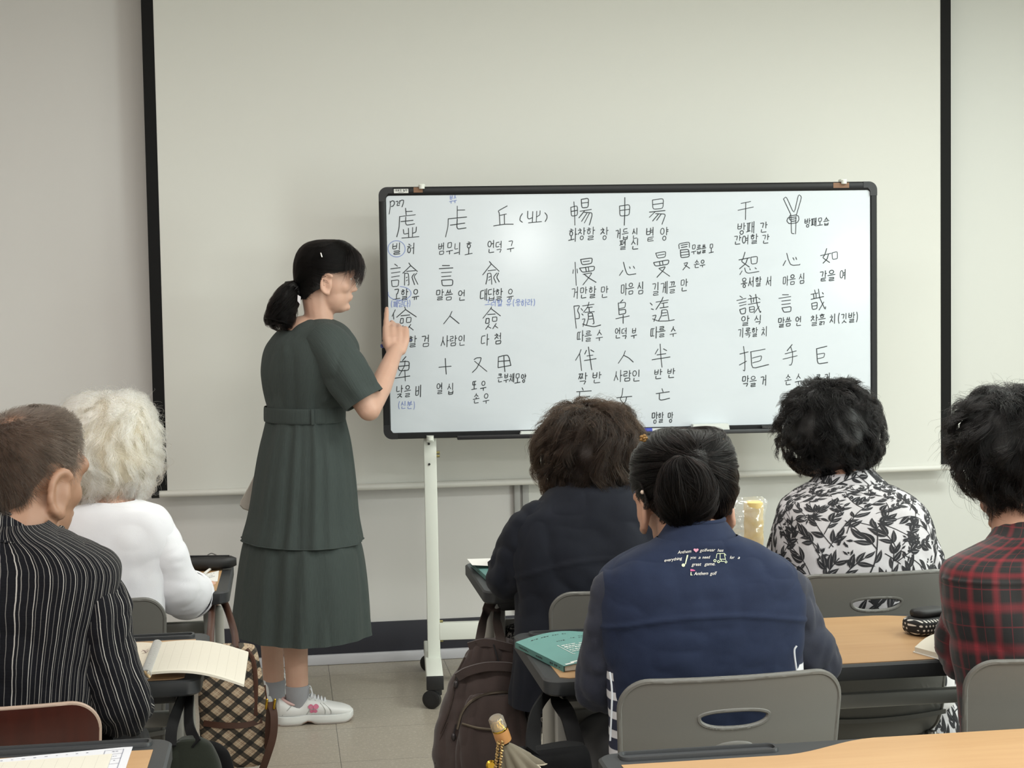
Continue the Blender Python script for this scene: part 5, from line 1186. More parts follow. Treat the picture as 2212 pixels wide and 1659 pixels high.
# print on the back of the vest
def on_vest(px, py):
    """point of the vest's back under a photo point"""
    us = np.linspace(-.24, .24, 241); vs = np.linspace(.0, .5, 160); return us, vs
_us, _vs = np.meshgrid(np.linspace(-.2, .2, 200), np.linspace(0.02, .6, 240)); _P = vest.P(_us, _vs); _N = vest.Nrm(_us, _vs); _P = _P + _N * gd(_P, _us, _vs)[..., None]
_q = (_P - CP).reshape(-1, 3); _D = _q @ FW; _px = W / 2 + FPX * (_q @ RT) / _D; _py = H / 2 - FPX * (_q @ UP) / _D
def vp(px, py, lift=.0012):
    d2 = (_px - px) ** 2 + (_py - py) ** 2; i = np.argpartition(d2, 6)[:6]; w_ = 1 / (d2[i] + .05); w_ /= w_.sum()
    y_ = float((_P.reshape(-1, 3)[i, 1] * w_).sum()) - lift; return U(px, py, y_)
def vtext(txt, x, y, size, dx_rot=0.0, wid=30, shear=.3):
    cu = bpy.data.curves.new('t', 'FONT'); cu.body = txt; cu.size = size; cu.shear = shear; cu.space_character = 1.0; cu.offset = .0
    o = bpy.data.objects.new('t', cu); COL.objects.link(o); dg = bpy.context.evaluated_depsgraph_get(); dg.update(); me = bpy.data.meshes.new_from_object(o.evaluated_get(dg), depsgraph=dg)
    V_ = np.array([v.co[:] for v in me.vertices]); F_ = [tuple(p.vertices) for p in me.polygons]; bpy.data.objects.remove(o); bpy.data.meshes.remove(me)
    V_[:, 0] *= wid / (V_[:, 0].max() - V_[:, 0].min()); c_, s_ = math.cos(dx_rot), math.sin(dx_rot); return np.array([vp(x + a * c_ - b_ * s_, y - a * s_ - b_ * c_) for a, b_, _ in V_]), F_
tb = MB(); sc_ = 200 / 2212
for txt, x, x1_, y, sz, ro in (('Anthem', 485, 815, 293, 9.5, .10), ('golfwear', 1015, 1390, 241, 9.5, .03), ('has', 1430, 1575, 241, 9, .02), ('everything', 160, 590, 483, 9, .13), ('you', 785, 930, 411, 9, .04), ('a', 975, 1025, 410, 9, .03), ('need', 1070, 1260, 407, 9, .03), ('for', 1725, 1840, 411, 9, .03), ('a', 1915, 1965, 411, 9, 0), ('great', 820, 1055, 580, 10, .03), ('game.', 1125, 1385, 571, 10, .02), ('Anthem', 875, 1215, 803, 10, .04), ('golf', 1260, 1430, 795, 10, .03)):
    V_, F_ = vtext(txt, 1420 + x * sc_, 1170 + y * sc_, sz, ro, (x1_ - x) * sc_); tb.add(V_, F_)
tb.build('printed_lettering', mat('print_cream', 'd9d6cf', .7), vest_o, 0)
vpx = lambda x, y: vp(1420 + x * sc_, 1170 + y * sc_)
def blob(mb, pts): mb.add([vpx(*p) for p in pts], [tuple(range(len(pts)))[::-1]])
hb = MB(); hp_ = [(925 + 62 * 16 * math.sin(k) ** 3 / 16, 205 - 3.4 * (13 * math.cos(k) - 5 * math.cos(2 * k) - 2 * math.cos(3 * k) - math.cos(4 * k))) for k in np.linspace(0, 2 * PI, 30, endpoint=False)]
blob(hb, hp_); hb.build('printed_heart', mat('print_pink', 'c98da3', .7), vest_o, 0)
fb = MB(); blob(fb, [(790, 655), (850, 660), (905, 685), (900, 700), (790, 708)]); fb.build('printed_flag', mat('print_magenta', 'b0507f', .7), vest_o, 0)
cbm = MB(); blob(cbm, circ(622, 562, 42, 40, 16)[:-1]); blob(cbm, [(655, 545), (705, 320), (740, 315), (735, 340), (680, 540)]); blob(cbm, [(795, 725), (812, 725), (815, 790), (845, 797), (845, 806), (790, 806)])
for ccx, ccy, rr in ((1462, 478, 34), (1640, 485, 30), (1375, 455, 36)):
    ou, inn_ = circ(ccx, ccy, rr, rr, 14)[:-1], circ(ccx, ccy, rr * .5, rr * .5, 14)[:-1]; cbm.grid(np.array([[vpx(*p) for p in ou], [vpx(*p) for p in inn_]]), 0, None, True)
for ln_ in ([(1430, 285), (1600, 280), (1640, 330)], [(1425, 285), (1405, 400)], [(1500, 290), (1500, 400), (1540, 470)], [(1600, 300), (1630, 440)], [(1480, 420), (1620, 420)], [(1500, 470), (1600, 470)]):
    for (xa, ya), (xb, yb) in zip(ln_[:-1], ln_[1:]):
        dx, dy = unit((xb - xa, yb - ya)) * 7; blob(cbm, [(xa - dy, ya + dx), (xb - dy, yb + dx), (xb + dy, yb - dx), (xa + dy, ya - dx)])
cbm.build('printed_golf_motif', mat('print_pale_green', 'b9c3a6', .7), vest_o, 0)

# ---- 2. dark navy jacket, wavy brown hair (front right desk)
DY = 3.47
d0 = U(1290, 1300, DY); D = thing('person', 'seated woman in a plain dark navy jacket with wavy brown hair, beside the aisle', 'person', (d0[0], DY, 0))
m_jac = fabric('jacket_dark_navy', '171920', '1e212a', .8, 1200, .25, .05, 25)
dr = lambda y, xl, xr, rb=.55, rf=.6, n=2.3, Y=DY: R(y, xl, xr, Y, rb, rf, n)
jk = Surf([dr(1030, 1226, 1366, .75, .7, 2.1, 3.50), dr(1036, 1215, 1374, .75, .7, 2.1, 3.49), dr(1052, 1196, 1394, .66, .7), dr(1074, 1166, 1428, .60, .6), dr(1100, 1132, 1458, .54, .6), dr(1135, 1112, 1474, .52, .55), dr(1190, 1104, 1482, .54, .5), dr(1260, 1108, 1482, .56, .5), dr(1330, 1116, 1476, .55, .5), dr(1400, 1112, 1474, .54, .5), dr(1470, 1100, 1480, .54, .5), dr(1514, 1098, 1482, .54, .5)])
yk2 = lambda P, u, v: .004 * np.exp(-((P[..., 2] - (U(1290, 1192, DY)[2] - .035 * (np.abs(P[..., 0] - d0[0]) / .17) ** 2)) / .004) ** 2) * (np.abs(u) < .25)
jd = addf(creases(13, 26, ((d0[0] - .17, 3.3, .72), (d0[0] + .17, 3.42, 1.02)), .006, .016, (.6, 0, -.8), (.06, .2)), soft(.006, (8, 7, 9), 5), ridge(.015, (9, 9, 6), 3), yk2, line_fold([U(1205, 1050, 3.36), U(1270, 1075, 3.34), U(1330, 1120, 3.33)], .012, .006))
b = MB(); jk.mesh(b, 170, 140, jd, uvs=(1, .6)); b.build('jacket', m_jac, D, 180, True)
col = Surf([dr(1028, 1228, 1364, .85, .8, 2, 3.52), dr(1036, 1222, 1370, .85, .8, 2, 3.51), dr(1050, 1208, 1386, .75, .75, 2.1, 3.49)]); b = MB(); col.mesh(b, 80, 20); col.mesh(b, 80, 6, off=-.006); b.build('collar', m_jac, D, 180)
dsl, dsr = U(1160, 1130, DY), U(1430, 1130, DY); del_, der = U(1103, 1243, 3.53), U(1490, 1250, 3.55); dwl, dwr = np.array([del_[0] + .05, 3.82, .775]), np.array([der[0] - .06, 3.80, .775])
sd2 = addf(creases(18, 30, ((del_[0] - .06, 3.4, .76), (del_[0] + .07, 3.8, .95)), .008, .014, (1, .4, .5), (.05, .10)), soft(.005, (12, 12, 10), 7), ridge(.011, (18, 16, 16), 4))
for nm, sh, el, wr, k in (('left_sleeve', dsl, del_, dwl, -1), ('right_sleeve', dsr, der, dwr, 1)):
    b = MB(); sleeve(b, [sh + np.array([-k * .035, 0, .012]), sh, sh * .5 + el * .5 + np.array([k * .010, -.008, 0]), el + np.array([k * .002, 0, .0]), el * .65 + wr * .35 + np.array([0, 0, .008]), wr], [.032, .050, .056, .057, .050, .038], 48, 100, sd2, up=(0, -1, .2)); b.build(nm, m_jac, D, 180, True)
HD = U(1272, 1004, 3.56); MD = rotm(93, 30)
b = MB(); head(b, HD, MD, .97); cap(b, [HD + np.array([0, -.02, -.05]), U(1285, 1060, 3.51), U(1290, 1100, 3.49)], [.054, .054, .066]); cap(b, [U(1290, 1160, DY + .02), U(1290, 1480, DY)], [.070, .070], 20); b.ell(U(1290, 1150, DY + .02), (.10, .055, .045))
arm(b, dsl, del_, dwl, hd=np.array([.3, 1, -.05]), side=1); arm(b, dsr, der, dwr, hd=np.array([-.3, 1, -.05]), side=-1)
m_tr2 = bpy.data.materials.new('trousers_black_scribble_print'); m_tr2.use_nodes = True; t = NT(m_tr2); v = t.coord()
w_ = t.new('ShaderNodeTexWave'); w_.inputs['Scale'].default_value = 22; w_.inputs['Distortion'].default_value = 14; w_.inputs['Detail'].default_value = 2; w_.inputs['Detail Scale'].default_value = 1.6; t.l.new(v, w_.inputs[0])
t.col(t.mix(t.math('MULTIPLY', t.math('SUBTRACT', w_.outputs[1], .86, clamp=True), 9, clamp=True), lin('151518'), lin('a8a39c'))); t.b.inputs['Roughness'].default_value = .9
lower_body(D, b, d0[0], DY, m_tr2, spread=.13); finish_body(b, D, m_skin_c); face_bits(D, HD, MD)
hd_ = setarc(Surf([hr(881, 1262, 1282, 1, 1, 3.57), hr(884, 1232, 1312, .9, .9, 3.57), hr(897, 1204, 1340, .9, 1, 3.57), hr(925, 1178, 1362, .95, 1, 3.565), hr(960, 1169, 1372, 1.0, 1.05, 3.56), hr(1000, 1168, 1376, .98, 1.05, 3.555), hr(1030, 1174, 1374, .92, 1, 3.545), hr(1052, 1190, 1366, .84, .9, 3.535)]))
keepd = lambda u, v: np.abs(u) < np.interp(v, [0, .45, .6, .72, 1.0], [.6, .6, .40, .30, .27])
m_hwave = hair_mat('hair_brown_wave', '0a0705', '281c14', .32); m_hcap2 = mat('scalp_brown', '231813', .6, bump=(200, .6, .003))
hdc = capmesh(hd_, 'hair', m_hcap2, D, keepd, disp=lambda P, u, v: .007 * fbm(np.stack([u * 13, v * 7, v * 0], -1), 2) - .006)
wh = (.06, .22)
def fl_d(u, v):
    a, r_ = u - wh[0], v - wh[1]; return (a * .8 + .45 * np.sin(v * 9 + u * 7), .8 + 0 * u)
hair_on(hd_, 'hair_strands', hdc, 12000, .095, m_hwave, fl_d, keepd, (.009, 1.25), 260, .0040, .013, .00036, 18, 41, .004, .35)
hair_on(hd_, 'flyaway_strands', hdc, 500, .07, m_hwave, fl_d, lambda u, v: v < .5, (.012, 1.3), 300, .02, .012, .00022, 12, 42, .02, .7)

# ---- 3. leaf-print blouse, short black hair (front right desk)
PY = 3.47
p0 = U(1860, 1200, PY); Pn = thing('person', 'seated woman in a white blouse with black leaf print and short black hair', 'person', (p0[0], PY, 0))
m_bl, m_leaf = fabric('blouse_white_linen', 'c4c1c4', 'b9b6b9', .9, 900, .35, .1, 60), mat('blouse_leaf_black', '202024', .85)
pr = lambda y, xl, xr, rb=.55, rf=.6, n=2.3, Y=PY: R(y, xl, xr, Y, rb, rf, n)
blo = Surf([pr(1040, 1758, 1900, .8, .75, 2.1), pr(1048, 1738, 1914, .72, .7, 2.1), pr(1062, 1714, 1944, .6, .6), pr(1082, 1688, 1974, .54, .6), pr(1110, 1674, 2000, .52, .55), pr(1160, 1668, 2012, .53, .5), pr(1220, 1670, 2016, .54, .5), pr(1290, 1676, 2014, .53, .5), pr(1380, 1686, 2020, .5, .5), pr(1450, 1700, 2040, .5, .5), pr(1540, 1720, 2072, .48, .5), pr(1600, 1728, 2078, .48, .5)])
bd = addf(creases(23, 22, ((p0[0] - .17, 3.28, .78), (p0[0] + .17, 3.42, 1.0)), .004, .012, (.5, 0, -.8), (.06, .15)), soft(.004, (10, 8, 9), 8), ridge(.006, (9, 9, 9), 5))
def leaf_print(mb, s, disp, um, vm, seed, n_sprig, u_rng, v_rng, lift=.0011, off=0.0):
    """sprigs of leaves laid on a surface; um, vm metres per unit u and v"""
    q = np.random.default_rng(seed)
    def put(xy):
        u = np.array([p[0] / um for p in xy]); v = np.array([p[1] / vm for p in xy]); P = s.P(u, np.clip(v, 0, 1)); N = s.Nrm(u, np.clip(v, 0, 1)); return P + N * (disp(P, u, v) + lift + off)[:, None]
    ul, uh = u_rng[0] * um, u_rng[1] * um; vl, vh = v_rng[0] * vm, v_rng[1] * vm
    occ = []
    gxn = max(2, int((uh - ul) / .036)); gyn = max(2, int((vh - vl) / .040))
    for i in range(gxn):
        for j in range(gyn):
            x = ul + (i + .5 + .25 * (j % 2) + q.normal(0, .12)) / gxn * (uh - ul); y = vl + (j + .5 + q.normal(0, .12)) / gyn * (vh - vl)
            a = q.choice([-1, 1]) * q.uniform(.25, 1.05) - PI / 2; cv = q.normal(0, 7); L = q.uniform(.08, .115)
            st_ = []; p = np.array([x, y]) - L * .5 * np.array([math.cos(a), math.sin(a)]); aa = a; nseg = 6
            for k in range(nseg + 1): st_.append((p.copy(), aa)); p = p + L / nseg * np.array([math.cos(aa), math.sin(aa)]); aa += cv * L / nseg
            mid_ = st_[nseg // 2][0]
            if any((mid_ - o) @ (mid_ - o) < .0075 ** 2 for o in occ): continue
            for (pa_, a_), (pb_, b2) in zip(st_[:-1], st_[1:]):
                w_ = .0009; na = np.array([-math.sin(a_), math.cos(a_)]) * w_; V_ = put([pa_ - na, pb_ - na, pb_ + na, pa_ + na]); mb.add(V_, [(0, 1, 2, 3)], 1)
            for k in range(1, nseg + 1):
                for sd_ in ((-1, 1) if k < nseg else (0,)):
                    if q.random() < .12: continue
                    pa_, a_ = st_[k]; b2 = a_ + sd_ * q.uniform(.45, .85); ll = q.uniform(.026, .041) * (1 - .25 * k / nseg); ww = ll * q.uniform(.15, .22); bend = q.normal(0, .3) - sd_ * .45
                    own = [pa_ + ll * f_ * np.array([math.cos(b2 + bend * f_ * .5), math.sin(b2 + bend * f_ * .5)]) for f_ in (.45, .72, .98)]
                    if any((o_ - w2) @ (o_ - w2) < .0050 ** 2 for o_ in own for w2 in occ): continue
                    occ += own
                    top, bot = [], []
                    for t_ in np.linspace(0, 1, 8):
                        ax_ = b2 + bend * t_; c_ = pa_ + ll * t_ * np.array([math.cos(b2 + bend * t_ * .5), math.sin(b2 + bend * t_ * .5)]); w_ = ww * math.sin(PI * t_ ** .8) * (1 - .15 * t_); nn = np.array([-math.sin(ax_), math.cos(ax_)]) * w_
                        top.append(c_ + nn); bot.append(c_ - nn * (.25 if q.random() < .0 else 1))
                    mid = [(a1 * .52 + b1 * .48) for a1, b1 in zip(top, bot)]; mid2 = [(a1 * .42 + b1 * .58) for a1, b1 in zip(top, bot)]
                    mb.grid(np.array([put(top), put(mid)]), 1); mb.grid(np.array([put(mid2), put(bot)]), 1)
            if q.random() < .5:          # a ragged blossom
                c_ = np.array([x, y]) + q.normal(0, .022, 2)
                for k in range(10):
                    b2 = q.uniform(0, 6.28); r0_, r1_ = q.uniform(.001, .008), q.uniform(.010, .020); d_ = np.array([math.cos(b2), math.sin(b2)]); nn = np.array([-d_[1], d_[0]]) * .0022
                    mb.add(put([c_ + d_ * r0_, c_ + d_ * (r0_ + r1_) * .5 + nn, c_ + d_ * r1_, c_ + d_ * (r0_ + r1_) * .5 - nn]), [(0, 1, 2, 3)], 1)
b = MB(); blo.mesh(b, 170, 130, bd, uvs=(1, .6)); leaf_print(b, blo, bd, 1.0, blo.len, 5, 0, (-.34, .34), (.04, .98)); b.build('blouse', [m_bl, m_leaf], Pn, 180, True)
colp = Surf([pr(1012, 1780, 1872, .9, .8, 2, 3.52), pr(1017, 1774, 1880, .9, .8, 2, 3.515), pr(1034, 1762, 1896, .85, .8, 2.1, 3.50), pr(1052, 1744, 1914, .78, .75, 2.1, 3.48)])
b = MB(); colp.mesh(b, 90, 30, off=.004); colp.mesh(b, 90, 8, off=-.003); leaf_print(b, colp, lambda P, u, v: 0 * u, .5, .055, 6, 0, (-.3, .3), (.05, .95), off=.004); q = np.linspace(-.5, .5, 90); b.tube(colp.P(q, np.zeros(90)), .0045, 6, caps=False); b.build('collar', [m_bl, m_leaf], Pn, 180)
psl, psr = U(1728, 1118, PY), U(1958, 1112, PY); pel, per = U(1686, 1240, 3.53), U(1996, 1236, 3.53); pwl, pwr = np.array([pel[0] + .16, 3.78, .775]), np.array([per[0] - .05, 3.82, .775])
class Tube(Surf):
    def __init__(s, P, r):
        s.Q = P; s.r = r; s.T, s.Nn, s.B = frames(P, (0, -1, .2)); s.L = np.linspace(0, 1, len(P)); s.len = float(np.sum(np.linalg.norm(np.diff(P, axis=0), axis=1)))
    def P(s, u, v):
        u, v = np.broadcast_arrays(u, v); f = lambda A: np.stack([np.interp(v, s.L, A[:, i]) for i in range(3)], -1); r = np.interp(v, s.L, s.r)[..., None]; return f(s.Q) + r * (np.cos(2 * PI * u)[..., None] * f(s.Nn) + np.sin(2 * PI * u)[..., None] * f(s.B))
    def Nrm(s, u, v):
        u, v = np.broadcast_arrays(u, v); f = lambda A: np.stack([np.interp(v, s.L, A[:, i]) for i in range(3)], -1); return np.cos(2 * PI * u)[..., None] * f(s.Nn) + np.sin(2 * PI * u)[..., None] * f(s.B)
pds = addf(creases(28, 16, ((per[0] - .05, 3.4, .80), (per[0] + .05, 3.6, .98)), .005, .012, (1, .3, -.5), (.05, .1)), soft(.004, (13, 13, 10), 9), ridge(.008, (18, 16, 16), 6))
for nm, sh, el, wr, k in (('left_sleeve', psl, pel, pwl, -1), ('right_sleeve', psr, per, pwr, 1)):
    P = spline([sh + np.array([-k * .032, 0, .010]), sh, sh * .5 + el * .5 + np.array([k * .006, -.006, 0]), el, el * .65 + wr * .35, wr], 16); rr = np.interp(np.linspace(0, 1, len(P)), [0, .2, .45, .62, .8, 1], [.026, .042, .047, .048, .043, .036])
    ts = Tube(P, rr); b = MB(); Surf.mesh(ts, b, 48, 90, pds); leaf_print(b, ts, pds, .3, ts.len, 11 + k, 0, (-.5, .5), (.05, .9)); b.build(nm, [m_bl, m_leaf], Pn, 180)
HP = U(1800, 952, 3.555); MP = rotm(97, 18)
b = MB(); head(b, HP, MP, .98, ear_dz=-.022, ear_k=1.2); cap(b, [HP + np.array([0, -.02, -.05]), U(1812, 1030, 3.515), U(1830, 1075, 3.49)], [.056, .056, .068]); cap(b, [U(1845, 1150, PY + .02), U(1855, 1480, PY)], [.070, .070], 20); b.ell(U(1842, 1138, PY + .02), (.10, .055, .045))
arm(b, psl, pel, pwl, hd=np.array([.3, 1, -.05]), side=1); arm(b, psr, per, pwr, hd=np.array([-.3, 1, -.05]), side=-1)
m_trp = bpy.data.materials.new('trousers_leaf_print'); m_trp.use_nodes = True; t = NT(m_trp); v = t.coord(); vo = t.new('ShaderNodeTexVoronoi'); vo.inputs['Scale'].default_value = 1; t.l.new(t.scale(v, (60, 60, 24)), vo.inputs[0])
t.col(t.mix(t.math('MULTIPLY', t.math('SUBTRACT', .42, vo.outputs[0], clamp=True), 12, clamp=True), lin('cdcacb'), lin('242428'))); t.b.inputs['Roughness'].default_value = .9
lower_body(Pn, b, p0[0] + .04, PY, m_trp, 'printed_trousers', .175, .12); finish_body(b, Pn, m_skin_b); face_bits(Pn, HP, MP)
hp_s = setarc(Surf([hr(829, 1782, 1804, 1, 1, 3.56), hr(833, 1754, 1832, .9, .9, 3.56), hr(847, 1728, 1852, .92, 1, 3.56), hr(875, 1705, 1877, .95, 1, 3.56), hr(915, 1692, 1891, 1, 1.05, 3.56), hr(950, 1691, 1892, .98, 1.05, 3.555), hr(980, 1700, 1884, .9, 1, 3.55), hr(1003, 1718, 1866, .8, .9, 3.54), hr(1016, 1736, 1848, .7, .8, 3.535)]))
keepp = lambda u, v: np.abs(u - .01) < np.interp(v, [0, .45, .6, .7, .76, .88, 1.0], [.6, .6, .40, .27, .195, .165, .05])
m_hperm = hair_mat('hair_black_perm', '030303', '0c0a0a', .3); m_hcap3 = mat('scalp_black', '0b0909', .5)
hpc = capmesh(hp_s, 'hair', m_hcap3, Pn, keepp, disp=lambda P, u, v: .007 * fbm(np.stack([u * 16, v * 8, v * 0], -1), 2) - .005)
fl_p = lambda u, v: (np.sin(u * 11 + 2) * .5 + (u - .03) * .8, np.where(v < .25, .5, .8) + 0 * u)
hair_on(hp_s, 'hair_strands', hpc, 11000, .052, m_hperm, fl_p, keepp, (.0075, 1.3), 300, .0040, .011, .00036, 16, 51, .003, .5)
side = lambda u, v: (np.abs(u + .20) < .05) & (v > .68) & (v < .86)
hair_on(hp_s, 'side_lock', hpc, 500, .07, m_hperm, lambda u, v: (0 * u - .1, np.ones_like(u)), side, (.004, .8), 24, .006, .008, .00036, 12, 52, .004, .2)

# ---- 4. white cardigan, curly white hair (front left desk)
WY = 3.62
w0 = U(245, 1220, WY); Wp = thing('person', 'seated woman in a white cardigan with curly white hair', 'person', (w0[0], WY, 0))
m_card = fabric('cardigan_white', 'dedee2', 'd6d6dc', .9, 700, .3, .2, 20)
wr_ = lambda y, xl, xr, rb=.55, rf=.6, n=2.4, Y=WY: R(y, xl, xr, Y, rb, rf, n)
cg = Surf([wr_(1082, 196, 292, .85, .8, 2.1), wr_(1086, 178, 312, .70, .7, 2.1), wr_(1092, 156, 335, .58, .6, 2.2), wr_(1104, 138, 356, .54, .6), wr_(1130, 126, 372, .52, .55), wr_(1170, 124, 376, .53, .5), wr_(1220, 128, 366, .54, .5), wr_(1270, 132, 358, .54, .5), wr_(1340, 136, 356, .52, .5), wr_(1480, 134, 360, .5, .5)])
sw = line_fold([U(283, 1225, 3.5), U(305, 1226, 3.5), U(335, 1245, 3.51), U(352, 1280, 3.54)], .007, .006)
cdp = addf(creases(33, 16, ((w0[0] - .15, 3.45, .78), (w0[0] + .16, 3.56, 1.02)), .004, .014, (.6, 0, -.8), (.06, .15)), soft(.004, (9, 8, 9), 10), ridge(.004, (7, 7, 8), 7), sw)
b = MB(); cg.mesh(b, 150, 120, cdp, uvs=(1, .6)); b.build('cardigan', m_card, Wp, 180, True)
wsl, wsr = U(180, 1140, WY), U(325, 1138, WY); wel, wer = U(140, 1270, 3.66), U(384, 1266, 3.68); wwl, wwr = np.array([wel[0] + .04, 3.90, .78]), U(425, 1275, 3.82)
wsd = addf(creases(38, 10, ((wer[0] - .10, 3.5, .80), (wer[0] + .03, 3.7, .98)), .010, .011, (1, .1, -.25), (.06, .10), .15), soft(.004, (10, 10, 9), 11), ridge(.007, (9, 9, 22), 8))
for nm, pts, rad in (('right_sleeve', [wsr + np.array([-.04, 0, .012]), wsr, U(352, 1195, 3.63), U(376, 1258, 3.66), U(400, 1283, 3.73), U(412, 1284, 3.77)], [.034, .048, .052, .058, .060, .056]), ('left_sleeve', [wsl + np.array([.04, 0, .012]), wsl, wsl * .5 + wel * .5, wel, wel * .6 + wwl * .4], [.034, .048, .052, .054, .054])):
    b = MB(); Pp = sleeve(b, pts, rad, 48, 100, wsd, up=(0, -1, .2)); so_ = b.build(nm, m_card, Wp, 180, True)
    b = MB(); k_ = len(Pp) - 1; e_ = Pp[k_] + (Pp[k_] - Pp[k_ - 3]) * 1.2; b.tube([Pp[k_ - 7], Pp[k_ - 4], Pp[k_], e_, e_ * .5 + Pp[k_] * .5], [rad[-1] + .0002, rad[-1] + .0022, rad[-1] + .0018, rad[-1] + .0005, rad[-1] - .010], 48, caps=False); b.build('cuff', m_card, so_, 180)
HW = U(230, 990, 3.70); MW = rotm(80, 14)
b = MB(); head(b, HW, MW, .98, ear_dz=-.025); cap(b, [HW + np.array([0, -.02, -.05]), U(238, 1080, 3.66), U(242, 1120, 3.64)], [.054, .054, .066]); cap(b, [U(245, 1180, WY + .02), U(245, 1420, WY)], [.065, .065], 20); b.ell(U(245, 1165, WY + .02), (.085, .05, .04))
arm(b, wsl, wel, wwl, hd=np.array([.3, 1, -.05]), side=1); arm(b, wsr, wer, wwr, (.034, .034, .025), hd=np.array([.1, 1, -.05]), side=-1)
lower_body(Wp, b, w0[0] - .02, WY, m_trous, kdx=-.09); finish_body(b, Wp, m_skin_a); face_bits(Wp, HW, MW)
hw_ = setarc(Surf([hr(857, 228, 252, 1, 1, 3.71), hr(861, 198, 280, .9, .9, 3.71), hr(876, 162, 306, .92, 1, 3.71), hr(905, 140, 324, .95, 1, 3.71), hr(945, 128, 336, 1, 1.05, 3.705), hr(990, 126, 340, 1, 1.05, 3.70), hr(1030, 136, 330, .95, 1, 3.69), hr(1060, 158, 305, .88, .9, 3.68), hr(1082, 184, 280, .8, .85, 3.675)]))
keepw = lambda u, v: np.abs(u) < np.interp(v, [0, .45, .6, .72, .8, .88, 1.0], [.6, .6, .42, .34, .27, .20, .14])
m_hwhite = hair_mat('hair_white_curl', 'd2c8b0', 'f0ece4', .3); m_hcapw = mat('scalp_white', 'b5ab97', .8, var=(60, .12), bump=(120, .8, .004))
hwc = capmesh(hw_, 'hair', m_hcapw, Wp, keepw, disp=lambda P, u, v: .008 * fbm(np.stack([u * 20, v * 9, v * 0], -1), 2) - .008)
fl_w = lambda u, v: (u * .9 + .3 * np.sin(v * 12), np.where(v < .12, .6, .75) + 0 * u)
hair_on(hw_, 'hair_strands', hwc, 11000, .085, m_hwhite, fl_w, keepw, (.0110, 1.6), 400, .0034, .012, .00040, 20, 61, .004, .4, curl_pow=1.2)
hair_on(hw_, 'flyaway_strands', hwc, 450, .06, m_hwhite, fl_w, lambda u, v: v < .75, (.012, 1.4), 300, .02, .014, .00024, 14, 62, .018, .8)

# ---- 5. red plaid shirt, black hair (right edge)
QY = 2.63
q0 = U(2225, 1300, QY); Qp = thing('person', 'seated woman in a red and black plaid shirt at the right edge', 'person', (q0[0], QY, 0))
m_plaid = bpy.data.materials.new('plaid_red_black'); m_plaid.use_nodes = True; t = NT(m_plaid)
uv = t.new('ShaderNodeUVMap').outputs[0]; x_, y_, _ = t.xyz(uv)
def plaid(u_): 
    a = t.band(u_, .056, .04, .40, .15); d_ = t.band(u_, .056, .68, .73, .02); f_ = t.band(u_, .056, .19, .23, .02); f2 = t.band(u_, .056, .28, .32, .02); return a, d_, t.math('MAXIMUM', f_, f2)
ax_, dx_, fx_ = plaid(x_); ay_, dy_, fy_ = plaid(y_)
red = t.math('MULTIPLY', t.math('ADD', ax_, ay_), .5); tw = t.math('MULTIPLY', t.math('ADD', t.noise(t.scale(uv, (700, 60, 1)), 1, 2), t.noise(t.scale(uv, (60, 700, 1)), 1, 2)), .5)
c = t.mix(t.math('MULTIPLY', red, t.math('ADD', .72, t.math('MULTIPLY', tw, .5)), clamp=True), lin('0f0c0d'), lin('7c1521'))
c = t.mix(t.math('MULTIPLY', t.math('MAXIMUM', fx_, fy_), .45), c, lin('4a0f1a')); c = t.mix(t.math('MULTIPLY', t.math('MAXIMUM', dx_, dy_), .30), c, lin('8a1d2a')); t.col(c); t.b.inputs['Roughness'].default_value = .88; t.b.inputs['Sheen Weight'].default_value = .2; t.bump(tw, .3, .0008)
qr = lambda y, xl, xr, rb=.55, rf=.6, n=2.4, Y=QY: R(y, xl, xr, Y, rb, rf, n)
ps = Surf([qr(1150, 2158, 2316, .8, .75, 2.1), qr(1162, 2136, 2336, .72, .7, 2.1), qr(1180, 2100, 2368, .56, .6), qr(1200, 2064, 2398, .50, .55), qr(1226, 2042, 2424, .50, .5), qr(1280, 2040, 2432, .52, .5), qr(1350, 2050, 2424, .53, .5), qr(1430, 2066, 2412, .52, .5), qr(1520, 2080, 2400, .5, .5), qr(1640, 2086, 2396, .5, .5)])
pd_ = addf(creases(43, 26, ((q0[0] - .17, 2.45, .74), (q0[0] + .1, 2.56, 1.02)), .005, .012, (.4, 0, -.9), (.06, .16)), soft(.004, (10, 8, 9), 12), ridge(.009, (10, 9, 9), 9), lambda P, u, v: .004 * np.exp(-((P[..., 2] - U(2150, 1243, QY)[2]) / .003) ** 2) * (np.abs(u) < .25))
b = MB(); ps.mesh(b, 170, 150, pd_, uvs=(1.0, ps.len)); b.build('plaid_shirt', m_plaid, Qp, 180, True)
cq = Surf([qr(1100, 2172, 2300, .95, .9, 2, 2.68), qr(1108, 2164, 2308, .95, .9, 2, 2.675), qr(1140, 2154, 2320, .9, .85, 2.1, 2.655), qr(1166, 2136, 2334, .8, .8, 2.1, 2.64)]); b = MB(); cq.mesh(b, 90, 30, uvs=(.6, .07)); cq.mesh(b, 90, 8, off=-.005, uvs=(.6, .07)); b.build('collar', m_plaid, Qp, 180, True)
qsl, qsr = U(2112, 1256, QY), U(2370, 1256, QY); qel, qer = U(2090, 1408, 2.70), U(2400, 1420, 2.70); qwl, qwr = np.array([qel[0] + .13, 2.92, .77]), np.array([qer[0] - .05, 2.95, .77])
qsd = addf(creases(48, 34, ((qel[0] - .06, 2.5, .74), (qel[0] + .06, 2.9, .98)), .007, .011, (1, .3, .5), (.05, .10)), soft(.005, (13, 13, 10), 13), ridge(.012, (18, 16, 18), 10))
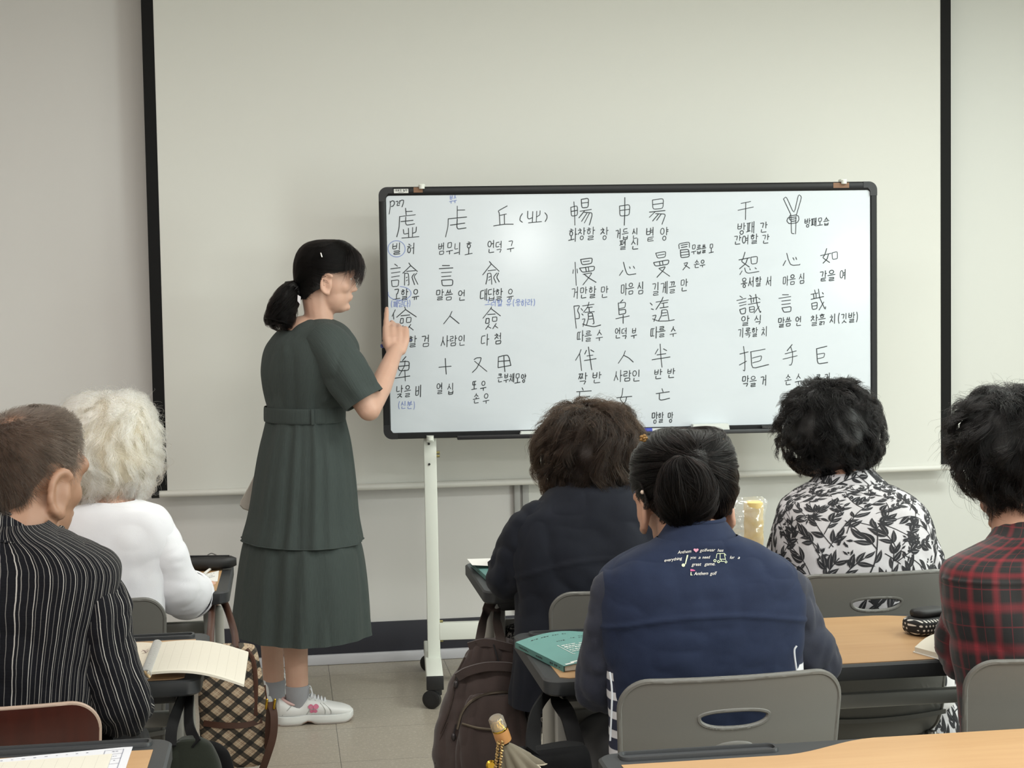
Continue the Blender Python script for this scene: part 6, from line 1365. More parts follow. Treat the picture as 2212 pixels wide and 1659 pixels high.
for nm, sh, el, wr, k in (('left_sleeve', qsl, qel, qwl, -1), ('right_sleeve', qsr, qer, qwr, 1)):
    b = MB(); sleeve(b, [sh + np.array([-k * .035, 0, .012]), sh, sh * .5 + el * .5 + np.array([k * .008, -.006, 0]), el, el * .65 + wr * .35 + np.array([0, 0, .01]), wr], [.028, .046, .051, .053, .049, .040], 48, 110, qsd, up=(0, -1, .2)); b.build(nm, m_plaid, Qp, 180, True)
HQ = U(2204, 1012, 2.735); MQ = rotm(124, 16)
b = MB(); head(b, HQ, MQ, 1.0, ear_dz=-.018, ear_k=1.1); cap(b, [HQ + np.array([0, -.02, -.05]), U(2212, 1120, 2.68), U(2222, 1180, 2.66)], [.057, .057, .07]); cap(b, [U(2225, 1280, QY + .02), U(2225, 1600, QY)], [.070, .070], 20); b.ell(U(2225, 1265, QY + .02), (.10, .055, .045))
arm(b, qsl, qel, qwl, hd=np.array([.9, 1, -.05]), side=1); arm(b, qsr, qer, qwr, hd=np.array([-.3, 1, -.05]), side=-1)
lower_body(Qp, b, q0[0] + .03, QY, m_trous, kdx=.24); finish_body(b, Qp, m_skin_b); face_bits(Qp, HQ, MQ)
hq = setarc(Surf([hr(851, 2192, 2220, 1, 1, 2.74), hr(856, 2150, 2262, .9, .9, 2.74), hr(874, 2116, 2296, .92, 1, 2.74), hr(905, 2090, 2320, .95, 1, 2.74), hr(950, 2076, 2334, 1, 1.05, 2.735), hr(1000, 2080, 2336, 1, 1.05, 2.73), hr(1040, 2098, 2326, .92, 1, 2.72), hr(1075, 2132, 2304, .82, .9, 2.71), hr(1110, 2170, 2290, .72, .8, 2.70)]))
keepq = lambda u, v: np.abs(u - .10) < np.interp(v, [0, .45, .6, .70, .78, .88, 1.0], [.7, .7, .44, .34, .27, .20, .14])
hqc = capmesh(hq, 'hair', m_hcap3, Qp, keepq, disp=lambda P, u, v: .007 * fbm(np.stack([u * 14, v * 8, v * 0], -1), 2) - .006)
fl_q = lambda u, v: (u * .8 + .3 * np.sin(v * 10), np.where(v < .12, .6, .8) + 0 * u)
hair_on(hq, 'hair_strands', hqc, 12000, .085, m_hperm, fl_q, keepq, (.009, 1.35), 280, .0042, .012, .00034, 18, 71, .006, .4)
hair_on(hq, 'flyaway_strands', hqc, 500, .07, m_hperm, fl_q, lambda u, v: (v < .75), (.012, 1.2), 300, .02, .014, .00022, 14, 72, .02, .7)
side = lambda u, v: (np.abs(u + .165) < .03) & (v > .66) & (v < .82)
hair_on(hq, 'side_lock', hqc, 700, .08, m_hperm, lambda u, v: (0 * u + .1, np.ones_like(u)), side, (.005, .8), 24, .006, .006, .00034, 12, 73, .0, .2)

# ---- 6. pinstripe jacket, cropped greying hair (middle left desk)
MY = 2.80
m0 = U(50, 1320, MY); Mp = thing('person', 'seated man in a black and white pinstripe jacket with short cropped hair', 'person', (m0[0], MY, 0))
m_pin = bpy.data.materials.new('pinstripe_black'); m_pin.use_nodes = True; t = NT(m_pin); uv = t.new('ShaderNodeUVMap').outputs[0]; x_, y_, _ = t.xyz(uv)
wob = t.math('MULTIPLY', t.math('SUBTRACT', t.noise(t.scale(uv, (8, 30, 1)), 1, 2), .5), .003); xx_ = t.math('ADD', x_, wob)
st_ = t.math('MAXIMUM', t.band(xx_, .0215, .0, .075, .02), t.math('MAXIMUM', t.math('MULTIPLY', t.band(xx_, .0215, .20, .255, .03), .8), t.math('MULTIPLY', t.band(xx_, .0215, .60, .66, .03), .55)))
puck = t.noise(t.scale(uv, (60, 420, 1)), 1, 3, .6); t.col(t.mix(st_, t.mix(puck, lin('0c0c11'), lin('131419')), lin('a6a29e'))); t.b.inputs['Roughness'].default_value = .85; t.b.inputs['Sheen Weight'].default_value = .03; t.b.inputs['Specular IOR Level'].default_value = .12; t.bump(puck, .6, .0015)
mr = lambda y, xl, xr, rb=.55, rf=.6, n=2.4, Y=MY: R(y, xl, xr, Y, rb, rf, n)
mj = Surf([mr(1128, -56, 104, .8, .75, 2.1), mr(1140, -74, 122, .72, .7, 2.1), mr(1158, -104, 160, .58, .6, 2.2), mr(1180, -132, 208, .50, .55), mr(1206, -158, 250, .48, .5), mr(1240, -170, 268, .49, .5), mr(1300, -166, 258, .52, .5), mr(1380, -150, 236, .53, .5), mr(1460, -140, 218, .53, .5), mr(1560, -136, 208, .52, .5), mr(1650, -136, 206, .52, .5)])
mjd = addf(creases(53, 24, ((m0[0] - .1, 2.60, .70), (m0[0] + .17, 2.72, .98)), .006, .014, (.5, 0, -.8), (.06, .15)), soft(.005, (9, 8, 8), 14), ridge(.010, (12, 9, 7), 11), line_fold([U(190, 1385, 2.68), U(160, 1440, 2.66), U(170, 1540, 2.66)], .018, .010))
b = MB(); mj.mesh(b, 190, 150, mjd, uvs=(1.02, mj.len)); b.build('pinstripe_jacket', m_pin, Mp, 180, True)
cm = Surf([mr(1104, -58, 132, .92, .9, 2, 2.86), mr(1112, -64, 140, .9, .88, 2, 2.85), mr(1136, -72, 150, .85, .85, 2.1, 2.835), mr(1158, -84, 158, .8, .8, 2.1, 2.815)])
b = MB(); cm.mesh(b, 90, 30, uvs=(.62, .07)); cm.mesh(b, 90, 8, off=-.006, uvs=(.62, .07)); q = np.linspace(-.5, .5, 90); b.tube(cm.P(q, np.zeros(90)), .005, 8, caps=False)
cxx = U(40, 1120, 2.84)[0]
for V_ in b.V: V_[:, 2] -= (V_[:, 0] - cxx) * .42 * np.clip((V_[:, 2] - U(40, 1175, 2.83)[2]) / .05, 0, 1.2)
b.build('collar', m_pin, Mp, 180, True)
msl, msr = U(-105, 1262, MY), U(200, 1262, MY); mel, mer = U(-130, 1540, 2.84), U(262, 1540, 2.82); mwl, mwr = np.array([mel[0] + .05, 3.08, .775]), U(235, 1440, 3.10)
msd = addf(creases(58, 30, ((mer[0] - .06, 2.65, .68), (mer[0] + .06, 2.95, .98)), .008, .012, (1, .2, -.5), (.05, .11)), soft(.005, (12, 12, 10), 15), ridge(.014, (20, 16, 12), 12))
for nm, sh, el, wr, k in (('left_sleeve', msl, mel, mwl, -1), ('right_sleeve', msr, mer, mwr, 1)):
    b = MB(); sleeve(b, [sh + np.array([-k * .04, 0, .014]), sh, sh * .55 + el * .45 + np.array([-k * .006, -.006, 0]), el + np.array([0, 0, .015]), el * .7 + wr * .3 + np.array([0, .01, -.002]), wr], [.034, .055, .058, .057, .053, .042], 52, 120, msd, up=(0, -1, .2)); b.build(nm, m_pin, Mp, 180, True)
HM_ = U(64, 1034, 2.885); MM = rotm(52, 10)
b = MB(); head(b, HM_, MM, 1.06, ear_dz=-.018, ear_k=1.22); cap(b, [HM_ + np.array([-.006, -.025, -.045]), U(52, 1110, 2.85), U(40, 1180, 2.83)], [.060, .060, .070]); cap(b, [U(50, 1280, MY + .02), U(40, 1620, MY)], [.075, .075], 20); b.ell(U(48, 1262, MY + .02), (.11, .055, .045))
for k, s_ in ((0, 1),):      # the right ear stands out from the head
    pass
arm(b, msl, mel, mwl, hd=np.array([.3, 1, -.05]), side=1); arm(b, msr, mer, mwr, hd=np.array([-.2, 1, .0]), side=-1)
lower_body(Mp, b, m0[0], MY, m_trous); mb_o = finish_body(b, Mp, m_skin_d, .0045); face_bits(Mp, HM_, MM)
hm = setarc(Surf([[*(HM_ + MM @ np.array([dx, 0, dz])), w, lb, lf, 2.1, 0] for dx, dz, w, lb, lf in ((-.004, .124, .008, .010, .010), (-.004, .120, .036, .048, .042), (-.008, .108, .060, .078, .074), (-.012, .084, .077, .098, .094), (-.012, .050, .083, .105, .10), (-.012, .018, .083, .103, .10), (-.014, -.012, .080, .095, .09), (-.018, -.040, .073, .084, .08), (-.022, -.066, .062, .070, .07))], 52.0))
keepm = lambda u, v: np.abs(u) < np.interp(v, [0, .40, .50, .58, .63, .66, .75, .88, 1.0], [.6, .6, .40, .36, .33, .215, .185, .165, .12])
m_hcrop = hair_mat('hair_cropped_grey_brown', '0f0c0a', '564a41', .45); m_scm = mat('scalp_cropped', '47362b', .75, var=(40, .25), bump=(500, .5, .002))
hmc = capmesh(hm, 'hair', m_scm, Mp, keepm, disp=lambda P, u, v: 0 * u - .006)
whm = (-.02, .30)
def fl_m(u, v):
    a, r_ = u - whm[0], (v - whm[1]); return (a * 1.6 + .3 * (r_ > 0), r_ * 2.0 + .25)
hair_on(hm, 'hair_strands', hmc, 17000, .020, m_hcrop, fl_m, keepm, (.0014, .6), 1500, .006, .005, .00026, 8, 81, .006, .5, in_=.004)
# ------------------------------------------------------------------ things on the desks
def quad_slab(mb, pts, th, mi=0, bulge=0.0, n=14, uv=True):
    """sheet through four corners (back-left, back-right, front-right, front-left) with thickness and a soft bulge"""
    A, B_, C, D_ = [np.asarray(p, float) for p in pts]; s_ = np.linspace(0, 1, n); S_, T_ = np.meshgrid(s_, s_)
    P = (A * (1 - S_)[..., None] + B_ * S_[..., None]) * (1 - T_)[..., None] + (D_ * (1 - S_)[..., None] + C * S_[..., None]) * T_[..., None]
    P[..., 2] += bulge * np.sin(PI * S_)
    up = np.array([0, 0, th]); UVg = np.stack([S_, T_], -1)
    mb.grid((P + up)[::-1], mi, UVg[::-1]); mb.grid(P, mi, UVg * 0 - 1)
    for e in (0, -1): mb.grid(np.array([P[e], P[e] + up]), mi, np.full((2, n, 2), -1.)); mb.grid(np.array([P[:, e], P[:, e] + up]), mi, np.full((2, n, 2), -1.))
    return P + up
def paper(name, c, line, nx, ny, wx=.02, wy=.03, margin=.05):
    m = bpy.data.materials.new(name); m.use_nodes = True; t = NT(m); x_, y_, _ = t.xyz(t.new('ShaderNodeUVMap').outputs[0])
    ins = t.math('MULTIPLY', t.math('MULTIPLY', t.math('GREATER_THAN', x_, margin), t.math('LESS_THAN', x_, 1 - margin)), t.math('MULTIPLY', t.math('GREATER_THAN', y_, margin), t.math('LESS_THAN', y_, 1 - margin)))
    g = t.math('MAXIMUM', t.band(x_, 1 / nx, 0, wx, .01), t.math('MULTIPLY', t.band(y_, 1 / ny, 0, wy, .02), .45)) if ny else t.band(x_, 1 / nx, 0, wx, .01)
    t.col(t.mix(t.math('MULTIPLY', g, ins), lin(c), lin(line))); t.b.inputs['Roughness'].default_value = .8; return m
Z0 = DZ + .0015
def dashes(mb, fn, rows, seed, w=.0022, h=.0028, gap=.0012, fill=.8):
    """tiny ink marks, too small to read, in rows given as (u0, u1, v)"""
    q = np.random.default_rng(seed)
    for u0_, u1_, v_ in rows:
        u = u0_
        while u < u1_:
            ww = w * q.uniform(.5, 1.4)
            if q.random() < fill:
                hh = h * q.uniform(.5, 1); mb.add([fn(u, v_), fn(u + ww, v_), fn(u + ww, v_ + hh), fn(u, v_ + hh)], [(0, 1, 2, 3)])
            u += ww + gap
# teal books
m_teal = mat('book_teal', '5d8b86', .55, var=(30, .05)); m_pages = mat('book_pages', 'cfc8b8', .85, bump=(900, .3)); m_teal2 = mat('book_teal_spine', '4d7872', .55)
def book(name, label, sp0, sp1, width, th, title=True, lift=.012):
    s0, s1 = np.asarray(sp0, float), np.asarray(sp1, float); d = unit(s1 - s0); x = np.array([-d[1], d[0], 0]); L = np.linalg.norm(s1 - s0)
    if x[0] < 0: x = -x
    r = thing(name, label, 'book', (s0 + s1) / 2, 'teal paperback textbooks')
    up = np.array([0, 0, 1.])
    def top(u, v): return s0 + x * u * width + d * v * L + up * (th + lift * math.sin(PI * min(1, u * 1.1)) ** 1.0 * (1 - .5 * v))
    n = 14; b = MB(); g = np.array([[top(u, v) for u in np.linspace(0, 1, n)] for v in np.linspace(0, 1, n)]); b.grid(g); b.grid((g - up * .0008)[:, ::-1])
    b.build('cover', m_teal, r)
    b = MB(); g2 = np.array([[s0 + x * u * width * .985 + d * (.01 + .98 * v) * L + up * .001 for u in np.linspace(0.01, 1, n)] for v in np.linspace(0, 1, n)]); g3 = g - up * .0012
    g3 = np.array([[top(.01 + .975 * u, .01 + .98 * v) - up * .0014 for u in np.linspace(0, 1, n)] for v in np.linspace(0, 1, n)]); b.grid(g3); b.grid(g2[:, ::-1])
    for e in (0, -1): b.grid(np.array([g2[e], g3[e]])); b.grid(np.array([g2[:, e], g3[:, e]]))
    b.build('page_block', m_pages, r)
    b = MB(); b.add([s0 - x * .001, s1 - x * .001, s1 - x * .001 + up * th, s0 - x * .001 + up * th], [(0, 1, 2, 3)]); b.add([s0 + x * .001, s1 + x * .001, s1 + x * .001 + up * th, s0 + x * .001 + up * th], [(3, 2, 1, 0)]); b.build('spine', m_teal2, r)
    fn = lambda a, b_: (top(a, b_) + up * .0006)
    b = MB(); dashes(b, lambda u, v: s0 - x * .0016 + d * u + up * v, [(.02, .06, th * .35), (.10, .13, th * .35), (L - .06, L - .02, th * .35)], 3, .004, .004, .003); dashes(b, lambda u, v: fn(u, v), [(.12, .5, .10), (.30, .42, .30), (.45, .62, .26), (.6, .8, .2)], 4, .016, .014, .012, .7); b.build('cover_lettering', m_ink, r, 0)
    if title:
        b = MB(); f2 = lambda u, v: fn(u, v)
        for u0_, u1_, v0_, v1_ in ((.24, .9, .42, .428), (.24, .246, .42, .74), (.24, .9, .73, .74)): b.add([f2(u0_, v0_), f2(u1_, v0_), f2(u1_, v1_), f2(u0_, v1_)], [(0, 1, 2, 3)])
        dashes(b, f2, [(.27, .9, .45), (.27, .9, .50), (.27, .9, .55), (.27, .9, .61), (.27, .9, .66)], 5, .030, .026, .008, .95)
        for (u0_, v0_) in ((.03, .955), (.10, .93)): b.add([f2(u0_, v0_), f2(u0_ + .09, v0_), f2(u0_ + .09, v0_ + .03), f2(u0_, v0_ + .03)], [(0, 1, 2, 3)])
        b.build('cover_label_lettering', mat('print_white', 'd8dad6', .6), r, 0)
    return r
book('textbook', 'teal paperback textbook under the left elbow of the navy golf vest', UZ(1114, 1399, Z0), UZ(1219, 1452, Z0), .19, .011)
bk = book('textbook', 'teal paperback textbook under the left elbow of the dark jacket', UZ(1017, 1222, Z0), UZ(1066, 1268, Z0), .19, .010, False, .006)
pz = Z0 + .019; r = thing('paper_sheet', 'white paper sheet lying on the teal book by the dark jacket', 'paper', UZ(1030, 1215, pz))
b = MB(); quad_slab(b, [UZ(1009, 1208, pz), UZ(1075, 1206, pz), UZ(1085, 1224, pz), UZ(1020, 1221, pz)], .0006); b.build('sheet', mat('paper_white', 'dcdcd8', .8), r)
# spiral notebook, open, hanging over the end of the desk
zN = Z0 + .010
A0, A1 = UZ(343, 1393, zN + .004), UZ(318, 1458, zN + .004); B0, B1 = U(537, 1413, A0[1] - .02), U(527, 1484, A1[1] - .0)
r = thing('spiral_notebook', 'open spiral notebook with ruled cream pages hanging over the left desk end', 'notebook', (A0 + B1) / 2)
b = MB(); pg = quad_slab(b, [A0, B0, B1, A1], .0045, 0, .013, 24); b.build('right_page', paper('notebook_grid', 'cbc6b9', 'a79f92', 10, 26, .03, .12), r, 50, True)
b = MB(); L0, L1 = UZ(250, 1400, Z0 + .006), UZ(225, 1462, Z0 + .006); quad_slab(b, [L0, UZ(333, 1394, Z0 + .006), UZ(309, 1458, Z0 + .006), L1], .0045, 0, .004, 12); b.build('left_page', paper('notebook_page', 'c9c0b0', 'bcab9b', 6, 14, .03, .1), r, 50, True)
q = np.random.default_rng(3); b = MB(); P0 = UZ(322, 1405, Z0 + .0125); sk_ = [[(-.4, -.2), (-.1, .4), (.2, -.3), (.4, .3)], [(-.3, .5), (.1, .2), (.3, .6)], [(-.2, -.5), (.3, -.4), (.1, -.1)]]
ribbons(b, [[tuple(P0 + np.array([px * .018 - .008, py * .03 - .01, 0])) for px, py in s_] for s_ in sk_], lambda *p: np.array(p), (0, 0, 1), .0015, .0008); b.build('pencil_sketch', mat('pencil_pink', '9b8481', .8), r, 0)
b = MB(); C0, C1 = UZ(340, 1390, zN + .008), UZ(315, 1456, zN + .008); nn = 30
for k in range(nn):
    c = C0 + (C1 - C0) * (k + .5) / nn; a = np.linspace(0, 2 * PI, 14); P = np.array([c + np.array([.009 * math.cos(t_), (C1 - C0)[1] / nn * .3 * t_ / 6.28, .009 * math.sin(t_) - .001]) for t_ in a]); b.tube(P, .0011, 5, caps=False)
b.build('spiral_binding', mat('spiral_white', 'bdbcba', .4), r)
b = MB(); b.tube([UZ(313, 1452, Z0 + .012), UZ(322, 1462, Z0 + .013)], .003, 8, round_ends=True); b.build('bookmark_tab', mat('tab_tan', 'c3a77c', .7), r)
# printed sheets on the nearest left desk
r = thing('paper_sheet', 'printed white worksheet on the nearest left desk', 'paper', UZ(200, 1650, Z0))
c0, c1 = UZ(-80, 1648, Z0), UZ(287, 1613, Z0); dv = np.array([.0, -.22, 0]); b = MB(); quad_slab(b, [c0, c1, c1 + dv, c0 + dv], .0008); b.build('sheet', paper('worksheet', 'c8c9cf', '9a9ca8', 1.06, 0, .01), r, 50, True)
b = MB(); fx = unit(c1 - c0); fn = lambda u, v: c1 - fx * u - np.array([0, v, 0]) + np.array([0, 0, .0014])
dashes(b, fn, [(.05, .22, .012)], 8, .004, .0022, .012, .8)
for (ua, ub, va, vb) in ((.012, .040, .012, .19), ):
    for (x0_, x1_, y0_, y1_) in ((ua, ub, va, va + .0008), (ua, ub, vb, vb + .0008), (ua, ua + .0008, va, vb), (ub, ub + .0008, va, vb), (ua, ub, va + .022, va + .0228), (ua, ub, va + .048, va + .0488), (ua, ub, va + .074, va + .0748)): b.add([fn(x1_, y0_), fn(x0_, y0_), fn(x0_, y1_), fn(x1_, y1_)], [(0, 1, 2, 3)])
dashes(b, fn, [(.020, .034, .02), (.020, .034, .046), (.020, .034, .068)], 9, .003, .002, .0015); b.build('sheet_print', mat('print_grey', '6c6e80', .8), r, 0)
r = thing('paper_sheet', 'cream gridded sheet lying on top of the white worksheet', 'paper', UZ(120, 1655, Z0 + .0012))
c0, c1 = UZ(-80, 1654, Z0 + .0014), UZ(243, 1629, Z0 + .0014); b = MB(); quad_slab(b, [c0, c1, c1 + dv, c0 + dv], .0008); b.build('sheet', paper('grid_sheet', 'cac6ba', '9b978f', 11, 26, .025, .08, .02), r, 50, True)
# card, pen and pencil cases
r = thing('note_card', 'small white note card with writing beside the white cuff', 'paper', UZ(455, 1250, Z0)); cc = [UZ(438, 1242, Z0), UZ(473, 1233, Z0), UZ(470, 1256, Z0), UZ(432, 1259, Z0)]
b = MB(); quad_slab(b, cc, .0008); b.build('card', mat('paper_white', 'dcdcd8', .8), r)
b = MB(); fn = lambda u, v: cc[0] + (cc[1] - cc[0]) * u + (cc[3] - cc[0]) * v + np.array([0, 0, .0013]); dashes(b, fn, [(.15, .85, .2), (.15, .7, .45), (.3, .8, .65)], 12, .06, .06, .03); b.build('card_print', mat('print_grey', '6c6e80', .8), r, 0)
pA, pB = UZ(440, 1240, Z0 + .005), UZ(458, 1226, Z0 + .005); r = thing('pencil', 'white pencil lying behind the note card', 'pencil', pA); MB().tube([pA, pA + (pB - pA) * .8, pB], [.0034, .0034, .0012], 8).build('shaft', mat('pencil_white', 'd5d2cc', .5), r)
def pouch(mb, c, L, w, h, n=2.6, yaw=0.0, uvs=(1, 1)):
    x = np.array([math.cos(yaw), math.sin(yaw), 0]); y = np.array([-x[1], x[0], 0]); rows = []
    th = np.linspace(0, 2 * PI, 28, endpoint=False)
    for k in np.linspace(-1, 1, 18):
        g = (1 - abs(k) ** 4) ** .4 + .02; rows.append([np.asarray(c) + x * L / 2 * k + y * w / 2 * g * np.sign(math.cos(t_)) * abs(math.cos(t_)) ** (2 / n) + np.array([0, 0, h / 2 + h / 2 * (.55 + .45 * g) * np.sign(math.sin(t_)) * abs(math.sin(t_)) ** (2 / n)]) for t_ in th])
    mb.grid(np.array(rows), 0, None, True); mb.add(rows[0], [tuple(range(28))]); mb.add(rows[-1], [tuple(range(28))[::-1]]); return mb
c = UZ(420, 1224, Z0); c = np.array([XP(410, 1210, 4.06), 4.06, Z0 + .001]); r = thing('pencil_case', 'black zipped pencil case on the front left desk', 'pencil case', c)
pouch(MB(), c, .235, .06, .034, 2.8, -.03).build('pouch', mat('case_black', '121213', .55, bump=(300, .2)), r)
MB().tube([c + np.array([-.10, -.006, .0345]), c + np.array([0, -.006, .0360]), c + np.array([.10, -.008, .0335])], .0022, 8).build('zip', mat('zip_dark', '2a2a2c', .4), r)
b = MB(); b.tube(spline([c + np.array([.045, -.006, .037]), c + np.array([.055, -.004, .041]), c + np.array([.068, -.008, .036])], 4), .0014, 6); b.build('zip_pull', mat('zip_metal', '8a8a8c', .3, 1), r)
m_dot = bpy.data.materials.new('case_black_white_dots'); m_dot.use_nodes = True; t = NT(m_dot); x_, y_, z_ = t.xyz(t.coord())
xy = t.math('ADD', x_, t.math('MULTIPLY', y_, .7)); PZ = .0085; row_ = t.math('FLOOR', t.math('DIVIDE', z_, PZ)); xo = t.math('ADD', xy, t.math('MULTIPLY', row_, PZ * .5))
fx_, fz_ = t.math('SUBTRACT', t.math('FRACT', t.math('DIVIDE', xo, PZ)), .5), t.math('SUBTRACT', t.math('FRACT', t.math('DIVIDE', z_, PZ)), .5)
d2_ = t.math('ADD', t.math('MULTIPLY', fx_, fx_), t.math('MULTIPLY', fz_, fz_)); t.col(t.mix(t.math('LESS_THAN', d2_, .06), lin('141415'), lin('cfcbc4'))); t.b.inputs['Roughness'].default_value = .7
c = np.array([XP(2005, 1392, 2.96) , 2.965, Z0 + .001]); r = thing('pencil_case', 'black pencil case with white dots beside the plaid sleeve', 'pencil case', c)
pouch(MB(), c, .095, .07, .034, 3.2, .30).build('pouch', m_dot, r)
b = MB(); pouch(b, c + np.array([.004, .006, .030]), .075, .045, .020, 2.4, .35); b.build('flap', mat('case_flap_black', '161617', .6), r)
zb = Z0; c0 = UZ(1975, 1407, zb); r = thing('notebook', 'open blank notebook under the plaid sleeve', 'notebook', c0)
b = MB(); nb = [UZ(1998, 1387, zb), UZ(2110, 1372, zb), UZ(2150, 1440, zb), UZ(2062, 1432, zb)]; nb[3] = UZ(2066, 1436, zb); nb[0] = UZ(1990, 1392, zb)
quad_slab(b, [UZ(1976, 1409, zb), UZ(2030, 1378, zb), UZ(2130, 1400, zb), UZ(2068, 1434, zb)], .010, 0, .006, 12); b.build('page_block', mat('notebook_cream', 'c8c2b3', .8, bump=(900, .15)), r)
b = MB(); quad_slab(b, [UZ(1972, 1409, zb), UZ(2030, 1375, zb), UZ(2134, 1400, zb), UZ(2069, 1437, zb)], .0012); b.build('cover', mat('notebook_cover_white', 'cfccc6', .6), r)
# corn snack roll in a clear bag
c = np.array([XP(1622, 1200, 3.86), 3.86, Z0]); r = thing('snack_bag', 'clear plastic bag with a pale yellow corn roll, behind the golf vest shoulder', 'snack bag', c)
m_corn = mat('corn_roll_yellow', 'e6cb86', .75, var=(60, .08), bump=(90, .4, .002)); prof = [(0, .002), (.022, .002), (.0245, .01)] + [(.0245 + .0008 * math.sin(k * 1.3), .012 + k * .0075) for k in range(17)] + [(.025, .143), (.024, .150), (.017, .153), (0, .152)]
b = MB(); b.lathe(prof, c + np.array([.008, 0, .0]), (.0, 0, 1), 28); b.build('corn_roll', m_corn, r)
m_cl = bpy.data.materials.new('clear_plastic_film'); m_cl.use_nodes = True; nt = m_cl.node_tree; nt.nodes.clear(); o_ = nt.nodes.new('ShaderNodeOutputMaterial'); mx = nt.nodes.new('ShaderNodeMixShader'); tr = nt.nodes.new('ShaderNodeBsdfTransparent'); mx2 = nt.nodes.new('ShaderNodeMixShader'); gl = nt.nodes.new('ShaderNodeBsdfGlossy'); df = nt.nodes.new('ShaderNodeBsdfDiffuse')
gl.inputs['Roughness'].default_value = .12; df.inputs[0].default_value = (.82, .84, .83, 1); tr.inputs[0].default_value = (.97, .98, .97, 1); mx.inputs[0].default_value = .30; mx2.inputs[0].default_value = .35
nt.links.new(tr.outputs[0], mx.inputs[1]); nt.links.new(mx2.outputs[0], mx.inputs[2]); nt.links.new(df.outputs[0], mx2.inputs[1]); nt.links.new(gl.outputs[0], mx2.inputs[2]); nt.links.new(mx.outputs[0], o_.inputs[0])
sb = Surf([R(1215, 1580, 1642, 3.86, .9, .9, 2.4), R(1190, 1572, 1648, 3.86, .8, .8, 2.6), R(1150, 1570, 1648, 3.86, .75, .75, 2.6), R(1115, 1574, 1652, 3.86, .7, .7, 2.4), R(1090, 1582, 1657, 3.86, .45, .45, 2.4), R(1079, 1586, 1654, 3.86, .16, .16, 2.2), R(1073, 1590, 1648, 3.86, .05, .05, 2)])
b = MB(); sb.mesh(b, 70, 60, lambda P, u, v: .0045 * (np.abs(vnoise(P * np.array([40, 40, 70]))) - .4) + .002 * fbm(P * 90, 2)); b.build('plastic_film', m_cl, r, 60)

# ------------------------------------------------------------------ bags hanging from the desks
def bag_body(surf, name, m, parent, disp=None, uvs=(1, 1), nu=110, nv=90):
    b = MB(); surf.mesh(b, nu, nv, disp, uvs=uvs)
    for e, fl in ((0, 1), (nv - 1, 0)):
        row = b.V[0][e * (nu + 1):(e + 1) * (nu + 1) - 1]; F = [tuple(range(len(row)))]; b.add(row, F if fl else [f[::-1] for f in F])
    return b.build(name, m, parent, 60, True)
def strap(mb, pts, w, th=.003, n=10, nrm=(0, -1, 0)):
    P = spline(np.array(pts, float), n); T, _, _ = frames(P); N = np.asarray(nrm, float); S_ = np.cross(T, N); S_ /= np.linalg.norm(S_, axis=1)[:, None] + 1e-9; Nn = np.cross(S_, T)
    rows = np.stack([P - S_ * w / 2 - Nn * th / 2, P + S_ * w / 2 - Nn * th / 2, P + S_ * w / 2 + Nn * th / 2, P - S_ * w / 2 + Nn * th / 2], 1); mb.grid(rows, 0, None, True); mb.add(rows[0], [(0, 1, 2, 3)]); mb.add(rows[-1], [(3, 2, 1, 0)]); return mb
def on_front(s, px, py, lift=.002):
    """point of a surface's camera side under a photo point"""
    us, vs = np.meshgrid(np.linspace(-.24, .24, 80), np.linspace(0, 1, 120)); P = s.P(us, vs).reshape(-1, 3); q = P - CP; D_ = q @ FW; i = np.argmin((W / 2 + FPX * (q @ RT) / D_ - px) ** 2 + (H / 2 - FPX * (q @ UP) / D_ - py) ** 2); return U(px, py, P[i, 1] - lift)
def line_on(mb, s, pts, r=.002, lift=.001, n=6, k=5): mb.tube(spline([on_front(s, *p, lift) for p in pts], k), r, n); return mb
# brown backpack
BY = 3.58; m_bp = fabric('backpack_brown', '403634', '4c413e', .9, 700, .4, .25, 18); m_web = mat('webbing_brown', '3b302b', .85, bump=(800, .3)); m_zip = mat('zip_brass', '6d6459', .35, .8)
br = lambda y, xl, xr, rb=.42, rf=.42, n=2.6: R(y, xl, xr, BY, rb, rf, n)
bs = Surf([br(1384, 1024, 1100, .5, .5), br(1390, 1014, 1112, .46, .46), br(1412, 996, 1124), br(1450, 980, 1132, .45, .42), br(1500, 966, 1142, .48, .42), br(1560, 948, 1150, .50, .42), br(1620, 937, 1156, .52, .42), br(1690, 934, 1158, .52, .42), br(1730, 942, 1152, .48, .4), br(1742, 956, 1140, .4, .35)])
r = thing('backpack', 'brown cloth backpack hanging by its loop from the front right desk', 'backpack', bs.row(np.array([1.0]))[0, :3])
bdsp = addf(ridge(.018, (22, 12, 9), 21), soft(.006, (12, 12, 9), 22), creases(91, 18, ((bs.tab[0, 0] - .06, 3.32, .70), (bs.tab[0, 0] + .06, 3.40, .86)), .006, .010, (.1, 0, 1), (.05, .10), .2))
bag_body(bs, 'main_body', m_bp, r, bdsp)
pk_ = Surf([R(1496, 1030, 1112, 3.54, .3, .3, 2.6), R(1505, 1010, 1122, 3.535, .35, .3, 2.6), R(1540, 994, 1134, 3.53, .40, .3, 2.7), R(1600, 984, 1142, 3.525, .42, .3, 2.8), R(1700, 984, 1144, 3.525, .42, .3, 2.8), R(1735, 994, 1136, 3.53, .35, .3, 2.6)])
bag_body(pk_, 'front_pocket', m_bp, r, addf(ridge(.012, (20, 9, 8), 23), soft(.004, (12, 12, 9), 24)))
b = MB(); line_on(b, pk_, [(988, 1575), (998, 1540), (1018, 1515), (1050, 1500), (1085, 1495), (1120, 1496)], .0035, .006); b.build('pocket_zip', m_zip, r)
b = MB(); line_on(b, pk_, [(998, 1563), (1030, 1572), (1065, 1576)], .003, .004); b.build('lower_zip', m_zip, r)
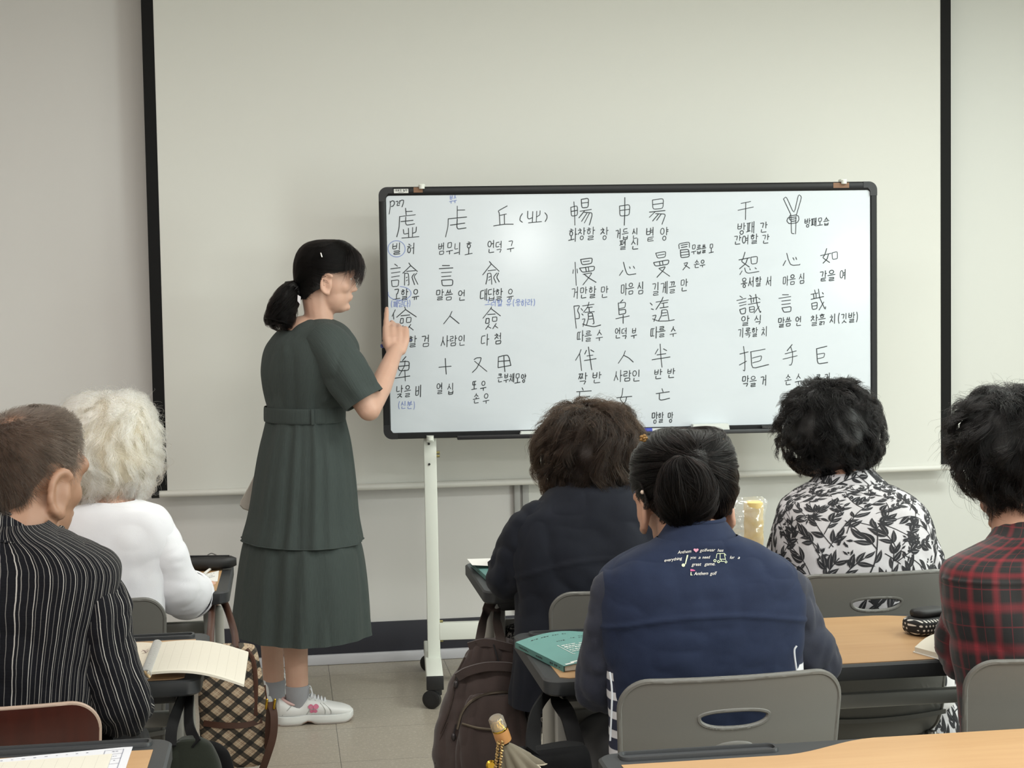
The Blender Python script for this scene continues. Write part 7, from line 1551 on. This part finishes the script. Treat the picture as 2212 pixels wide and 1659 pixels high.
b = MB(); strap(b, [on_front(bs, 988, 1462, .010), on_front(bs, 1010, 1450, .014), on_front(bs, 1050, 1440, .016), on_front(bs, 1095, 1440, .014), on_front(bs, 1120, 1446, .010)], .020, .008); b.build('top_flap_band', m_bp, r)
b = MB(); line_on(b, bs, [(1004, 1420), (985, 1462), (975, 1520), (952, 1585)], .0022, .002); line_on(b, bs, [(966, 1560), (950, 1600), (940, 1650)], .0016, .002); b.build('side_seam', m_web, r)

h1 = np.array([RX + .033, 3.60 + .41 * .42 - .012, .575])
hk = U(1068, 1322, 3.70)
hk = np.array([h1[0], h1[1], .664])
for a_, nm in ((( 1034, 1394), 'l'), ((1084, 1392), 'r')):
    e = on_front(bs, *a_, .0); b = MB(); sgn = -1 if nm == 'l' else 1
    strap(b, [hk + np.array([sgn * .004, -.018, .003]), hk + np.array([sgn * .012, -.022, -.015]), hk * .5 + e * .5 + np.array([sgn * .004, 0, 0]), e], .022, .0025); b.build('carry_loop', m_web, r)
b = MB(); strap(b, [on_front(bs, 1012, 1396, .004), on_front(bs, 1050, 1388, .005), on_front(bs, 1108, 1400, .004)], .018, .004); b.build('loop_seam', m_bp, r)
for (x_, y_) in ((985, 1478), (980, 1592)):
    p = on_front(bs, x_, y_, .010); b = MB(); b.ell(p, (.006, .005, .009), 12, 8); b.tube([p + np.array([0, 0, .006]), p + np.array([.006, .004, .028])], .002, 6); b.build('zip_pull', mat('pull_dark', '3a3637', .3, .3), r)
b = MB(); p0_, p1_ = on_front(bs, 1066, 1392, .006), on_front(bs, 1078, 1432, .006); b.tube([p0_, p1_], .0018, 6); b.build('drawcord', mat('cord_black', '17161a', .7), r)
# black bag
KY = 2.60; m_blk = fabric('bag_black', '060607', '0b0b0d', .8, 700, .4, .02, 20); kr = lambda y, xl, xr, rb=.4, rf=.4, n=3: R(y, xl, xr, KY, rb, rf, n)
ks_ = Surf([kr(1612, 1130, 1258, .30, .3), kr(1622, 1096, 1266, .34, .34), kr(1645, 1068, 1272), kr(1720, 1058, 1280), kr(1820, 1060, 1284), kr(1900, 1068, 1276), kr(1915, 1084, 1262, .34, .34)])
r = thing('tote_bag', 'black tote bag hanging from the middle right desk, folded umbrella in it', 'bag', ks_.row(np.array([1.0]))[0, :3]); bag_body(ks_, 'bag_body', m_blk, r, addf(ridge(.006, (9, 9, 7), 31), soft(.006, (10, 10, 8), 32)))
hk = np.array([RX + .033, 2.745 + .41 * .42 - .012, .664])
for pts in ([hk + np.array([.006, -.004, .006]), U(1172, 1512, 2.80), U(1160, 1540, 2.72), U(1153, 1580, 2.65), U(1152, 1625, 2.58)], [hk + np.array([.010, -.006, .006]), U(1206, 1512, 2.82), U(1226, 1545, 2.74), U(1240, 1590, 2.66), U(1254, 1640, 2.58)]):
    b = MB(); strap(b, pts, .030, .004); b.build('shoulder_strap', m_blk, r)
p = on_front(ks_, 1061, 1653, .004); MB().lathe([(0, .003), (.006, .003), (.009, 0), (0, -.002)], p, (0, -1, 0), 16).build('gold_snap', mat('gold', 'c9a23e', .2, 1), r)
b = MB(); c0_, c1_ = U(1081, 1601, 2.545), U(1074, 1670, 2.54)
for k in range(2):
    q_ = np.linspace(0, 1, 40); P = c0_ + (c1_ - c0_) * q_[:, None] + np.stack([.0035 * (k * 2 - 1) + .0016 * np.cos(q_ * 70 + k * PI), .0016 * np.sin(q_ * 70 + k * PI), 0 * q_], 1); b.tube(P, .0019, 6)
b.build('gold_chain', mat('chain_gold', 'a58a5c', .35, .8), r)
# folded umbrella standing in the bag
ua, ub = U(1070, 1549, 2.555), U(1089, 1601, 2.565); d = unit(ub - ua); r = thing('folding_umbrella', 'folded beige umbrella with a tan and clear gold-topped handle sticking out of the black bag', 'umbrella', ub)
L = np.linalg.norm(ub - ua); m_gl = mat('clear_acrylic', 'd8d2c6', .08, trans=.75); 
MB().lathe([(0, 0), (.0105, .0), (.0130, .003), (.0132, L * .46), (0, L * .46)], ua, d, 24).build('clear_cap', m_gl, r)
MB().lathe([(0, .004), (.008, .004), (.009, L * .12), (.005, L * .16), (.0095, L * .30), (.0115, L * .42), (0, L * .42)], ua, d, 20).build('gold_core', mat('gold', 'c9a23e', .2, 1), r)
MB().lathe([(.0131, L * .44), (.0136, L * .46), (.0136, L * .50), (.0131, L * .52)], ua, d, 24).build('gold_ring', mat('gold', 'c9a23e', .2, 1), r)
MB().lathe([(0, L * .46), (.0130, L * .46), (.0136, L * .75), (.0134, L * .97), (.011, L), (0, L)], ua, d, 24).build('handle_grip', mat('handle_tan', 'b5824f', .35), r)
b = MB(); q_ = np.linspace(0, 1, 14); th = np.linspace(0, 2 * PI, 60, endpoint=False); x_ = unit(np.cross(d, (0, 1, 0))); y_ = np.cross(d, x_); rows = []
for k in q_:
    rr = .006 + .024 * k ** .8; rows.append([ub + d * (.006 + .052 * k + .004 * math.sin(t_ * 8) * k) + (x_ * math.cos(t_) * 1.15 + y_ * math.sin(t_) * .8) * rr * (1 + .22 * math.sin(t_ * 9) * k) + np.array([.014, 0, 0]) * k for t_ in th])
b.grid(np.array(rows), 0, None, True); b.grid(np.array(rows)[:, ::-1] + d * .002, 0, None, True); uo = b.build('canopy_fold', fabric('umbrella_beige', '6a6456', '777062', .8, 500, .3), r)
b = MB(); P = np.array(rows[-1] + [rows[-1][0]]); b.tube(P, .0012, 6, caps=False); b.build('canopy_trim', mat('trim_cream', 'b9b09c', .7), uo)
# checked bag
CY = 3.52; m_chk = bpy.data.materials.new('check_beige_black'); m_chk.use_nodes = True; t = NT(m_chk); x_, y_, z_ = t.xyz(t.coord())
a_ = t.math('ADD', t.math('MULTIPLY', x_, .82), z_); b_ = t.math('SUBTRACT', t.math('MULTIPLY', x_, .82), z_); PP = .038
dk = lambda v: t.math('MULTIPLY', t.band(v, PP, .03, .40, .03), t.math('SUBTRACT', 1.0, t.band(v, PP, .18, .20, .02)))
wt_ = lambda v: t.band(v, PP, .60, .68, .02); bw = lambda v: t.band(v, PP, .82, .90, .03)
c = t.mix(t.math('MULTIPLY', t.math('MAXIMUM', bw(a_), bw(b_)), .6), lin('a8937a'), lin('5c3a30')); c = t.mix(t.math('MULTIPLY', t.math('MAXIMUM', wt_(a_), wt_(b_)), .5), c, lin('c9b89f')); dsum = t.math('MULTIPLY', t.math('ADD', dk(a_), dk(b_)), .5); c = t.mix(t.math('MULTIPLY', dsum, 1.8, clamp=True), c, lin('1a1815')); t.col(c); t.b.inputs['Roughness'].default_value = .75; t.bump(t.noise(t.coord(), 900, 2), .3, .0008)
m_lth = mat('leather_brown', '4a2f24', .4, var=(40, .15)); ck = lambda y, xl, xr, rb=.42, rf=.42, n=3: R(y, xl, xr, CY, rb, rf, n)
cs_ = Surf([ck(1392, 452, 536, .5, .5), ck(1397, 440, 552, .48, .48), ck(1415, 434, 560), ck(1460, 430, 568), ck(1520, 430, 575), ck(1590, 434, 580), ck(1635, 442, 576), ck(1652, 458, 562, .36, .36)])
r = thing('checked_bag', 'beige and black checked bag with brown leather handles hanging beside the teacher', 'bag', cs_.row(np.array([1.0]))[0, :3]); bag_body(cs_, 'bag_body', m_chk, r, addf(ridge(.004, (9, 9, 8), 41), soft(.004, (10, 10, 8), 42)))
hk = np.array([LX + .012 - .033, 3.745 + .41 * .42 - .012, .664]); h_ = U(481, 1316, 3.80)
for o_, sg in ((0, -1), (1, 1)):
    b = MB(); P = spline([on_front(cs_, 452, 1400, 0) + np.array([0, o_ * .05, 0]), U(456, 1352, 3.62 + o_ * .03), hk + np.array([-.010, -.02 + o_ * .01, .010]), hk + np.array([.014, -.02 + o_ * .01, .008]), U(504, 1358, 3.62 + o_ * .03), on_front(cs_, 509, 1402, 0) + np.array([0, o_ * .05, 0])], 8); b.tube(P, .0085, 10, flat=.55); b.build('handle', m_lth, r)
b = MB(); line_on(b, cs_, [(532, 1402), (546, 1425), (552, 1470), (552, 1545)], .0055, .001); b.build('zip_band', m_lth, r)
b = MB(); strap(b, [on_front(cs_, x, y, .003) for x, y in ((440, 1562), (480, 1567), (530, 1566), (566, 1555))], .013, .003); b.build('pocket_band', m_lth, r)
b = MB(); line_on(b, cs_, [(572, 1480), (577, 1540), (570, 1640)], .002, .001); b.build('side_piping', m_lth, r)
b = MB(); strap(b, [U(584, 1517, 3.46), U(592, 1545, 3.45), U(590, 1590, 3.45), U(575, 1640, 3.46), U(560, 1680, 3.48)], .016, .003); strap(b, [U(584, 1517, 3.46), U(580, 1560, 3.48), U(578, 1620, 3.5)], .014, .003); b.build('shoulder_strap', m_lth, r)
for x in (577, 594): 
    b = MB(); b.tube([U(x, 1512, 3.45), U(x - 2, 1530, 3.45)], .003, 8, round_ends=True); b.build('gold_ring', mat('gold', 'c9a23e', .2, 1), r)
# dark green bag
VY = 2.78; m_grn = fabric('bag_dark_green', '191c16', '20241d', .9, 600, .4, .15, 20); vr = lambda y, xl, xr, rb=.4, rf=.4, n=2.6: R(y, xl, xr, VY, rb, rf, n)
vs_ = Surf([vr(1592, 384, 420, .6, .6), vr(1598, 372, 440, .5, .5), vr(1615, 362, 462), vr(1660, 354, 478), vr(1740, 350, 486), vr(1840, 352, 486), vr(1855, 366, 470, .34, .34)])
r = thing('green_bag', 'dark green cloth bag with black strap hanging from the middle left desk', 'bag', vs_.row(np.array([1.0]))[0, :3]); bag_body(vs_, 'bag_body', m_grn, r, addf(ridge(.009, (11, 11, 7), 51), soft(.006, (10, 10, 8), 52)))
hk = np.array([LX - .012 - .055 + .022, 2.89 + .41 * .42 - .012, .664])
for pts in ([hk + np.array([-.004, -.004, .004]), U(374, 1562, 2.84), U(368, 1612, 2.765)], [hk + np.array([.004, -.004, .004]), U(408, 1562, 2.84), U(424, 1606, 2.765)]):
    b = MB(); strap(b, pts, .020, .003); b.build('shoulder_strap', m_blk, r)
b = MB(); bl2 = Surf([R(1600, 425, 446, 2.84, .6, .6, 2.4), R(1612, 420, 476, 2.84, .5, .5, 2.4), R(1640, 418, 500, 2.84, .4, .4, 2.4), R(1720, 420, 520, 2.84, .4, .4, 2.4), R(1800, 424, 520, 2.84, .4, .4, 2.4)]); bag_body(bl2, 'side_flap', m_blk, r, soft(.006, (10, 10, 8), 53))
